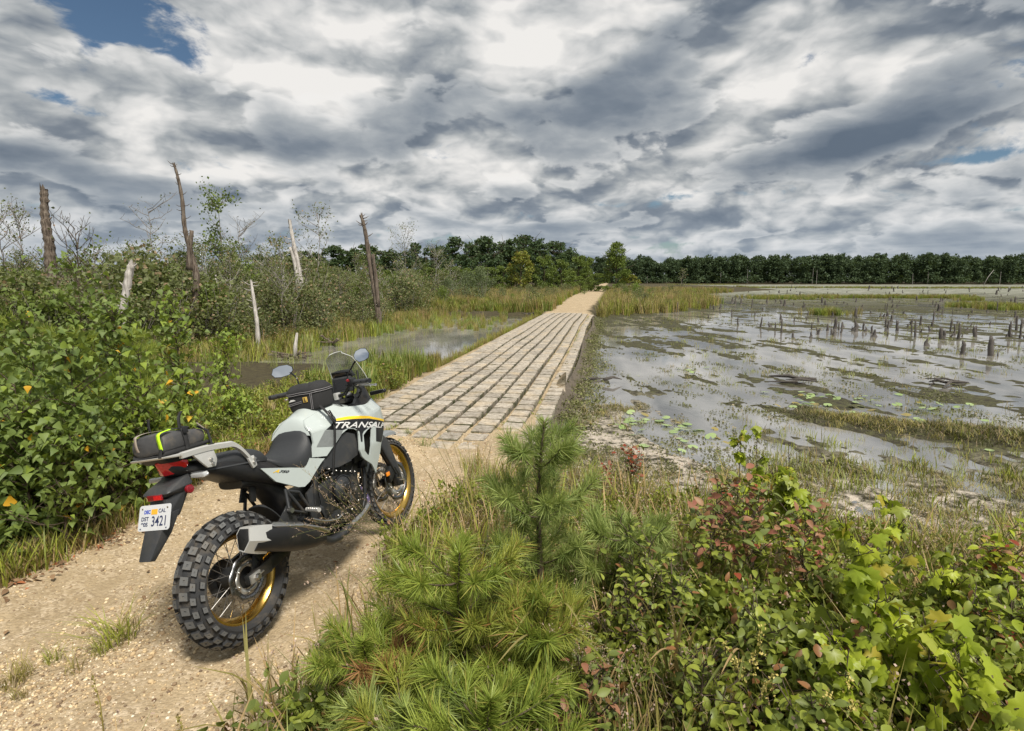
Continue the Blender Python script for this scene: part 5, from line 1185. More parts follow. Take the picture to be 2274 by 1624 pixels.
L_ASPEN2 = leafmat('aspen_leaf_bright', (0.149, 0.221, 0.034), (0.310, 0.399, 0.060), (.62, .40, .04), .015, .55, .34)
L_THICK = leafmat('thicket_leaf', (0.069, 0.090, 0.032), (0.190, 0.205, 0.068), (.28, .18, .10), .06, .6, .25, 1.2)
L_THICK2 = leafmat('thicket_leaf_olive', (.085, .105, .045), (.215, .235, .095), (.28, .20, .12), .10, .6, .25, 1.2)
L_DECID = leafmat('broadleaf', (0.070, 0.112, 0.026), (0.185, 0.240, 0.043), None, 0, .55, .25, .5)
L_YELLOWG = leafmat('broadleaf_yellowing', (0.120, 0.142, 0.024), (0.284, 0.284, 0.043), (.26, .16, .04), .06, .55, .28, .6)
L_PINE = leafmat('pine_foliage', (0.022, 0.051, 0.020), (0.079, 0.119, 0.040), None, 0, .6, .12, .35)
L_PINE_FAR = leafmat('far_pine_foliage', (0.026, 0.049, 0.023), (0.068, 0.105, 0.041), None, 0, .7, .1, .12)
N_PINE = leafmat('pine_needle', (0.125, 0.189, 0.028), (0.413, 0.473, 0.088), (.36, .34, .08), .08, .45, .3)
N_PINE_B = leafmat('pine_needle_blue', (0.115, 0.184, 0.047), (0.405, 0.464, 0.136), (.34, .36, .12), .06, .45, .3)
N_PINE_Y = leafmat('pine_needle_yellow', (.15, .19, .03), (.42, .43, .08), (.32, .17, .06), .10, .5, .28)
N_PINE_R = leafmat('pine_needle_dying', (0.169, 0.058, 0.039), (0.390, 0.208, 0.078), None, 0, .6, .2)
L_HUCK = leafmat('shrub_leaf', (0.124, 0.171, 0.031), (0.359, 0.396, 0.061), (.30, .14, .06), .05, .42, .32)
L_HUCKD = leafmat('shrub_leaf_dark', (0.074, 0.107, 0.026), (0.210, 0.243, 0.051), (.18, .10, .04), .06, .5, .25)
L_RED = leafmat('red_leaf', (.26, .075, .062), (.38, .22, .115), (.17, .21, .06), .34, .5, .3)
L_CRIMSON = leafmat('crimson_leaf', (.20, .028, .020), (.36, .085, .035), (.10, .11, .03), .2, .5, .3)
L_MAPLE = leafmat('maple_leaf', (0.212, 0.292, 0.024), (0.489, 0.554, 0.047), (.42, .36, .05), .08, .42, .4)
G_GREEN = leafmat('grass_green', (0.144, 0.184, 0.028), (0.384, 0.400, 0.061), (.28, .23, .09), .15, .5, .25)
G_LUSH = leafmat('grass_lush', (.11, .165, .03), (.25, .31, .07), (.34, .30, .11), .18, .5, .3)
G_OLIVE = leafmat('grass_olive', (0.159, 0.145, 0.041), (0.374, 0.315, 0.088), (.27, .20, .11), .25, .6, .2)
G_TAN = leafmat('grass_tan', (0.304, 0.210, 0.098), (0.518, 0.362, 0.176), (.14, .16, .04), .3, .6, .2)
G_RUSH = leafmat('rush_green', (0.131, 0.170, 0.046), (0.318, 0.340, 0.107), (.24, .22, .12), .2, .5, .15)
LILY = leafmat('lily_pad', (0.192, 0.288, 0.084), (0.408, 0.504, 0.240), (.30, .24, .07), .15, .35, .15)
SEED = leafmat('seed_head', (.36, .26, .20), (.56, .42, .34), None, 0, .7, .2)
GOLD_FL = leafmat('yellow_flower', (.52, .40, .10), (.66, .58, .22), None, 0, .7, .2)
LITTER = leafmat('dry_litter', (.10, .055, .03), (.27, .17, .09), (.33, .12, .05), .2, .8, 0)

def rotm(dirs, roll):
    """frames whose Y axis follows dirs; roll about it (n,3,3) columns = x,y,z"""
    d = dirs / (np.linalg.norm(dirs, axis=1, keepdims=True) + 1e-9)
    up = np.tile([0, 0, 1.0], (len(d), 1)); m = np.abs(d[:, 2]) > .97; up[m] = [1, 0, 0]
    x = np.cross(d, up); x /= np.linalg.norm(x, axis=1, keepdims=True); z = np.cross(x, d)
    c, s = np.cos(roll)[:, None], np.sin(roll)[:, None]
    return np.stack([x * c + z * s, d, z * c - x * s], 2)
def stamp(mb, proto, pos, dirs, size, roll, m=0):
    """copies of a little proto (V,F) along directions"""
    V, F = proto; V = np.asarray(V, float); F = np.asarray(F); n = len(pos)
    if n == 0: return
    M = rotm(np.asarray(dirs, float), np.asarray(roll, float)); sz = np.broadcast_to(np.asarray(size, float), (n,))
    W = np.einsum('nij,vj->nvi', M, V) * sz[:, None, None] + np.asarray(pos)[:, None, :]
    idx = (np.arange(n) * len(V))[:, None, None] + F[None]
    W = W.reshape(-1, 3); idx = idx.reshape(-1, F.shape[1])
    if F.shape[1] == 4: mb.add(W, idx, None, m)
    else: mb.add(W, None, idx, m)
# leaf outlines (x across, y along, z up)
QUAD = (np.array([(-.5, 0, 0), (.5, 0, 0), (.42, 1, .08), (-.42, 1, .08)]), np.array([(0, 1, 2, 3)]))
DIAM = (np.array([(0, 0, 0), (.36, .45, .06), (0, 1, -.04), (-.36, .45, .06)]), np.array([(0, 1, 2, 3)]))
def fan_leaf(half, fold=.14, droop=.12):
    """half outline (x,y) from base to tip -> folded leaf of triangles"""
    V = []; L = len(half)
    for (x, y) in half: V.append((0, y, -droop * y * y))
    for (x, y) in half: V.append((x, y, fold * x - droop * y * y))
    for (x, y) in half: V.append((-x, y, fold * x - droop * y * y))
    F = []
    for i in range(L - 1):
        F += [(i, L + i, L + i + 1), (i, L + i + 1, i + 1), (i, 2 * L + i + 1, 2 * L + i), (i, i + 1, 2 * L + i + 1)]
    return np.array(V), np.array(F)
ASPEN = fan_leaf([(.02, -.04), (.22, -.02), (.41, .07), (.47, .19), (.41, .31), (.34, .45), (.22, .62), (.12, .82), (0, 1.06)], .22, .26)
OVAL = fan_leaf([(.01, 0), (.15, .12), (.25, .30), (.27, .50), (.21, .70), (.11, .87), (0, 1.0)], .32, .26)
def maple_leaf(curl=.25):
    half = [(0, 0), (.22, -.10), (.30, .02), (.52, .06), (.44, .20), (.62, .42), (.42, .42), (.30, .50), (.26, .66), (.12, .72), (0, 1.0)]
    pts = half + [(-x, y) for x, y in half[-2:0:-1]]
    V = [(0, .28, .03)] + [(x, y, -curl * (x * x + (y - .3) ** 2) + .05 * math.sin(9 * x + 5 * y)) for x, y in pts]; n = len(pts)
    return np.array(V), np.array([(0, 1 + i, 1 + (i + 1) % n) for i in range(n)])
MAPLE = maple_leaf()
MAPLE2 = maple_leaf(.6)
def rand_dirs(n, rs, up=0.0):
    d = rs.normal(size=(n, 3)); d[:, 2] += up; return d / np.linalg.norm(d, axis=1, keepdims=True)
def branchy(rs, h, lean=(0, 0), r0=.05, levels=2, nb=9, spread=.9, start=.3, upb=.6, wob=.05, taper=.25, len_f=.45, sub=3):
    """tapered trunk with limbs and twigs; returns tubes and twig points"""
    tubes = []; tips = []
    k_ = 9; t = np.linspace(0, 1, k_)
    P = np.stack([lean[0] * t * h + np.cumsum(rs.normal(0, wob, k_)) * h * .12, lean[1] * t * h + np.cumsum(rs.normal(0, wob, k_)) * h * .12, t * h], 1); P[0] = 0
    tubes.append((P, r0 * (1 - t * (1 - taper)), 7))
    def grow(P, L, r, lev, n, st):
        for _ in range(n):
            f = rs.uniform(st, 1); q_ = f * (len(P) - 1); i = int(min(q_, len(P) - 2)); base = P[i] + (P[i + 1] - P[i]) * (q_ - i)
            a = rs.uniform(0, 6.283); d = np.array([math.cos(a) * spread, math.sin(a) * spread, upb * rs.uniform(.3, 1.3)]); d /= np.linalg.norm(d)
            l = L * rs.uniform(.5, 1.1) * (1.25 - .7 * f); m_ = 5; tt = np.linspace(0, 1, m_)[:, None]
            bend = rs.normal(0, .10, (m_, 3)) * l; bend[0] = 0
            B = base + d * l * tt + np.cumsum(bend, 0) * .5 + np.array([0, 0, .15 * l]) * tt ** 2
            tubes.append((B, r * np.linspace(1, .3, m_), 4 if lev else 3))
            for q2 in np.linspace(.3, 1, 5): tips.append(B[0] + (B[-1] - B[0]) * q2)
            if lev > 0: grow(B, l * .55, r * .5, lev - 1, sub, .25)
    grow(P, h * len_f, r0 * .45, levels - 1, nb, start)
    return tubes, np.array(tips)
def wood_mesh(name, tubes, mat, minr=.0):
    mb = MB()
    for P, r, n in tubes: mb.tube(P, np.maximum(r, minr), n, cap=False)
    return mb.mesh(name, mat, True)
def cloud_pts(rs, n, centers, radii):
    i = rs.randint(0, len(centers), n); d = rand_dirs(n, rs); r = rs.uniform(.35, 1, n) ** .5
    return centers[i] + d * r[:, None] * np.asarray(radii)[i]
def foliage(name, pts, size, rs, mat, proto=DIAM, up=.4, jit=.3):
    mb = MB(); n = len(pts)
    stamp(mb, proto, pts, rand_dirs(n, rs, up), size * rs.uniform(1 - jit, 1 + jit, n), rs.uniform(0, 6.28, n))
    return mb.mesh(name, mat)

# ---- trees seen far off
def pine_tree_mesh(seed, h=12., n=1500, ls=.42, tall=True):
    rs = np.random.RandomState(seed); cs = []; rd = []
    cb = h * rs.uniform(.10, .28)
    for i in range(34):
        z = rs.uniform(cb, h * .97); f = (z - cb) / (h - cb); w = h * .20 * (1 - f) ** .5 + .25; a = rs.uniform(0, 6.28)
        r_ = w * rs.uniform(.35, 1.0); cs.append((math.cos(a) * r_, math.sin(a) * r_, z)); s_ = rs.uniform(.5, 1.0) * h * .075; rd.append((s_ * 1.5, s_ * 1.5, s_ * .7))
    cs = np.array(cs); rd = np.array(rd)
    fo = foliage('crown', cloud_pts(rs, n, cs, rd), ls, rs, L_PINE, DIAM, .3)
    tb, _ = branchy(rs, h * .95, (rs.uniform(-.03, .03), rs.uniform(-.03, .03)), h * .012, 1, 12, 1, .35, .3, .02)
    return fo, wood_mesh('trunk', tb, BARK)
def broad_tree_mesh(seed, h=8., w=3.2, n=2200, ls=.30, mat=None, conic=False, base=.05):
    rs = np.random.RandomState(seed); cs = []; rd = []
    for i in range(44):
        f = rs.uniform(0, 1); z = h * (base + (1 - base - .05) * f)
        ww = w * ((1 - f) ** .62 * .95 + .04 if conic else math.sin(math.pi * (.18 + .80 * f)) ** .7)
        a = rs.uniform(0, 6.28); r_ = ww * rs.uniform(.3, .9); s_ = rs.uniform(.6, 1.2) * h * .075
        cs.append((math.cos(a) * r_, math.sin(a) * r_, z)); rd.append((s_ * 1.2, s_ * 1.2, s_ * .8))
    fo = foliage('crown', cloud_pts(rs, n, np.array(cs), np.array(rd)), ls, rs, mat or L_DECID, DIAM, .3)
    tb, _ = branchy(rs, h * .9, (0, 0), h * .014, 1, 14, 1, .15, .6, .02)
    return fo, wood_mesh('trunk', tb, BARK)
def swamp_tree_mesh(seed, h=4., leafn=420, ls=.085, mat=None, wood=None, nb=14, lf=.42, r0=.035, upb=1.1):
    rs = np.random.RandomState(seed)
    tb, tips = branchy(rs, h, (rs.uniform(-.08, .08), rs.uniform(-.08, .08)), r0, 2, nb, .9, .25, upb, .05, .2, lf, 4)
    w_ = wood_mesh('trunk', tb, wood or BARK_GREY, .006)
    if leafn:
        p = tips[rs.randint(0, len(tips), leafn)] + rs.normal(0, h * .03, (leafn, 3))
        return foliage('crown', p, ls, rs, mat or L_THICK, DIAM, .2), w_
    return None, w_
def shrub_mesh(seed, h=1.6, w=1.1, n=1300, ls=.062, mat=None, proto=DIAM):
    rs = np.random.RandomState(seed)
    cs = []; rd = []
    for i in range(30):
        f = rs.uniform(.05, 1); a = rs.uniform(0, 6.28); ww = w * math.sqrt(max(.04, 1 - f ** 2.2)); r_ = ww * rs.uniform(.1, .95)
        cs.append((math.cos(a) * r_, math.sin(a) * r_, h * f * .93)); s_ = rs.uniform(.10, .22) * h; rd.append((s_, s_, s_ * .9))
    fo = foliage('foliage', cloud_pts(rs, n, np.array(cs), np.array(rd)), ls, rs, mat or L_THICK, proto, .3)
    mb = MB()
    for i in range(12):
        a = rs.uniform(0, 6.28); e = np.array([math.cos(a) * w * rs.uniform(.1, .7), math.sin(a) * w * rs.uniform(.1, .7), h * rs.uniform(.6, 1.02)])
        P = np.array([[0, 0, -.1], e * .5 + rs.normal(0, .05, 3), e]); mb.tube(P, [.014, .009, .004], 4, cap=False)
    return fo, mb.mesh('stems', BARK_GREY, True)
def grass_mesh(name, seed, n=26, h=.5, spread=.12, w=.006, mat=None, lean=.35, heads=None, headm=None):
    rs = np.random.RandomState(seed); mb = MB()
    for i in range(n):
        a = rs.uniform(0, 6.28); r_ = spread * math.sqrt(rs.uniform(0, 1)); b_ = np.array([math.cos(a) * r_, math.sin(a) * r_, -.02])
        H_ = h * rs.uniform(.55, 1.1); a2 = rs.uniform(0, 6.28); ln = lean * rs.uniform(.1, 1.2) * H_; d = np.array([math.cos(a2), math.sin(a2), 0]); sd_ = np.array([-d[1], d[0], 0]) * w * rs.uniform(.6, 1.2)
        V = []
        for t in (0, .35, .7, 1.0):
            c = b_ + d * ln * t ** 1.8 + np.array([0, 0, H_ * t * (1 - .22 * lean * t * t)])
            if t < 1: V += [c - sd_ * (1 - t * .45), c + sd_ * (1 - t * .45)]
            else: V += [c]
        mb.add(V, [(0, 1, 3, 2), (2, 3, 5, 4)], [(4, 5, 6)])
        if heads and rs.rand() < heads:
            tip = np.array(V[-1]); m_ = 7
            stamp(mb, DIAM, tip + rs.normal(0, 1, (m_, 3)) * [.012, .012, .05] * (h / .8) - [0, 0, .05], rand_dirs(m_, rs, 1.5), .02 * (h / .8), rs.uniform(0, 6, m_), m=1)
    return mb.mesh(name, [mat or G_GREEN, headm or SEED])

def inst(name, parts, loc, rz=0.0, sc=1.0, **kw):
    """a thing: Empty with one child per (part name, mesh)"""
    e = empty(name, loc, (0, 0, rz), **kw); e.scale = (sc, sc, sc) if np.isscalar(sc) else sc
    for pn, pm in parts:
        if pm is not None: link(pn, pm, e)
    return e
def PX(px, py, Y):
    """development aid kept as plain numbers: point seen at reference pixel (px,py), Y metres ahead"""
    u = (px - 1137) / 1272.3; v = (py - 787.2) / 1272.3; p = math.atan2(165.2, 1272.3); c, s = math.cos(p), math.sin(p)
    t = Y / (c - v * s); return u * t, Y, CAMH - (s + v * c) * t
# ================================================================== MIDDLE AND FAR DISTANCE
# ---- far forest round the lake: reads as one mass
far_protos = []
for sd_ in range(5):
    rs = np.random.RandomState(900 + sd_); h = 13
    cs = np.stack([rs.normal(0, 1.3, 14), rs.normal(0, 1.3, 14), rs.uniform(1.0, 12.6, 14)], 1); rd = np.full((14, 3), 1.5) * rs.uniform(.7, 1.3, (14, 1)); rd[:, 2] *= .6
    cs[:, :2] *= (1.25 - (cs[:, 2:3] - 4) / 11)
    far_protos.append(foliage('far_pine', cloud_pts(rs, 620, cs, rd), .85, rs, L_PINE_FAR, DIAM, .3))
rs = np.random.RandomState(5); P = []; S = []
for i in range(1700):
    x = rs.uniform(-330, 415); dep = rs.uniform(0, 1) ** 1.4 * 60
    sh = 300 + 8 * math.sin(x * .02) - .05 * x if x > 30 else 345
    P.append((x, sh + dep, -.3 + dep * .02)); s_ = rs.uniform(.72, 1.16) * (1.0 if x > 30 else .62); S.append((s_ * rs.uniform(.8, 1.2), s_, s_))
for i in range(700):
    a = R(rs.uniform(-100, -42)); d_ = rs.uniform(190, 260); P.append((d_ * math.sin(a) - 60, d_ * math.cos(a) + 40, -.2)); s_ = rs.uniform(.6, .9); S.append((s_ * 1.2, s_, s_))
scatter('far_forest', P, np.stack([np.zeros(len(P)), np.zeros(len(P)), rs.uniform(0, 6.28, len(P))], 1), np.array(S), far_protos, kind='stuff', label='dark pine forest along the far shore of the lake', cat='forest')
trunks = MB()
for i in range(12):
    x = rs.uniform(40, 300); y = 300 + 8 * math.sin(x * .02) - .05 * x - rs.uniform(0, 2); h_ = rs.uniform(3, 9); trunks.tube([(x, y, -.4), (x + rs.normal(0, .2), y, h_)], [.10, .05], 4, cap=False)
link('far_dead_trunks', trunks.mesh('far_dead_trunks', DEAD_GREY), kind='stuff', label='bare pale trunks at the foot of the far pine forest', cat='trees')
# ---- copse at the far end of the causeway: every tree its own
pines = [pine_tree_mesh(s, 9.5, 2300, .42) for s in range(4)]
def tree_at(px, py, Y, kind, label, group=None, hh=None, sx=1.0, cat='tree', name='tree', rz=None):
    x, y, z = PX(px, py, Y); gz = H1(x, y); fo, tr, h0 = kind
    s_ = (z - gz) / h0
    return inst(name, (('crown', fo), ('trunk', tr)), (x, y, gz), rnd.uniform(0, 6.28) if rz is None else rz, (s_ * sx, s_ * sx, s_), label=label, cat=cat, group=group)
row = [(905, 556, 104), (925, 541, 112), (948, 549, 98), (968, 543, 110), (990, 546, 100), (1012, 528, 112), (1034, 540, 97), (1050, 536, 108), (1066, 530, 118), (1082, 526, 102), (1100, 538, 94), (1118, 533, 112), (1136, 530, 100), (1155, 524, 116), (1172, 521, 104), (1190, 527, 112), (1206, 540, 100), (1228, 537, 108), (1246, 536, 98), (1264, 548, 106), (1282, 560, 112)]
for i, (px, py, Y) in enumerate(row):
    tree_at(px, py, Y, (*pines[i % 4], 9.5), ('tall dark pitch pine of the copse, ' + ('left end of its row' if px < 1000 else 'middle of its row' if px < 1120 else 'highest part of its row' if px < 1215 else 'right end of its row near the track')), 'pines of the copse beyond the causeway', name='pine_tree')
for i, (px, py, Y) in enumerate([(500, 590, 125), (524, 578, 118), (548, 570, 122), (570, 566, 115), (592, 570, 120), (612, 562, 116), (634, 558, 124), (655, 560, 114), (676, 556, 122), (700, 558, 116), (722, 550, 120), (742, 546, 112), (765, 552, 122), (786, 548, 114), (806, 541, 118), (826, 546, 112), (846, 556, 120), (866, 552, 108), (886, 560, 118), (470, 592, 128), (395, 556, 64), (412, 562, 66)]):
    lab = 'dark pine in the low tree line behind the thicket of dead snags' if px > 450 else 'dark evergreen standing behind the tall leaning snag'
    tree_at(px, py, Y, (*pines[(i * 3) % 4], 9.5), lab, 'pines of the tree line behind the thicket' if px > 450 else 'dark evergreens behind the tall snag', name='pine_tree', sx=1.2)
bt = [broad_tree_mesh(21, 8, 2.6, 2600, .30, L_YELLOWG), broad_tree_mesh(22, 8, 3.4, 2600, .30, L_DECID), broad_tree_mesh(23, 8, 3.0, 2600, .30, L_DECID), broad_tree_mesh(24, 8, 2.7, 5200, .25, L_DECID, True, .02)]
tree_at(1157, 551, 84, (*bt[0], 8), 'round yellow-green tree at the left end of the copse', name='broadleaf_tree')
tree_at(1209, 560, 86, (*bt[1], 8), 'broad dark green tree beside the yellow-green tree', name='broadleaf_tree', sx=.8)
tree_at(1246, 574, 84, (*bt[2], 8), 'low dark green tree left of the sandy track', name='broadleaf_tree', sx=1.0)
tree_at(1286, 562, 92, (*bt[1], 8), 'rounded green tree nearest the track on its left side', name='broadleaf_tree', sx=.85)
tree_at(1308, 570, 98, (*bt[2], 8), 'green tree at the right end of the copse by the track', name='broadleaf_tree', sx=.8)
tree_at(1268, 610, 76, (*bt[2], 8), 'small bushy tree under the copse left of the track', name='broadleaf_tree', sx=1.5)
tree_at(1370, 535, 86, (*bt[3], 8), 'lone pointed tree on the right side of the far track', name='broadleaf_tree', sx=1.05)
tree_at(1330, 606, 92, (*bt[2], 8), 'low dark bush filling the gap beside the lone pointed tree', name='bush', sx=2.0, cat='bush')
tree_at(1398, 606, 88, (*bt[0], 8), 'low green bush right of the lone pointed tree', name='bush', sx=1.8, cat='bush')
for i, (px, py, Y) in enumerate([(905, 592, 92), (930, 598, 88), (958, 590, 92), (985, 596, 90), (1012, 588, 92), (1040, 594, 90), (1066, 588, 92), (1092, 592, 88), (1118, 586, 92), (1135, 596, 86), (1182, 588, 88), (1228, 592, 88), (1262, 596, 90), (1300, 598, 92), (1320, 606, 88), (1290, 612, 80)]):
    tree_at(px, py, Y, (*bt[1 + i % 2], 8), 'low bushy broadleaf tree filling the foot of the copse', 'bushy trees at the foot of the copse', name='broadleaf_tree', sx=1.35)
for i, (px, py, Y) in enumerate([(505, 606, 75), (545, 602, 70), (590, 600, 78), (625, 604, 72), (680, 598, 70), (715, 602, 76), (760, 596, 72), (800, 600, 70), (850, 596, 76), (885, 600, 70), (445, 610, 70), (30, 618, 60), (90, 620, 58), (240, 616, 62)]):
    tree_at(px, py, Y, (*bt[1 + i % 2], 8), 'low green tree in the tree line behind the thicket', 'green trees behind the thicket', name='broadleaf_tree', sx=1.5)
sp = swamp_tree_mesh(77, 4, 260, .16, L_THICK, BARK_GREY, 26, .26, .05, .25)
x, y, z = PX(1514, 598, 95); inst('spindly_pine', (('crown', sp[0]), ('trunk', sp[1])), (x, y, -.4), 0, (z + .4) / 4.1, label='thin half-bare pine standing alone in the marsh', cat='tree')
x, y, z = PX(2203, 608, 240); mbq = MB(); mbq.tube([(0, 0, 0), (1.5, 0, 3.5), (3.6, 0, 6.5)], [.14, .1, .05], 5); link('leaning_dead_tree', mbq.mesh('leaning_dead_tree', DEAD_GREY), None, (x - 3, y, -.4), label='pale dead trunk leaning right on the far shore', cat='dead tree')

# ---- snags (dead trunks) in the swamp on the left
def snag(label, pts, w0, w1, Y, mat, stubs=0, seed=0, extra=()):
    """pts: silhouette axis from top to base as reference pixels at distance Y"""
    rs = np.random.RandomState(seed); P = [np.array(PX(px, py, Y)) for px, py in pts]; x, y, z = P[-1]
    gz = H1(x, y) - .1; P.append(np.array([x + (P[-1][0] - P[-2][0]) * .5, y, gz])); base = P[-1].copy()
    P = spl(np.array(P[::-1]), 7) - base; P[:, 1] += np.linspace(0, 1, len(P)) * .25
    o = empty('dead_snag', tuple(base), label=label, cat='dead tree')
    mb = MB(); n = 14; r = np.linspace(w0, w1, len(P)) * (1 + .10 * np.sin(np.arange(len(P)) * 1.7 + seed)); V, Q, T = tube_np(P, r, n, cap=False)
    V = V.reshape(len(P), n, 3); ctr = P[:, None, :]; k_ = 1 + .16 * (fbm(np.arange(n)[None] * .9 + seed, np.arange(len(P))[:, None] * .22, 3, seed) - .5) * 2
    V = ctr + (V - ctr) * k_[..., None]; V[-1] += np.stack([np.zeros(n), np.zeros(n), rs.uniform(-.25, .35, n) * w1 * 5], 1); V[-2] += np.stack([np.zeros(n), np.zeros(n), rs.uniform(-.1, .1, n) * w1 * 3], 1)
    mb.add(V.reshape(-1, 3), Q); link('trunk', mb.mesh('trunk', mat, True), o)
    for i in range(stubs):
        f = int(len(P) * rs.uniform(.35, .97)); a = rs.uniform(-.6, .6) + (0 if rs.rand() < .5 else math.pi); L = rs.uniform(.10, .30) * (Y / 20); d = np.array([math.cos(a), math.sin(a) * .5, rs.uniform(-.1, .5)])
        mb = MB(); mb.tube([P[f], P[f] + d * L * .6, P[f] + d * L + [0, 0, .04]], [w1 * .45, w1 * .3, w1 * .12], 5); link('branch_stub', mb.mesh('branch_stub', mat), o)
    for ex in extra:
        E = np.array([PX(px, py, Y) for px, py in ex[0]]) - base; mb = MB(); mb.tube(spl(E, 4), np.linspace(ex[1], ex[2], len(spl(E, 4))), 7); link('side_trunk', mb.mesh('side_trunk', mat, True), o)
    return o
snag('thick brown snag with a jagged broken top at the far left', [(81, 414), (84, 440), (86, 470), (92, 505), (101, 540), (105, 575), (111, 610), (121, 648)], .155, .085, 15.5, DEAD_BROWN, 7, 1)
snag('tallest snag, slender and curved, reaching high over the thicket', [(374, 358), (385, 390), (396, 439), (403, 502), (413, 540), (425, 581), (434, 616), (432, 686)], .11, .031, 17, DEAD_BROWN, 26, 2, [([(420, 600), (421, 560), (426, 512)], .09, .055)])
snag('short pale weathered snag behind the broadleaf thicket', [(277, 582), (274, 610), (270, 660), (266, 706)], .10, .068, 12.5, DEAD_GREY, 3, 3)
snag('straight grey snag leaning left in the middle of the thicket', [(638, 491), (649, 547), (660, 595), (668, 647)], .135, .058, 22.5, DEAD_GREY, 6, 4, [([(662, 640), (655, 590), (644, 549)], .08, .05)])
snag('grey snag with one stub branch, rightmost of the tall snags', [(798, 475), (808, 511), (818, 570), (828, 630), (838, 685)], .15, .065, 25.5, DEAD_BROWN, 9, 5, [([(840, 680), (835, 620), (828, 565)], .10, .06), ([(806, 500), (812, 499), (816, 494)], .03, .012)])
snag('small twisted pale snag leaning in front of the grey snag', [(549, 624), (555, 650), (562, 685), (569, 722)], .07, .035, 17, DEAD_GREY, 10, 6)
snag('thin pale snag between the curved snag and the leaning snag', [(470, 612), (476, 640), (482, 668)], .06, .03, 19, DEAD_GREY, 5, 7)
# ---- small trees of the swamp
def bare(px, py, Y, seed, h0, leaf, label, lmat=None, nb=16, lf=.42, upb=1.1, ls=.085, r0=.035, wood=None, name='swamp_tree'):
    x, y, z = PX(px, py, Y); gz = H1(x, y); fo, tr = swamp_tree_mesh(seed, h0, leaf, ls, lmat, wood, nb, lf, r0, upb)
    s_ = (z - gz) / h0
    return inst(name, (('crown', fo), ('trunk', tr)), (x, y, gz), rnd.uniform(0, 6), s_, label=label, cat='tree')
bare(347, 462, 24, 31, 5.0, 60, 'bare grey tree with wispy drooping twigs left of the tallest snag', None, 20, .36, .7)
bare(493, 450, 25, 32, 5.2, 1500, 'slim leafy tree rising above the thicket right of the tallest snag', L_DECID, 26, .26, .9, .11)
bare(536, 500, 26, 33, 4.5, 60, 'bare spreading tree beside the slim leafy tree', None, 18, .45, .8)
bare(694, 476, 28, 34, 5.2, 420, 'half-dead tree with thin leaves between the two straight snags', L_THICK, 16, .40, 1.0, .10)
bare(153, 508, 16, 35, 3.6, 40, 'dark twiggy sapling right of the thick brown snag', None, 16, .45, 1.2, wood=BARK)
bare(208, 528, 17, 36, 3.6, 420, 'leafy sapling behind the broadleaf thicket at left', L_DECID, 16, .35, 1.0)
bare(20, 484, 20, 37, 4.4, 240, 'thin sapling at the left edge of the picture, nearest the edge', L_THICK, 22, .36, 1.3)
bare(52, 492, 22, 38, 4.4, 320, 'thin sapling between the picture edge and the thick brown snag', L_THICK, 24, .36, 1.3)
bare(322, 545, 21, 39, 4.0, 700, 'low leafy tree spreading left of the tallest snag', L_THICK, 18, .5, .6)
bare(900, 525, 42, 40, 6.0, 520, 'twiggy half-bare tree right of the rightmost tall snag', L_THICK, 24, .40, 1.2, .11)
bare(958, 560, 44, 41, 5.5, 600, 'tree with white branches in front of the copse', L_THICK, 20, .40, 1.1, .11, wood=BARK_PALE)
generic = [swamp_tree_mesh(50 + i, 3.6, 430 + 90 * i, .085, [L_THICK, L_THICK2, L_DECID][i % 3], [BARK_GREY, BARK_PALE, BARK][i % 3], 14, .40, .03, 1.2) for i in range(6)]
rs = np.random.RandomState(42); spots = []
for px in range(8, 1010, 9):
    px_ = px + rs.uniform(-9, 9); top = rs.uniform(556, 624) if px_ > 330 else rs.uniform(575, 625); Y = rs.uniform(17, 42)
    if px_ > 700: Y = rs.uniform(26, 55); top = rs.uniform(575, 628)
    x, y, z = PX(px_, top, Y)
    if seg_dist(np.array([x]), np.array([y]), SHORE_L)[0] < .4: continue
    spots.append((x, y, z))
for i, (x, y, z) in enumerate(spots):
    fo, tr = generic[rs.randint(6)]; gz = H1(x, y); s_ = (z - gz) / 3.6
    inst('swamp_tree', (('crown', fo), ('trunk', tr)), (x, y, gz), rs.uniform(0, 6.28), s_, label=('half-bare', 'pale-stemmed', 'leafy')[i % 3] + ' small tree ' + ('behind the broadleaf thicket' if x / y < -.6 else 'between the curved snag and the straight snag' if x / y < -.35 else 'in front of the far copse'), cat='tree', group='small trees of the swamp thicket')
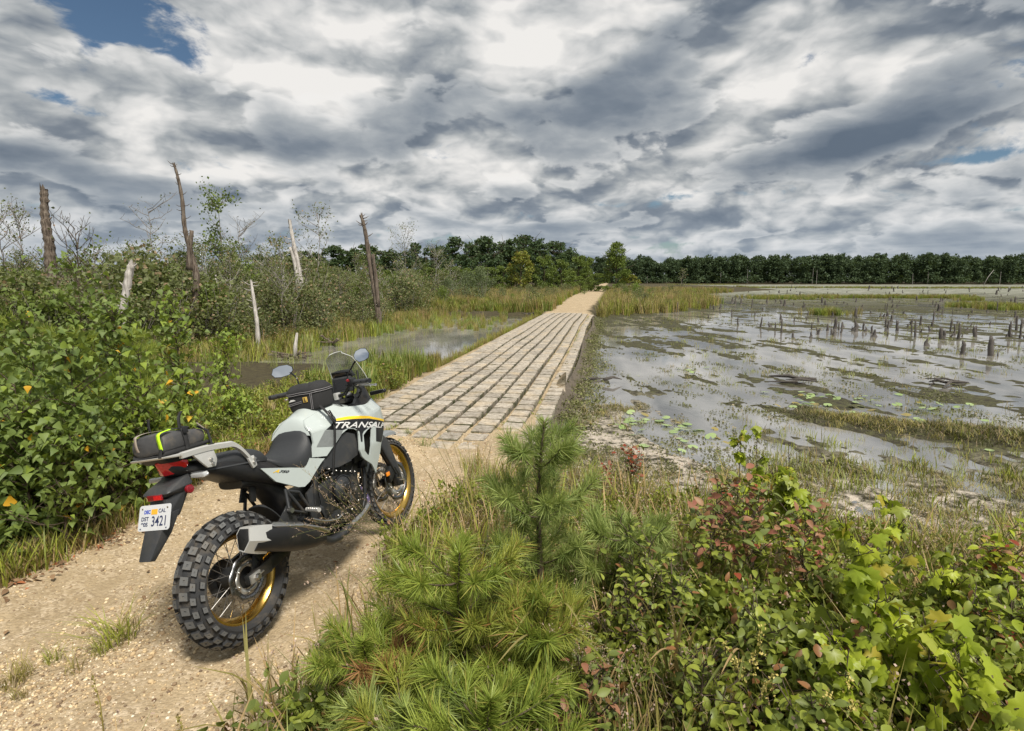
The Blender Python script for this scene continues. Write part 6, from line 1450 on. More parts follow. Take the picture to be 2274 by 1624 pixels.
# ---- thicket of shrubs
shr = [shrub_mesh(200 + i, 1.9, 1.15, 1700, .078, [L_THICK2, L_THICK2, L_THICK, L_DECID][i % 4]) for i in range(6)]
def side_floor(rs, n):
    a = np.radians(rs.uniform(-95, -40, n)); d_ = 12 + 60 * rs.rand(n) ** 1.3; x, y = d_ * np.sin(a), d_ * np.cos(a); m = (seg_dist(x, y, SHORE_L) > 1) & (lat_s(x, y)[0] < -7); return np.stack([x[m], y[m], ], 1)
rs = np.random.RandomState(77); n = 0
for i in range(9000):
    if n >= 300: break
    az = R(rs.uniform(-43, -2)); dist = rs.uniform(11, 62) if n < 120 else rs.uniform(13, 40); x, y = dist * math.sin(az), dist * math.cos(az)
    d = float(seg_dist(np.array([x]), np.array([y]), SHORE_L)[0])
    if d < .7 or d > 16 or (y > 42 and x > -5 - (y - 42) * .1) or lat_s(x, y)[0] > -4.6: continue
    n += 1; gz = H1(x, y)
    top = (rs.uniform(1.1, 2.0) + (rs.rand() < .15) * rs.uniform(.3, 1.0)) * min(1, .50 + d / 4) + max(0, (y - 30)) * .012
    s_ = (top + .3) / 1.9; kq = rs.randint(6)
    zone = 'nearest the pond edge' if d < 2.2 else ('in the middle of the swamp thicket' if y < 30 else 'deep in the thicket towards the copse')
    inst('shrub', (('foliage', shr[kq][0]), ('stems', shr[kq][1])), (x, y, gz), rs.uniform(0, 6.28), (s_ * rs.uniform(.9, 1.35), s_ * rs.uniform(.9, 1.35), s_), label=('olive', 'greyish', 'green', 'bright green', 'olive', 'greyish')[kq] + ' leafy shrub ' + zone, cat='shrub', group='shrubs of the swamp thicket')
# willows and bushes by the far end
wl = shrub_mesh(301, 3.6, 2.1, 3200, .10, leafmat('willow_grey_green', (.07, .095, .045), (.17, .21, .10), None, 0, .6, .2, 1))
brt = shrub_mesh(302, 2.2, 1.0, 1500, .10, leafmat('bright_bush', (.09, .15, .02), (.20, .30, .045), None, 0, .5, .3, 1))
def shrub_at(px, py, Y, pr, h0, label, sx=1.0):
    x, y, z = PX(px, py, Y); gz = H1(x, y); s_ = (z - gz) / h0
    inst('shrub', (('foliage', pr[0]), ('stems', pr[1])), (x, y, gz), rnd.uniform(0, 6), (s_ * sx, s_ * sx, s_), label=label, cat='shrub')
shrub_at(1072, 588, 47, wl, 3.6, 'large rounded grey-green willow bush left of the far track'); shrub_at(1030, 596, 50, wl, 3.6, 'grey-green willow bush at the edge of the thicket, behind the large one'); shrub_at(1000, 612, 44, wl, 3.6, 'smaller willow bush in front of the copse', .9)
shrub_at(1137, 652, 44, brt, 2.2, 'small bright green bush among the reeds left of the far track', .9); shrub_at(1412, 628, 53, brt, 2.2, 'bright green bush on the grassy point right of the causeway', .8)
shrub_at(1442, 642, 56, brt, 2.2, 'lower green bush right of the bright bush on the grassy point', .7); shrub_at(1298, 634, 70, shr[3], 1.9, 'round tawny bush beside the far bend of the track'); shrub_at(1262, 632, 66, shr[1], 1.9, 'round olive bush left of the far track')
rs = np.random.RandomState(88); n = 0
while n < 48:
    s = rs.uniform(36, 80); l = rs.choice([-1, 1]) * rs.uniform(2.6, 15) - 2; x, y = road_xy(l, s)
    if float(landmask(np.array([x]), np.array([y]))[3][0]) < .5: continue
    n += 1; kq = rs.randint(6); s_ = rs.uniform(.45, .85); inst('shrub', (('foliage', shr[kq][0]), ('stems', shr[kq][1])), (x, y, H1(x, y)), rs.uniform(0, 6), s_, label='small shrub in the tall grass ' + ('left' if l < -2 else 'right') + ' of the far track', cat='shrub', group='small shrubs beside the far track')
# ---- grasses: counted by nobody
gp_green = [grass_mesh('grass_clump', 400 + i, 30, .55, .13, .010, G_GREEN) for i in range(3)] + [grass_mesh('grass_clump', 410, 30, .6, .14, .010, G_OLIVE)]
gp_mix = [grass_mesh('grass_clump', 420, 34, .85, .22, .016, G_GREEN), grass_mesh('grass_clump', 421, 34, .9, .22, .016, G_OLIVE), grass_mesh('grass_clump', 422, 30, 1.1, .25, .014, G_TAN, .25, .8, G_TAN), grass_mesh('grass_clump', 423, 34, .8, .22, .018, G_LUSH)]
def strew(name, n, f, protos, smin, smax, seed, label, cat, probs=None):
    rs = np.random.RandomState(seed); xy = f(rs, n); gz = height(xy[:, 0], xy[:, 1]); n = len(xy)
    idx = rs.choice(len(protos), n, p=probs)
    s_ = rs.uniform(smin, smax, n)
    return scatter(name, np.stack([xy[:, 0], xy[:, 1], np.maximum(gz, WATER - .1) - .01], 1), np.stack([rs.normal(0, .08, n), rs.normal(0, .08, n), rs.uniform(0, 6.28, n)], 1), np.stack([s_ * rs.uniform(.8, 1.3, n), s_ * rs.uniform(.8, 1.3, n), s_], 1), protos, idx, kind='stuff', label=label, cat=cat)
def far_grass(rs, n):
    s = 34.5 + 75 * rs.rand(n) ** 1.6; l = rs.uniform(-22, 26, n); x, y = road_xy(l, s); _, _, _, far = landmask(x, y)
    dr = np.abs(l + 2.1) - np.interp(s, [33, 37, 60, 90], [1.45, 1.15, 1.5, 1.6])
    m = ((far > .1) | (l < -3)) & (dr > .35) & ((l > -3) | (seg_dist(x, y, SHORE_L) > .2) | (s > 45)); return np.stack([x[m], y[m]], 1)
strew('far_track_grass', 11000, far_grass, gp_mix, .8, 1.25, 3, 'tall green and tawny grass on both sides of the far track', 'grass', [.36, .34, .14, .16])
strew('side_thicket', 900, side_floor, [s_[0] for s_ in shr[:4]], .8, 1.25, 24, 'low thicket continuing to the left', 'undergrowth')
def shoreL_grass(rs, n):
    t = rs.rand(n) * (len(SHORE_L) - 6) + 3; i = t.astype(int); f = t - i; A = np.array(SHORE_L); p = A[i] + (A[np.minimum(i + 1, len(A) - 1)] - A[i]) * f[:, None]
    p = p + rs.normal(0, .40, (n, 2)) + np.array([-.55, .1]); m = (p[:, 1] < 45); return p[m]
strew('shore_sedge', 1900, shoreL_grass, gp_mix, .5, 1.0, 4, 'green sedge leaning over the left pond edge', 'grass', [.35, .3, .05, .3])
def thicket_floor(rs, n):
    y = 9 + 55 * rs.rand(n) ** 1.4; x = -1.1 * y * rs.rand(n) - 2.5; m = seg_dist(x, y, SHORE_L) > .3; return np.stack([x[m], y[m]], 1)
strew('thicket_undergrowth', 4200, thicket_floor, gp_mix, .5, .95, 6, 'grass and low growth under the swamp thicket', 'undergrowth', [.4, .4, .15, .05])
def left_verge(rs, n):
    s = rs.uniform(11.5, 35, n) ; l = L0 - .22 - np.abs(rs.normal(0, .10 + .010 * s, n)); x, y = road_xy(l, s); return np.stack([x, y], 1)
strew('causeway_verge_grass', 1000, left_verge, gp_green + [gp_green[3]], .35, .75, 7, 'low grass along the left edge of the causeway', 'grass')
def near_left_tuft(rs, n):
    s = rs.uniform(8.6, 12.3, n); l = -3.95 - np.abs(rs.normal(0, .42, n)) - np.maximum(0, 9 - s) * .05; x, y = road_xy(l, s); return np.stack([x, y], 1)
strew('pond_corner_grass', 330, near_left_tuft, [gp_green[0], gp_mix[3], gp_green[1], gp_green[3]], .38, .72, 8, 'tall bright grass in the corner between pond and causeway', 'grass')
rush = [grass_mesh('rush', 430 + i, 7, .62, .10, .006, G_RUSH, .18) for i in range(3)]
def pond(rs, n):
    x = rs.uniform(-9, -3.2, n); y = rs.uniform(10.5, 36, n); c = fbm(x * .5, y * .3, 3, 12); l, s = lat_s(x, y)
    m = (seg_dist(x, y, SHORE_L) < 0) & (l < -4.0) & (rs.rand(n) < sstep(.42, .6, c) + .10); return np.stack([x[m], y[m]], 1)
strew('pond_rushes', 1300, pond, rush, .45, .95, 9, 'thin rushes standing in the left pond', 'rushes')
def pond_far(rs, n):
    y = rs.uniform(26, 44, n); x = rs.uniform(-8, -.5, n) + (y - 30) * .05; l, s = lat_s(x, y); c = fbm(x * .6, y * .35, 3, 22); m = (seg_dist(x, y, SHORE_L) < .2) & (l < -3.95) & (c > .46 - .02 * (y - 30)); return np.stack([x[m], y[m]], 1)
strew('pond_grass', 650, pond_far, [gp_mix[0], gp_mix[1], gp_mix[3]], .35, .7, 17, 'low yellow-green grass growing in the far half of the left pond', 'grass')
# ---- right-hand marsh: low weed, rushes, pads, islets
weed = []
for i in range(4):
    rs_ = np.random.RandomState(500 + i); mb = MB(); n_ = 46
    p = np.stack([rs_.normal(0, .14, n_), rs_.normal(0, .30, n_), rs_.uniform(.0, .02, n_)], 1); d = rand_dirs(n_, rs_, 0); d[:, 2] = np.abs(d[:, 2]) * .35
    stamp(mb, QUAD if i % 2 else DIAM, p, d, rs_.uniform(.02, .06, n_), rs_.uniform(0, 6, n_)); weed.append(mb.mesh('weed', leafmat('marsh_weed_%d' % i, (.060, .058, .028), (.17, .175, .06) if i < 2 else (.22, .24, .07), (.28, .24, .15), .1, .6, .1, 2)))
def weedf(rs, n):
    y = 6.6 + 75 * rs.rand(n) ** 1.9; x = rs.uniform(-.2, 1.12, n) * (y * .96 + 1) + .8; l, s = lat_s(x, y); near, _, _, far = landmask(x, y)
    u = x * .97 + y * .16; v = -x * .16 + y * .97; c = fbm(u * .9 + 5, v * .33, 4, 61)
    m = (l > -.5) & (near < .3) & (far < 0) & (rs.rand(n) < sstep(.47, .60, c + .10 * np.exp(near / 2) + .04 * sstep(20, 50, y))); return np.stack([x[m], y[m]], 1)
def weedobj(n, seed):
    rs = np.random.RandomState(seed); xy = weedf(rs, n); n = len(xy); z = np.maximum(height(xy[:, 0], xy[:, 1]), WATER) + .003; s_ = rs.uniform(.22, .50, n) * (1 + xy[:, 1] * .045)
    scatter('floating_weed', np.stack([xy[:, 0], xy[:, 1], z], 1), np.stack([np.zeros(n), np.zeros(n), rs.normal(-.1, .25, n)], 1), np.stack([s_, s_, np.minimum(s_, 1.2)], 1), weed, kind='stuff', label='mats of brown and green weed floating on the marsh', cat='water weed')
weedobj(2600, 10)
rs = np.random.RandomState(19); n = 700; s = rs.uniform(6.6, 33, n); l = L1 + .05 + np.abs(rs.normal(.15, .22, n)); x, y = road_xy(l, s); z = np.interp(l - L1, [0, .1, .3, .6], [-.14, -.24, -.36, -.41])
scatter('edge_weeds', np.stack([x, y, np.maximum(z, WATER)], 1), np.stack([rs.normal(0, .3, n), rs.normal(.3, .3, n), rs.uniform(0, 6, n)], 1), rs.uniform(.3, .8, n), weed, kind='stuff', label='dark weed and rubble along the right edge of the causeway', cat='water weed')
low = [grass_mesh('marsh_sprig', 440 + i, 9, .16, .07, .005, [G_RUSH, G_OLIVE, G_GREEN][i], .5) for i in range(3)]
def sprigs(rs, n):
    y = 5 + 32 * rs.rand(n) ** 1.9; x = rs.uniform(-.1, 1.1, n) * (y * .95 + 1) + .6; l, s = lat_s(x, y); near, _, _, _ = landmask(x, y); c = fbm(x * .5, y * .4, 3, 14)
    m = (l > -.4) & (near < .6) & (rs.rand(n) < sstep(.42, .62, c) * np.where(near > -2.2, 1, .35)); return np.stack([x[m], y[m]], 1)
strew('marsh_sprigs', 9000, sprigs, low, .6, 1.5, 11, 'sparse thin sprigs growing out of the shallow marsh', 'rushes')
# lily pads near the sandy shore
padV = [(0, 0, .004)] + [(math.cos(a) * (1 + .04 * math.sin(5 * a)), math.sin(a), .012 * math.sin(3 * a)) for a in np.linspace(.3, 5.98, 13)]
PAD = (np.array(padV), np.array([(0, i, i + 1) for i in range(1, 13)]))
mb = MB(); rs = np.random.RandomState(15); pts = []
for (px, py, n_, sx, sy) in ((1450, 935, 16, .35, .22), (1310, 950, 9, .4, .2), (1500, 958, 8, .4, .15), (1530, 980, 5, .3, .15), (1440, 1000, 5, .3, .1), (1790, 880, 16, .45, .25), (1850, 905, 16, .5, .2), (1905, 925, 16, .5, .2), (2060, 905, 12, .45, .2), (2075, 940, 12, .4, .2), (1560, 822, 7, .3, .3), (1935, 890, 8, .5, .3), (2290, 1000, 8, .4, .2)):
    d = PX(px, py, 10); t = (WATER - CAMH) / (d[2] - CAMH); cx, cy = d[0] * t, d[1] * t
    for i in range(n_): pts.append((cx + rs.normal(0, sx), cy + rs.normal(0, sy), WATER + rs.uniform(.006, .05)))
pts = np.array(pts); n_ = len(pts); dd = rand_dirs(n_, rs, 0); dd[:, 2] *= .15
V0, F0 = PAD
pads = bpy.data.meshes.new('x')
for i in range(n_):
    M = Euler((rs.normal(0, .18), rs.normal(0, .18), rs.uniform(0, 6.28))).to_matrix(); s_ = rs.uniform(.045, .085)
    mb.add((V0 * s_) @ np.array(M).T + pts[i], None, F0)
link('lily_pads', mb.mesh('lily_pads', LILY), kind='stuff', label='pale green lily pads beside the sandy shore', cat='lily pads')
# islets of grass farther out
def islets(rs, n):
    out = []
    for (px0, px1, py, dY) in ((1670, 1792, 664, 5), (1800, 1870, 662, 3), (1880, 2150, 663, 1.5), (1640, 1960, 640, 4), (1900, 2274, 641, 5), (1830, 1860, 700, .8), (2120, 2200, 683, 1.2), (2200, 2274, 688, 1.0), (1480, 1640, 633, 6), (2140, 2170, 668, 1)):
        for i in range(int(n * (px1 - px0) / 1500)):
            d = PX(rs.uniform(px0, px1), py, 10); t = (WATER - CAMH) / (d[2] - CAMH); out.append((d[0] * t + rs.normal(0, .6), d[1] * t + rs.normal(0, dY * .5)))
    return np.array(out)
strew('grassy_islets', 3300, islets, [gp_mix[0], gp_mix[1], gp_mix[3]], .45, .8, 16, 'low islets of olive grass far out on the marsh', 'grass')
# ---- stumps standing in the marsh
def stump_mesh(seed, h, w, cone):
    rs = np.random.RandomState(seed); mb = MB(); k_ = 6; P = np.stack([np.cumsum(rs.normal(0, w * .12, k_)), np.cumsum(rs.normal(0, w * .12, k_)), np.linspace(-.12, h, k_)], 1)
    r = np.array([1.35, 1.1, .95, .85, .8, .7]) * w * .5 if not cone else np.array([1.6, 1.25, .9, .6, .38, .12]) * w * .6
    V, Q, T = tube_np(P, r, 9, cap=True); V = V.copy(); V[45:54, 2] += rs.uniform(-.12, .16, 9) * h; V[:54] += rs.normal(0, w * .05, (54, 3)); mb.add(V, Q, T)
    for i in range(rs.randint(0, 3)):
        a = rs.uniform(0, 6.28); q_ = rs.uniform(.5, .9); mb.tube([(math.cos(a) * w * q_, math.sin(a) * w * q_, -.1), (math.cos(a) * w * q_ * .9, math.sin(a) * w * q_ * .9, h * rs.uniform(.2, .5))], [w * .22, w * .05], 6)
    return mb.mesh('stump', STUMP, False)
STUMP = simple('stump_wood', (.075, .066, .058), .9, var=.7, scale=20, bump=.8, bscale=50)
stm = [stump_mesh(600 + i, h, w, c) for i, (h, w, c) in enumerate(((.5, .17, 0), (.42, .13, 0), (.34, .16, 1), (.26, .18, 1), (.55, .10, 0), (.30, .10, 0), (.22, .13, 1), (.62, .08, 0)))]
def at_water(px, py):
    d = PX(px, py, 10); t = (WATER - CAMH) / (d[2] - CAMH); return d[0] * t, d[1] * t
named = [(1853, 731, .53, 0, 'broad upright dark stump, largest of the left group in the marsh'), (1897, 735, .50, 2, 'tapered dark stump right of the broad one'), (2137, 788, .42, 1, 'single round stump standing alone in open water'), (2202, 790, .55, 0, 'ragged double stump at the right, in open water'), (2243, 749, .60, 4, 'tall thin stump near the right edge of the marsh'), (2090, 754, .45, 0, 'wide split stump in the stump field'), (2127, 754, .55, 4, 'slender upright stump behind the lone round stump'), (1943, 748, .28, 3, 'low pointed pair of knees on a weed mat'), (2056, 768, .26, 3, 'pointed knees on the weed mat left of the lone round stump'), (1992, 735, .45, 1, 'plain upright stump in the middle of the stump field'), (1733, 710, .22, 3, 'small cone-shaped stump at the left end of the stump field'), (2266, 752, .65, 7, 'thin pole-like stump at the very right edge')]
for px, py, h_, kq, lab in named:
    x, y = at_water(px, py); h0 = (.5, .42, .34, .26, .55, .30, .22, .62)[kq]; link('stump', stm[kq], None, (x, y, WATER), (0, 0, rnd.uniform(0, 6)), (h_ / h0 * .95, h_ / h0 * .95, h_ / h0), label=lab, cat='stump')
rs = np.random.RandomState(21); n = 0
while n < 235:
    py = 641 + 112 * rs.rand() ** 1.35; px = rs.uniform(1490 + max(0, (py - 690)) * 4.2 + (0 if py > 655 else 60), 2300)
    if py > 700 and rs.rand() < .35: continue
    x, y = at_water(px, py); kq = rs.randint(8); s_ = rs.uniform(.40, .90) * (1 + y / 90); n += 1
    link('stump', stm[kq], None, (x, y, WATER), (rs.normal(0, .06), rs.normal(0, .06), rs.uniform(0, 6)), (s_ * .95, s_ * .95, s_ * rs.uniform(.7, 1.1)), label=('small dark stump' if kq in (0, 1, 4, 5) else 'small pointed cedar knee' if kq in (2, 3, 6) else 'thin pole-like stump') + (' near open water' if py > 715 else ' among weed' if py > 672 else ' far out towards the lake shore') + (', right end of stump field' if px > 2000 else ', left end of stump field' if px < 1760 else ', middle of stump field'), cat='stump', group='stumps of the marsh')
# ---- drift wood
def pile(label, c, n, L, seed, mat, flat=.25, dirv_=None):
    rs = np.random.RandomState(seed); o = empty('driftwood_pile', c, label=label, cat='driftwood')
    for i in range(n):
        a = rs.uniform(0, 3.14) if dirv_ is None else dirv_ + rs.normal(0, .35); l = L * rs.uniform(.4, 1); d = np.array([math.cos(a), math.sin(a), rs.normal(0, flat)]); p = np.array([rs.normal(0, L * .22), rs.normal(0, L * .16), rs.uniform(.0, .18)])
        mb = MB(); mb.tube([p - d * l / 2, p + rs.normal(0, .03, 3), p + d * l / 2], [rs.uniform(.012, .04), rs.uniform(.02, .04), .008], 6); link('branch', mb.mesh('branch', mat), o)
    return o
xw, yw = at_water(655, 800); pl = pile('tangle of grey dead branches at the left pond edge', (xw, yw, WATER), 14, 1.2, 1, DEAD_BROWN)
mb = MB(); mb.tube([(0, 0, 0), (.03, 0, .4), (.10, 0, .8)], [.07, .06, .03], 8); link('upright_log', mb.mesh('upright_log', DEAD_GREY), None, tuple(pl.location), label='short pale log standing upright in the tangle of branches', cat='log')
xw, yw = at_water(915, 808); pile('raft of dark sticks floating beside the causeway', (xw, yw, WATER), 16, 1.1, 2, STUMP, .05, .5)
xw, yw = at_water(735, 772); pile('grey brush pile under the bushes on the far side of the pond', (xw - .3, yw + .6, WATER + .1), 12, 1.0, 3, DEAD_BROWN)
xw, yw = at_water(1175, 706); pile('dark brush pile at the far left corner of the causeway', (xw, yw, WATER + .1), 12, 1.2, 4, STUMP)
xw, yw = at_water(2110, 858); pile('dark log and debris on a weed mat in the right marsh', (xw, yw, WATER), 7, .8, 5, STUMP, .05)
xw, yw = at_water(1760, 855); pile('dark waterlogged branch in the middle of the marsh', (xw, yw, WATER), 6, 1.0, 6, STUMP, .05, 2.8)
xw, yw = at_water(1330, 850); pile('dark waterlogged branch close to the causeway', (xw, yw, WATER), 5, .7, 7, STUMP, .05, .1)
# ================================================================== FOREGROUND PLANTS
def leafy(name, label, cat, base, tubes, tips, n, size, mats, protos, rs, wood, hang=.5, group=None, first=300, spread=.05, partname='leaf', upd=None):
    """a plant: woody part + single leaves (the 300 nearest as objects, the rest joined)"""
    o = empty(name, tuple(base), label=label, cat=cat, group=group)
    link('stems', wood_mesh('stems', tubes, wood, .0022), o)
    p = tips[rs.randint(0, len(tips), n)] + rs.normal(0, spread, (n, 3)); p[:, 2] = np.maximum(p[:, 2], .02)
    d = rand_dirs(n, rs, 0); d[:, 2] = d[:, 2] * .45 - hang; roll = rs.normal(0, .5, n); sz = size * rs.uniform(.55, 1.2, n)
    dist = np.linalg.norm(p + np.array(base) - np.array([0, 0, CAMH]), axis=1) - sz * 6
    order = np.argsort(dist); mi = rs.choice(len(mats), n, p=[m[1] for m in mats])
    if upd is not None: mi = upd(p, mi, rs)
    key = (name, id(mats))
    lm = [[mesh_np('leaf', q_[0], q_[1], m[0]) for q_ in protos] for m in mats]
    fr = rotm(d, roll)
    for c in order[:first]:
        M = Matrix(((*fr[c][0], 0), (*fr[c][1], 0), (*fr[c][2], 0), (0, 0, 0, 1)))
        l = bpy.data.objects.new(partname, lm[mi[c]][rs.randint(len(protos))]); l.parent = o; l.matrix_local = Matrix.Translation(p[c]) @ M @ Matrix.Scale(sz[c], 4); col.objects.link(l)
    rest = order[first:]
    if len(rest):
        mb = MB()
        for k_ in range(len(mats)):
            r_ = rest[mi[rest] == k_]
            if len(r_): stamp(mb, protos[0], p[r_], d[r_], sz[r_], roll[r_], k_)
        link('foliage', mb.mesh('foliage', [m[0] for m in mats]), o, kind='stuff')
    return o
def crown_of(rs, h, rad, nb=22, low=.12, r0=.012, upb=.7):
    tb, tips = branchy(rs, h, (rs.uniform(-.05, .05), rs.uniform(-.05, .05)), r0, 2, nb, .9, low, upb, .04, .15, rad / h * 1.0, 4)
    return tb, tips
rs = np.random.RandomState(3)
SAP = [  # top pixel, distance, reach, leaves, material mix, label
    (165, 588, 5.6, .55, 620, 0, 'tallest sapling of the broadleaf thicket, rising in front of the thick brown snag'),
    (84, 690, 5.0, .70, 700, 0, 'dark green sapling at the left edge of the broadleaf thicket'),
    (262, 700, 5.0, .62, 700, 0, 'dense sapling in the middle of the broadleaf thicket below the pale snag'),
    (392, 676, 5.6, .55, 620, 1, 'lighter sapling with a rounded top at the right of the broadleaf thicket'),
    (40, 850, 4.1, .70, 760, 0, 'low broadleaf bush at the left edge of the picture beside the track'),
    (175, 800, 4.2, .62, 760, 0, 'broadleaf bush with orange leaves beside the track, left of the tail bag'),
    (312, 790, 4.6, .60, 760, 1, 'broadleaf bush with yellow leaves directly behind the tail bag'),
    (405, 860, 5.2, .36, 420, 1, 'small leafy bush between the tail bag and the pond'),
    (505, 742, 6.9, .42, 620, 2, 'bright green young tree at the right end of the broadleaf thicket'),
    (130, 990, 3.9, .55, 560, 0, 'lowest dark bush of the broadleaf thicket beside the gravel'),
    (300, 960, 4.6, .45, 520, 0, 'dark green bush behind the motorcycle tail light'),
    (540, 880, 7.4, .22, 200, 2, 'small bright sprout at the edge of the left pond'),
]
mixes = [[(L_ASPEN, .90), (L_ASPEN2, .10)], [(L_ASPEN, .45), (L_ASPEN2, .55)], [(L_ASPEN2, .95), (L_ASPEN, .05)]]
for i, (px, py, Y, rad, n, mx_, lab) in enumerate(SAP):
    x, y, z = PX(px, py, Y); gz = H1(x, y); h = z - gz
    tb, tips = crown_of(rs, h, rad * .62, 34, .08, .012)
    leafy('broadleaf_sapling', lab, 'sapling', (x, y, gz), tb, tips, n, .059 if i != 8 else .052, mixes[mx_], [ASPEN], rs, BARK, .55, 'saplings of the broadleaf thicket', spread=.06)
# dark fill of leaves and twigs inside the thicket
fillp = [shrub_mesh(700 + i, .9, .6, 420, .058, L_ASPEN, ASPEN)[0] for i in range(3)]
def thick_fill(rs, n):
    y = rs.uniform(2.0, 7.4, n); l = -4.25 - np.abs(rs.normal(0, 1.3, n)) - np.maximum(0, y - 4.0) * .75; s = y; x, yy = road_xy(l, s); return np.stack([x, yy], 1)
strew('thicket_foliage', 150, thick_fill, fillp, .6, 1.2, 31, 'shaded leaves deep in the broadleaf thicket', 'foliage')
def left_edge(rs, n):
    s = rs.uniform(.8, 8.5, n); l = -3.78 - np.abs(rs.normal(0, .16, n)) + .10 * np.sin(s * 2.3); x, y = road_xy(l, s); return np.stack([x, y], 1)
dryp = [grass_mesh('dry_grass', 460, 22, .26, .12, .005, G_OLIVE, .7), grass_mesh('dry_grass', 461, 22, .22, .12, .005, G_TAN, .8), grass_mesh('dry_grass', 462, 20, .30, .1, .006, G_GREEN, .6)]
strew('track_edge_grass', 520, left_edge, dryp, .5, 1.1, 32, 'dry and green grass along the left edge of the track', 'grass')
litp = []
for i in range(2):
    rs_ = np.random.RandomState(800 + i); mb = MB(); n_ = 26; d = rand_dirs(n_, rs_, 0); d[:, 2] *= .2; stamp(mb, OVAL, np.stack([rs_.normal(0, .09, n_), rs_.normal(0, .09, n_), rs_.uniform(.004, .02, n_)], 1), d, rs_.uniform(.015, .045, n_), rs_.normal(0, .5, n_)); litp.append(mb.mesh('litter', LITTER))
strew('leaf_litter', 340, left_edge, litp, .7, 1.3, 33, 'brown fallen leaves at the foot of the thicket', 'leaf litter')
def yard(rs, n):    # weeds between thicket, pond and track behind the bike
    s = rs.uniform(5.2, 10.2, n); l = -3.9 - rs.uniform(0, 2.6, n) * np.clip((10.6 - s) / 3, .15, 1); x, y = road_xy(l, s); return np.stack([x, y], 1)
yardp = [shrub_mesh(710, .30, .22, 240, .030, L_HUCK)[0], shrub_mesh(711, .28, .24, 240, .030, L_HUCKD)[0], grass_mesh('grass_clump', 463, 30, .36, .14, .007, G_GREEN, .5), grass_mesh('grass_clump', 464, 30, .32, .14, .007, G_OLIVE, .6)]
strew('pond_bank_weeds', 420, yard, yardp, .6, 1.3, 34, 'low weeds and grass on the bank behind the motorcycle', 'weeds')

# ---- young pines
def young_pine(base, h, rad, seed, nm, label, wh=4, dens=1.0, lean=(0, 0), nl=.10, mat2=None, lowf=.12, br_up=.45):
    rs = np.random.RandomState(seed); o = empty('young_pine', tuple(base), label=label, cat='young pine', group='young pines in the foreground')
    t = np.linspace(0, 1, 10); T = np.stack([lean[0] * t * h + .012 * np.sin(t * 7), lean[1] * t * h + .010 * np.sin(t * 5), t * h], 1)
    mb = MB(); mb.tube(T, np.linspace(.016, .005, 10) * (h / 1.1 + .2), 8); link('trunk', mb.mesh('trunk', BARK, True), o)
    NP = []; ND = []; NM = []
    def needles(P, n, f0=0.0, m=0, L=1.0):
        q_ = rs.uniform(f0, 1, n) * (len(P) - 1); i = np.minimum(q_.astype(int), len(P) - 2); b_ = P[i] + (P[i + 1] - P[i]) * (q_ - i)[:, None]
        ax = P[i + 1] - P[i]; ax /= np.linalg.norm(ax, axis=1, keepdims=True); r_ = rand_dirs(n, rs); r_ -= ax * np.sum(r_ * ax, 1, keepdims=True); r_ /= np.linalg.norm(r_, axis=1, keepdims=True)
        d = r_ * rs.uniform(.55, 1.0, (n, 1)) + ax * rs.uniform(.35, 1.1, (n, 1)); d[:, 2] += rs.normal(.02, .12, n); d /= np.linalg.norm(d, axis=1, keepdims=True)
        NP.append(b_); ND.append(d * nl * L * rs.uniform(.7, 1.15, (n, 1))); NM.append(np.full(n, m))
    needles(T[7:], int(420 * dens), 0, 0, .72); needles(T[3:8], int(640 * dens), 0, 0, 1.0)
    for w in range(wh):
        f = lowf + (.80 - lowf) * (w / max(1, wh - 1)) + rs.uniform(-.03, .03); nb = rs.randint(5, 8); a0 = rs.uniform(0, 6.28); R_ = rad * (1.08 - .62 * f)
        ctr = np.array([np.interp(f, t, T[:, 0]), np.interp(f, t, T[:, 1]), f * h])
        for b_ in range(nb):
            a = a0 + b_ * 6.283 / nb + rs.uniform(-.3, .3); l = R_ * rs.uniform(.65, 1.1); u = np.linspace(0, 1, 6)
            B = ctr + np.stack([math.cos(a) * l * u, math.sin(a) * l * u, l * br_up * u ** 1.5 + rs.normal(0, .01)], 1); mb = MB(); mb.tube(B, np.linspace(.006, .0022, 6), 5, cap=False); link('branch', mb.mesh('branch', BARK), o)
            mm = 1 if (mat2 is not None and rs.rand() < .33) else 0
            needles(B, int(230 * dens * (l / .35)), .22, mm)
            for s_ in range(2):
                g_ = rs.uniform(.4, .8); sb = ctr + (B[-1] - ctr) * g_; a2 = a + rs.choice([-1, 1]) * rs.uniform(.5, .9); l2 = l * .45; S = sb + np.stack([math.cos(a2) * l2 * u, math.sin(a2) * l2 * u, l2 * .5 * u ** 1.4], 1); needles(S, int(120 * dens), .1, mm)
    P = np.concatenate(NP); D = np.concatenate(ND); M_ = np.concatenate(NM); n = len(P)
    side = np.cross(D, rand_dirs(n, rs)); side /= np.linalg.norm(side, axis=1, keepdims=True); side *= .0017
    mid = P + D * .55 + np.array([0, 0, -.003]); tip = P + D + np.array([0, 0, -.006])
    V = np.stack([P - side, P + side, mid - side * .9, mid + side * .9, tip], 1).reshape(-1, 3); b0 = np.arange(n)[:, None] * 5
    Tq = b0 + np.array([[0, 1, 3, 2]]); Tt = b0 + np.array([[2, 3, 4]])
    me = mesh_np('needles', V, [Tq, Tt], [nm] + ([mat2] if mat2 is not None else []), False, np.concatenate([M_, M_]))
    link('needles', me, o, kind='stuff')
    return o
def gp(px, py, Y=None):
    """ground point under a reference pixel"""
    d = PX(px, py, 1.0); z = 0.02
    for _ in range(4):
        t = (z - CAMH) / (d[2] - CAMH); x, y = d[0] * t, d[1] * t; z = H1(x, y)
    return (x, y, z)
young_pine((.135, 2.86, .0), 1.20, .36, 1, N_PINE_B, 'tallest young pine with a straight leader, in the middle foreground', 4, 1.05, (.02, .03), .105, br_up=.75)
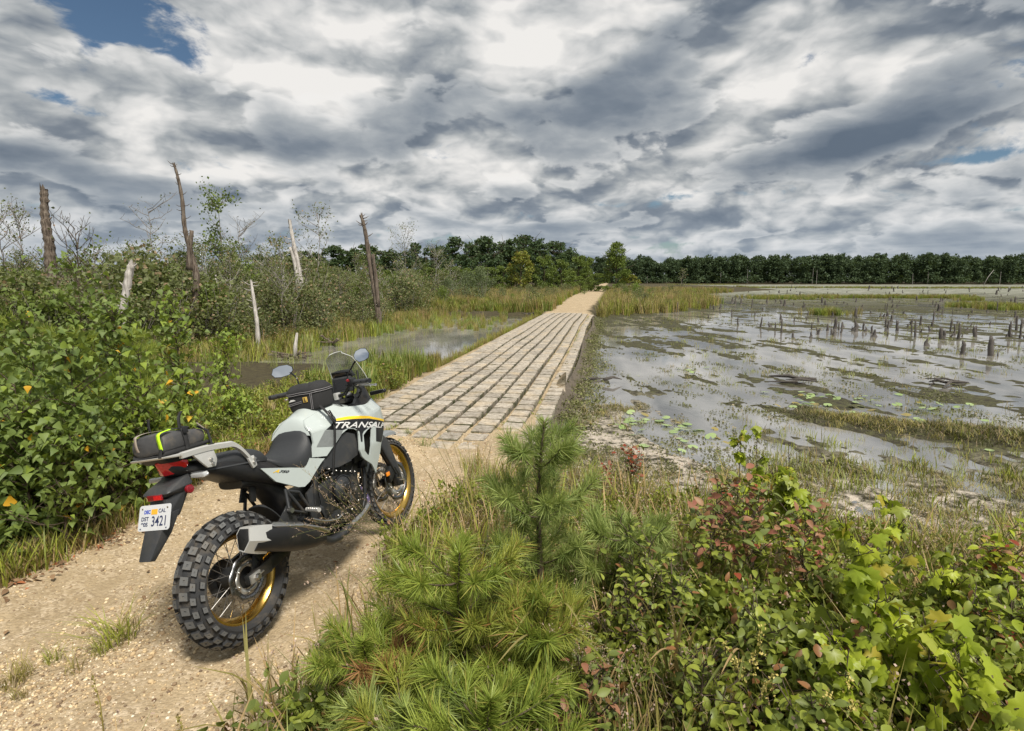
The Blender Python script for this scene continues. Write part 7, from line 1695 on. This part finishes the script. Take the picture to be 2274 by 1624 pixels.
young_pine((.52, 2.95, .0), .62, .40, 2, N_PINE_B, 'blue-green young pine right behind the tallest one', 3, .9, (.2, .1), .10)
young_pine((-.20, 2.35, .0), .74, .46, 3, N_PINE, 'yellowing young pine left of the tallest one, its branches reaching over the track', 4, 1.0, (-.05, .05), .10, N_PINE_Y)
young_pine((-.50, 2.18, .0), .46, .40, 4, N_PINE, 'low spreading pine at the edge of the track with dying red-brown needles', 3, .8, (-.25, .0), .09, N_PINE_R)
young_pine((-.08, 1.78, .0), .50, .42, 5, N_PINE, 'deep green young pine at the bottom edge of the picture', 3, 1.0, (.0, .05), .11)
young_pine((-.34, 1.84, .0), .44, .34, 6, N_PINE_B, 'small green pine at the bottom edge, left of the deep green one', 3, .9, (-.1, 0), .10, N_PINE_Y)
young_pine((.05, 2.18, .0), .62, .30, 7, N_PINE_Y, 'slim golden-yellow pine in front of the tallest young pine', 3, .8, (.15, 0), .10, N_PINE)
young_pine((-5.2, 5.4, .0), 1.75, .70, 8, N_PINE, 'young pine at the left edge of the picture behind the broadleaf thicket', 5, 1.5, (0, 0), .11)
young_pine((-4.2, 5.9, .0), 1.55, .70, 9, N_PINE, 'young pine half hidden behind the broadleaf thicket', 5, 1.2, (0, 0), .11)

# ---- understorey of the near bank
under = [shrub_mesh(720 + i, .40, .21, 120, .046, [L_HUCK, L_HUCKD, L_HUCK, L_HUCKD][i], OVAL)[0] for i in range(4)]
under += [grass_mesh('grass_clump', 470, 26, .42, .12, .006, G_OLIVE, .6), grass_mesh('grass_clump', 471, 26, .46, .12, .006, G_GREEN, .5), grass_mesh('grass_clump', 472, 22, .50, .14, .005, G_TAN, .5, .5, SEED)]
def bankf(x0, x1, y0, y1, lmin=-1.30, dmin=.35, cl=None):
    def f(rs, n):
        x = rs.uniform(x0, x1, n); y = rs.uniform(y0, y1, n); l, s = lat_s(x, y); near, _, _, _ = landmask(x, y)
        m = (l > lmin + .12 * np.sin(s * 3) + (fbm(x * 3, y * 3, 2, 4) - .5) * .35) & (near > dmin)
        if cl is not None: m &= cl(x, y, rs)
        return np.stack([x[m], y[m]], 1)
    return f
strew('bank_undergrowth', 1300, bankf(-1.2, 6.0, 1.0, 4.6, dmin=1.0), under, .45, .9, 40, 'leafy undergrowth covering the near bank', 'undergrowth', [.16, .10, .12, .08, .18, .16, .20])
strew('bank_undergrowth_right', 420, bankf(.7, 4.0, 1.0, 3.0), under[:4], .7, 1.2, 41, 'dense leafy shrubs at the lower right', 'undergrowth', [.34, .30, .2, .16])
tallg = [grass_mesh('tall_grass', 475, 9, .62, .10, .0045, G_TAN, .45, .7, SEED), grass_mesh('tall_grass', 476, 9, .66, .10, .0045, G_OLIVE, .45, .3, G_TAN), grass_mesh('tall_grass', 477, 10, .55, .10, .005, G_GREEN, .6)]
strew('bank_tall_grass', 420, bankf(-1.1, 4.5, 1.3, 5.0, dmin=.9), tallg, .7, 1.15, 48, 'fine tall grass growing through the shrubs of the near bank', 'grass')
strew('bank_dry_grass', 420, bankf(-1.5, 1.8, 1.2, 3.4, lmin=-1.5), [under[6], dryp[0], dryp[1], under[4]], .6, 1.1, 47, 'dry tan and brown grass among the low pines', 'grass')
strew('bank_undergrowth_dark', 420, bankf(-1.1, 3.0, .9, 2.6), under, .6, 1.0, 46, 'shaded undergrowth at the bottom of the picture', 'undergrowth', [.1, .4, .1, .2, .1, .05, .05])
strew('bank_edge_grass', 1000, bankf(-1.6, 6.5, 2.4, 5.8, dmin=.75, lmin=-1.40, cl=lambda x, y, rs: ((landmask(x, y)[0] < 2.2) & (rs.rand(len(x)) < .8)) | (lat_s(x, y)[0] < -.7)), [under[4], under[5], under[6], dryp[0]], .45, .9, 42, 'grasses at the edge of the near bank', 'grass', [.4, .2, .2, .2])
G_TURF = leafmat('turf_brown_green', (.045, .045, .022), (.16, .155, .065), (.22, .17, .10), .25, .7, .15)
mossy = [grass_mesh('marsh_turf', 480, 34, .09, .13, .004, G_TURF, 1.1), grass_mesh('marsh_turf', 481, 30, .11, .13, .004, G_OLIVE, .9), grass_mesh('marsh_turf', 482, 30, .09, .13, .004, G_TURF, 1.0)]
def turf(rs, n):
    x = rs.uniform(.2, 9.5, n); y = rs.uniform(4.0, 10.5, n); near, _, _, _ = landmask(x, y); u = x * .80 + y * .60; v = -x * .60 + y * .80
    c = fbm(v * 1.6, u * .5, 4, 91); m = (near > -1.9) & (near < 1.7) & (lat_s(x, y)[0] > -.5) & (c > .50 - .06 * (near > -.2)); return np.stack([x[m], y[m]], 1)
strew('shore_turf', 5200, turf, mossy, .6, 1.3, 43, 'low matted marsh turf along the muddy shore', 'turf')
def ridge_t(rs, n):
    t = rs.rand(n) * 3; i = np.minimum(t.astype(int), 2); A = np.array([(5.2, 9.6), (6.8, 8.4), (9.5, 7.4), (13, 6.6)]); p = A[i] + (A[i + 1] - A[i]) * (t - i)[:, None] + rs.normal(0, .25, (n, 2)); return p
strew('mud_ridge_turf', 900, ridge_t, mossy, .9, 1.6, 44, 'long ridge of dark turf in the marsh at the right edge', 'turf')

# ---- single shrubs with large leaves
def plant_at(px, py, Y, rad, n, size, mats, protos, label, cat, seed, nb=16, low=.35, hang=.3, name='shrub', wood=BARK, upb=1.0, spread=.03, group=None, gy=None, upd=None):
    rs = np.random.RandomState(seed); x, y, z = PX(px, py, Y); gz = H1(x, y); h = z - gz
    tb, tips = branchy(rs, h, (rs.uniform(-.06, .06), rs.uniform(-.06, .06)), .0065, 2, nb, .9, low, upb, .03, .2, rad / h, 3)
    return leafy(name, label, cat, (x, y, gz), tb, tips, n, size, mats, protos, rs, wood, hang, group, spread=spread, upd=upd)
redmix = [(L_RED, .72), (L_HUCK, .20), (L_CRIMSON, .08)]
def redupd(p, mi, rs):
    top = p[:, 2] > np.percentile(p[:, 2], 45); mi = mi.copy(); low = ~top & (rs.rand(len(p)) < .6); mi[low] = 1; return mi
plant_at(1580, 1098, 3.05, .34, 230, .058, redmix, [OVAL], 'bush with reddening oval leaves in the right foreground, left half', 'shrub', 61, upd=redupd, hang=-.25)
plant_at(1690, 1120, 2.95, .36, 250, .058, redmix, [OVAL], 'bush with reddening oval leaves in the right foreground, in the middle', 'shrub', 62, upd=redupd, hang=-.25)
plant_at(1790, 1165, 2.95, .26, 150, .060, redmix, [OVAL], 'dusky pink-leaved bush just left of the maple saplings', 'shrub', 63, hang=-.2)
plant_at(1668, 1290, 2.55, .12, 24, .055, [(L_CRIMSON, 1.0)], [OVAL], 'few bright crimson leaves low under the reddening bush', 'shrub', 64, nb=6, hang=0)
plant_at(1403, 1008, 4.9, .20, 120, .050, [(L_CRIMSON, .8), (L_RED, .2)], [OVAL], 'small dark crimson shrub beyond the young pines', 'shrub', 65, nb=12, hang=-.5, upb=1.8)
plant_at(1345, 1050, 4.9, .12, 40, .045, [(L_CRIMSON, .7), (L_RED, .3)], [OVAL], 'lower crimson sprig left of the small crimson shrub', 'shrub', 66, nb=8, hang=-.5, upb=1.8)
plant_at(2215, 1235, 2.9, .30, 210, .060, [(L_MAPLE, .75), (L_RED, .15), (L_CRIMSON, .10)], [OVAL], 'yellow-green bush touched with dark red at the right edge of the picture', 'shrub', 67, hang=0)
plant_at(2250, 1330, 2.35, .28, 200, .055, [(L_HUCK, .6), (L_MAPLE, .3), (L_CRIMSON, .10)], [OVAL], 'green bush at the right edge, in front of the yellow-green one', 'shrub', 68, hang=0)
for i, (px, py, Y, lab) in enumerate([(1640, 968, 3.9, 'maple sapling with three leafy shoots, its left shoot'), (1690, 960, 3.9, 'tallest shoot of the maple sapling in front of the mud flat'), (1770, 985, 3.8, 'right shoot of the maple sapling in front of the mud flat'), (1735, 1080, 3.3, 'bushy yellow-green maple behind the reddening bush')]):
    plant_at(px, py, Y, (.10, .10, .10, .26)[i], (60, 70, 60, 170)[i], (.062, .062, .062, .075)[i], [(L_MAPLE, .8), (L_HUCK, .2)], [MAPLE, MAPLE2], lab, 'maple sapling', 70 + i, nb=(10, 12, 10, 16)[i], low=.3, hang=.75, name='maple_sapling', upb=1.6, spread=.012, wood=BARK)
for i, (px, py, Y, r_, n, s_, lab) in enumerate([(1985, 1120, 3.0, .16, 44, .075, 'slender maple sapling with sparse leaves above the mud flat'), (2120, 1260, 2.6, .20, 50, .080, 'maple sapling with a curled top leaf near the right edge'), (1905, 1190, 2.6, .20, 60, .080, 'maple sapling right of the pink-leaved bush'), (1945, 1330, 2.15, .24, 80, .090, 'large-leaved yellow-green maple sapling in the lower right'), (2085, 1400, 2.05, .26, 90, .090, 'maple sapling with broad drooping leaves at the lower right'), (1880, 1440, 1.9, .22, 70, .080, 'low maple sapling among shrubs at the bottom right'), (2180, 1520, 1.85, .24, 70, .085, 'low maple sapling at the bottom right corner')]):
    plant_at(px, py, Y, r_, n, s_, [(L_MAPLE, .75), (L_HUCK, .25)], [MAPLE, MAPLE2], lab, 'maple sapling', 80 + i, nb=12, low=.3, hang=.85, name='maple_sapling', upb=1.1, spread=.015, wood=BARK)
for i, (px, py, Y, r_, n, s_, lab) in enumerate([(1440, 1210, 2.75, .24, 180, .048, 'oval-leaved green shrub right of the tallest young pine'), (1500, 1300, 2.5, .26, 200, .048, 'oval-leaved shrub under the left side of the reddening bush'), (1390, 1330, 2.4, .22, 170, .042, 'small-leaved shrub at the foot of the tallest young pine'), (1690, 1400, 2.2, .26, 180, .055, 'broad-leaved green shrub below the crimson leaves'), (1560, 1470, 2.0, .24, 180, .045, 'green shrub with narrow leaves at the bottom centre-right'), (1800, 1560, 1.85, .24, 170, .048, 'shrub at the bottom edge left of the low maple'), (990, 1150, 4.3, .18, 130, .034, 'small dark-leaved shrub at the edge of the track before the causeway'), (1080, 1130, 4.3, .18, 120, .034, 'small shrub between the track and the tallest young pine'), (1310, 1520, 2.0, .22, 160, .050, 'reddish-green shrub at the bottom centre')]):
    plant_at(px, py, Y, r_, n, s_, [(L_HUCK, .7), (L_HUCKD, .3)] if i != 8 else [(L_HUCKD, .5), (L_RED, .5)], [OVAL], lab, 'shrub', 90 + i, nb=18, low=.2, hang=-.2)

# ---- tall grasses, seed heads
def seed_grass(base, tips, seed, label, droop=.10, w=.0016, heads=True, hm=SEED, hs=1.0, leafn=8):
    rs = np.random.RandomState(seed); o = empty('seed_grass', tuple(base), label=label, cat='grass'); mb = MB(); hb = MB()
    for tp in tips:
        b_ = rs.normal(0, .03, 3) * [1, 1, 0]; tp = np.array(tp) - np.array(base); t = np.linspace(0, 1, 9)[:, None]
        P = b_ + (tp - b_) * t + np.array([0, 0, 1]) * (droop * np.sin(t * math.pi) * np.linalg.norm(tp)); mb.tube(P, np.linspace(w * .8, w * .3, 9), 4, cap=False)
        if heads:
            for k_ in range(11):
                f = .60 + .40 * k_ / 10; q_ = b_ + (tp - b_) * f + np.array([0, 0, droop * math.sin(f * math.pi) * np.linalg.norm(tp)]); d = rand_dirs(1, rs, .3)[0]; ax = (tp - b_) / np.linalg.norm(tp - b_); d = d * .7 + ax; d /= np.linalg.norm(d); L = .075 * hs * rs.uniform(.5, 1.1)
                hb.tube([q_, q_ + d * L * .5 + rs.normal(0, .004, 3), q_ + d * L], [.0008, .0006, .0005], 3, m=0, cap=False)
                m_ = 5; u = rs.uniform(.25, 1, m_)[:, None]; stamp(hb, DIAM, q_ + d * L * u + rs.normal(0, .004, (m_, 3)), rand_dirs(m_, rs, .4), .0065 * hs, rs.uniform(0, 6, m_), 1)
    for i in range(leafn):
        a = rs.uniform(0, 6.28); L = rs.uniform(.25, .5); d = np.array([math.cos(a), math.sin(a), 0]); sd_ = np.array([-d[1], d[0], 0]) * .0035; V = []
        for f in (0, .3, .6, .85): c = d * L * .55 * f ** 1.5 + np.array([0, 0, L * (f - .35 * f * f)]); V += [c - sd_ * (1 - f * .6), c + sd_ * (1 - f * .6)]
        V.append(d * L * .62 + np.array([0, 0, L * .58])); mb.add(V, [(0, 1, 3, 2), (2, 3, 5, 4), (4, 5, 7, 6)], [(6, 7, 8)])
    link('stalks', mb.mesh('stalks', G_RUSH), o)
    if heads: link('seed_heads', hb.mesh('seed_heads', [G_TAN, hm]), o)
    return o
b_ = gp(905, 1275)
seed_grass(b_, [PX(px, py, Y) for px, py, Y in ((668, 1040, 3.1), (706, 1050, 3.1), (735, 1062, 3.15), (700, 1085, 3.1), (760, 1075, 3.2), (722, 1108, 3.1), (780, 1120, 3.2), (800, 1090, 3.2), (842, 1080, 3.2), (760, 1150, 3.15))], 1, 'fine seed-head grass bending across the engine of the motorcycle', .04)
seed_grass(gp(940, 1230), [PX(px, py, Y) for px, py, Y in ((648, 1172, 2.9), (662, 1186, 2.9), (690, 1160, 2.95), (700, 1196, 2.9), (742, 1168, 3.0), (768, 1190, 3.0))], 2, 'low seed-head grass arching towards the exhaust', .10)
seed_grass(gp(1055, 1190), [PX(px, py, Y) for px, py, Y in ((912, 890, 3.9), (962, 930, 3.9), (985, 1002, 3.9), (1000, 960, 4.0), (936, 1000, 3.9), (1040, 985, 4.0), (890, 1060, 3.8))], 3, 'dark seed-head grass standing in front of the causeway', .02, .0026, True, G_TAN, .6)
seed_grass(gp(1340, 1500), [PX(px, py, Y) for px, py, Y in ((1290, 1400, 1.95), (1330, 1440, 1.95), (1310, 1490, 1.9), (1350, 1470, 1.95), (1270, 1450, 1.9), (1215, 1400, 1.95), (1240, 1500, 1.85))], 4, 'white seed-head grass at the bottom centre', .06, .002, True, SEED, .8)
seed_grass(gp(1460, 1560), [PX(px, py, Y) for px, py, Y in ((1500, 1350, 2.0), (1530, 1450, 1.95), (1440, 1240, 2.1), (1570, 1580, 1.8), (1600, 1500, 1.9))], 5, 'thin seed-head grass between shrubs at the bottom right of centre', .06, .002, True, SEED, .7)
seed_grass(gp(1130, 1260), [PX(px, py, Y) for px, py, Y in ((1090, 1080, 3.4), (1130, 1000, 3.6), (1060, 1120, 3.4), (1150, 1060, 3.5))], 6, 'grass stalks left of the tallest young pine', .02, .0024, True, G_TAN, .6)
def sedge(base, tips, seed, label, mat, w=.006, droop=.25):
    rs = np.random.RandomState(seed); o = empty('sedge', tuple(base), label=label, cat='grass'); 
    for tp in tips:
        tp = np.array(tp) - np.array(base); b_ = rs.normal(0, .02, 3) * [1, 1, 0]; t = np.linspace(0, 1, 12)
        P = b_ + (tp - b_) * t[:, None]; P[:, 2] += droop * np.linalg.norm(tp) * np.sin(np.pi * t ** .8); T_ = np.gradient(P, axis=0); sd_ = np.cross(T_, [0, 0, 1]); sd_ /= np.linalg.norm(sd_, axis=1, keepdims=True) + 1e-9
        ww = (w * np.sin(np.pi * (t * .86 + .14)) ** .6)[:, None]; V = np.concatenate([P - sd_ * ww, P + np.array([0, 0, -.0015]), P + sd_ * ww]); i = np.arange(11)
        Q = np.concatenate([np.stack([i, i + 1, 12 + i + 1, 12 + i], 1), np.stack([12 + i, 12 + i + 1, 24 + i + 1, 24 + i], 1)]); link('blade', mesh_np('blade', V, Q, mat, True), o)
    return o
sedge(gp(1210, 1480), [PX(px, py, Y) for px, py, Y in ((1105, 1240, 2.2), (1180, 1350, 2.1), (1135, 1420, 2.0), (1255, 1280, 2.2), (1290, 1390, 2.0), (1060, 1270, 2.2), (1230, 1300, 2.2))], 1, 'arching green sedge in front of the tallest young pine', G_LUSH)
sedge(gp(1500, 1600), [PX(px, py, Y) for px, py, Y in ((1370, 1300, 2.05), (1440, 1470, 1.8), (1560, 1400, 1.9), (1530, 1360, 1.95), (1480, 1330, 2.0), (1420, 1380, 1.95))], 2, 'reddish arching sedge at the bottom centre', G_TAN, .0055)
sedge(gp(1240, 1560), [PX(px, py, Y) for px, py, Y in ((1330, 1320, 2.0), (1190, 1490, 1.85), (1160, 1560, 1.75), (1350, 1480, 1.85), (1100, 1480, 1.8))], 3, 'pale green sedge blades at the bottom edge', G_GREEN)
sedge(gp(960, 1500), [PX(px, py, Y) for px, py, Y in ((820, 1370, 2.1), (880, 1400, 2.1), (1000, 1420, 2.0), (1050, 1380, 2.1))], 4, 'long green blades over the low pines at the bottom', G_LUSH, .005)
sedge(gp(1660, 1580), [PX(px, py, Y) for px, py, Y in ((1600, 1500, 1.8), (1700, 1460, 1.9), (1640, 1520, 1.8), (1560, 1540, 1.8))], 5, 'tan arching blades among the yellow flower spikes', G_TAN, .0055)
# yellow flower spikes
def spikes(base, tips, seed, label):
    rs = np.random.RandomState(seed); o = empty('flower_spike', tuple(base), label=label, cat='flower')
    for tp in tips:
        tp = np.array(tp) - np.array(base); mb = MB(); mb.tube([(0, 0, 0), tp * .5 + rs.normal(0, .01, 3), tp], [.0025, .002, .0015], 4, cap=False)
        link('stalk', mb.mesh('stalk', G_GREEN), o); m_ = 46; u = rs.uniform(.72, 1.02, m_)[:, None]; mb = MB(); stamp(mb, DIAM, tp * u + rs.normal(0, .007, (m_, 3)), rand_dirs(m_, rs, .5), .012, rs.uniform(0, 6, m_)); link('flowers', mb.mesh('flowers', GOLD_FL), o)
spikes(gp(1680, 1600), [PX(px, py, Y) for px, py, Y in ((1608, 1430, 1.95), (1640, 1465, 1.9), (1672, 1450, 1.9), (1690, 1395, 2.0), (1720, 1500, 1.85), (1700, 1520, 1.85))], 1, 'yellow flower spikes at the bottom right of centre')
spikes(gp(1850, 1620), [PX(px, py, Y) for px, py, Y in ((1885, 1500, 1.8), (1840, 1540, 1.75), (1900, 1560, 1.75))], 2, 'yellow flower spikes near the bottom right')
# ---- tufts on the gravel
def tuft(px, py, label, sc, seed, mat=G_GREEN, n=46, dark=None):
    x, y, z = gp(px, py); me = grass_mesh('blades', seed, n, .30, .09, .0035, mat, 1.0); o = empty('grass_tuft', (x, y, z), label=label, cat='grass tuft', group='tufts growing in the gravel'); l = link('blades', me, o); o.scale = (sc * 1.2, sc * 1.2, sc)
tuft(262, 1428, 'largest green tuft on the gravel, left of the rear wheel', .72, 1, G_GREEN, 80); tuft(222, 1452, 'low tuft spreading left of the largest gravel tuft', .42, 2); tuft(288, 1400, 'thin tuft behind the largest gravel tuft', .70, 3, G_OLIVE, 16)
tuft(120, 1468, 'small tuft halfway to the left edge of the gravel', .40, 4); tuft(165, 1490, 'sparse tuft below the small gravel tuft', .45, 5, G_OLIVE, 22); tuft(30, 1520, 'tuft at the left edge of the gravel', .50, 6, G_OLIVE, 60); tuft(55, 1500, 'second tuft at the left edge of the gravel', .40, 7, G_OLIVE, 50); tuft(45, 1550, 'flat tuft nearest the bottom left corner', .32, 8, G_OLIVE)
tuft(945, 990, 'small green tuft at the first stones of the causeway', .6, 9, G_LUSH, 30); tuft(905, 965, 'tuft between the front wheel and the causeway', .4, 10, G_LUSH)
for i, (p0, p1, lab) in enumerate([((232, 1640), (205, 1498), 'single dark sprout rising from the bottom left'), ((408, 1650), (394, 1588), 'short single sprout at the bottom edge')]):
    b_ = gp(*p0); tp = PX(p1[0], p1[1], b_[1] + .05); o = empty('sprout', b_, label=lab, cat='grass'); mb = MB(); P = np.array([(0, 0, 0), (np.array(tp) - b_) * .55 + [.01, 0, 0], np.array(tp) - b_]); mb.tube(P, [.003, .0025, .001], 5); link('stalk', mb.mesh('stalk', G_OLIVE), o); mb = MB(); u = np.linspace(.2, 1, 26)[:, None]; stamp(mb, DIAM, P[2] * u, rand_dirs(26, rs, 1.2), .016, rs.uniform(0, 6, 26)); link('bracts', mb.mesh('bracts', G_OLIVE), o)
# tufts between the blocks
def joints(rs, n):
    s = rs.uniform(6.4, 33, n); j = rs.randint(1, LANES, n); l = L0 + j * LP + rs.normal(0, .012, n); c = fbm(l * 2, s * .6, 2, 5); m = c > .47; x, y = road_xy(l + .05 * np.sin(s * .55 + j * .5), s); return np.stack([x[m], y[m]], 1)
jt = [grass_mesh('joint_grass', 490 + i, 16, .09, .05, .004, [G_GREEN, G_LUSH][i], .9) for i in range(2)]
strew('joint_grass', 1700, joints, jt, .4, 1.1, 45, 'small grass growing in the joints of the causeway', 'grass')
# ---- gravel
def pebble(seed):
    rs = np.random.RandomState(seed); bm = bmesh.new(); bmesh.ops.create_icosphere(bm, subdivisions=1, radius=1)
    for v in bm.verts: v.co = Vector((v.co.x * rs.uniform(.85, 1.15), v.co.y * rs.uniform(.7, 1.0), v.co.z * .55 * rs.uniform(.8, 1.1)))
    me = bm_mesh('pebble', bm, PEB, True); return me
PEB, k, b = new_mat('pebble_stone'); oi = k.n('ShaderNodeObjectInfo')
k.link(k.ramp(oi.outputs['Random'], [(0, (.14, .095, .06)), (.25, (.32, .22, .125)), (.5, (.50, .37, .21)), (.78, (.62, .48, .28)), (1, (.76, .68, .54))]), b.inputs['Base Color']); b.inputs['Roughness'].default_value = .8
pbs = [pebble(i) for i in range(5)]
rs = np.random.RandomState(50); n = 60000
yy = 1.5 + 7.0 * rs.rand(n) ** 1.7; l = rs.uniform(-3.85, -1.25, n); x, y = road_xy(l, yy); c = fbm(x * 1.6, y * 1.2, 3, 7)
rut = np.exp(-((l + 3.2 + .08 * np.sin(yy)) / .26) ** 2) + np.exp(-((l + 1.95 + .08 * np.sin(yy)) / .26) ** 2)
m = rs.rand(n) < (.25 + .75 * sstep(.42, .58, c)) * (1 - .80 * np.clip(rut, 0, 1)); x, y = x[m], y[m]; n = len(x)
sz = np.exp(rs.normal(math.log(.0050), .48, n)); sz = np.clip(sz, .0025, .020)
gz = height(x, y)
scatter('gravel', np.stack([x, y, gz + sz * .15], 1), np.stack([rs.normal(0, .3, n), rs.normal(0, .3, n), rs.uniform(0, 6.28, n)], 1), sz, pbs, kind='stuff', label='loose yellow-brown gravel on the track', cat='gravel')
rs = np.random.RandomState(51)
mb = MB()
for i in range(40):
    l = rs.uniform(-3.8, -1.5); s = rs.uniform(1.9, 6); x, y = road_xy(l, s); stamp(mb, OVAL, np.array([[x, y, H1(x, y) + .012]]), rand_dirs(1, rs) * [1, 1, .15], rs.uniform(.03, .05), [rs.normal(0, .4)])
link('fallen_leaves', mb.mesh('fallen_leaves', LITTER), kind='stuff', label='few fallen leaves on the track', cat='leaf litter')
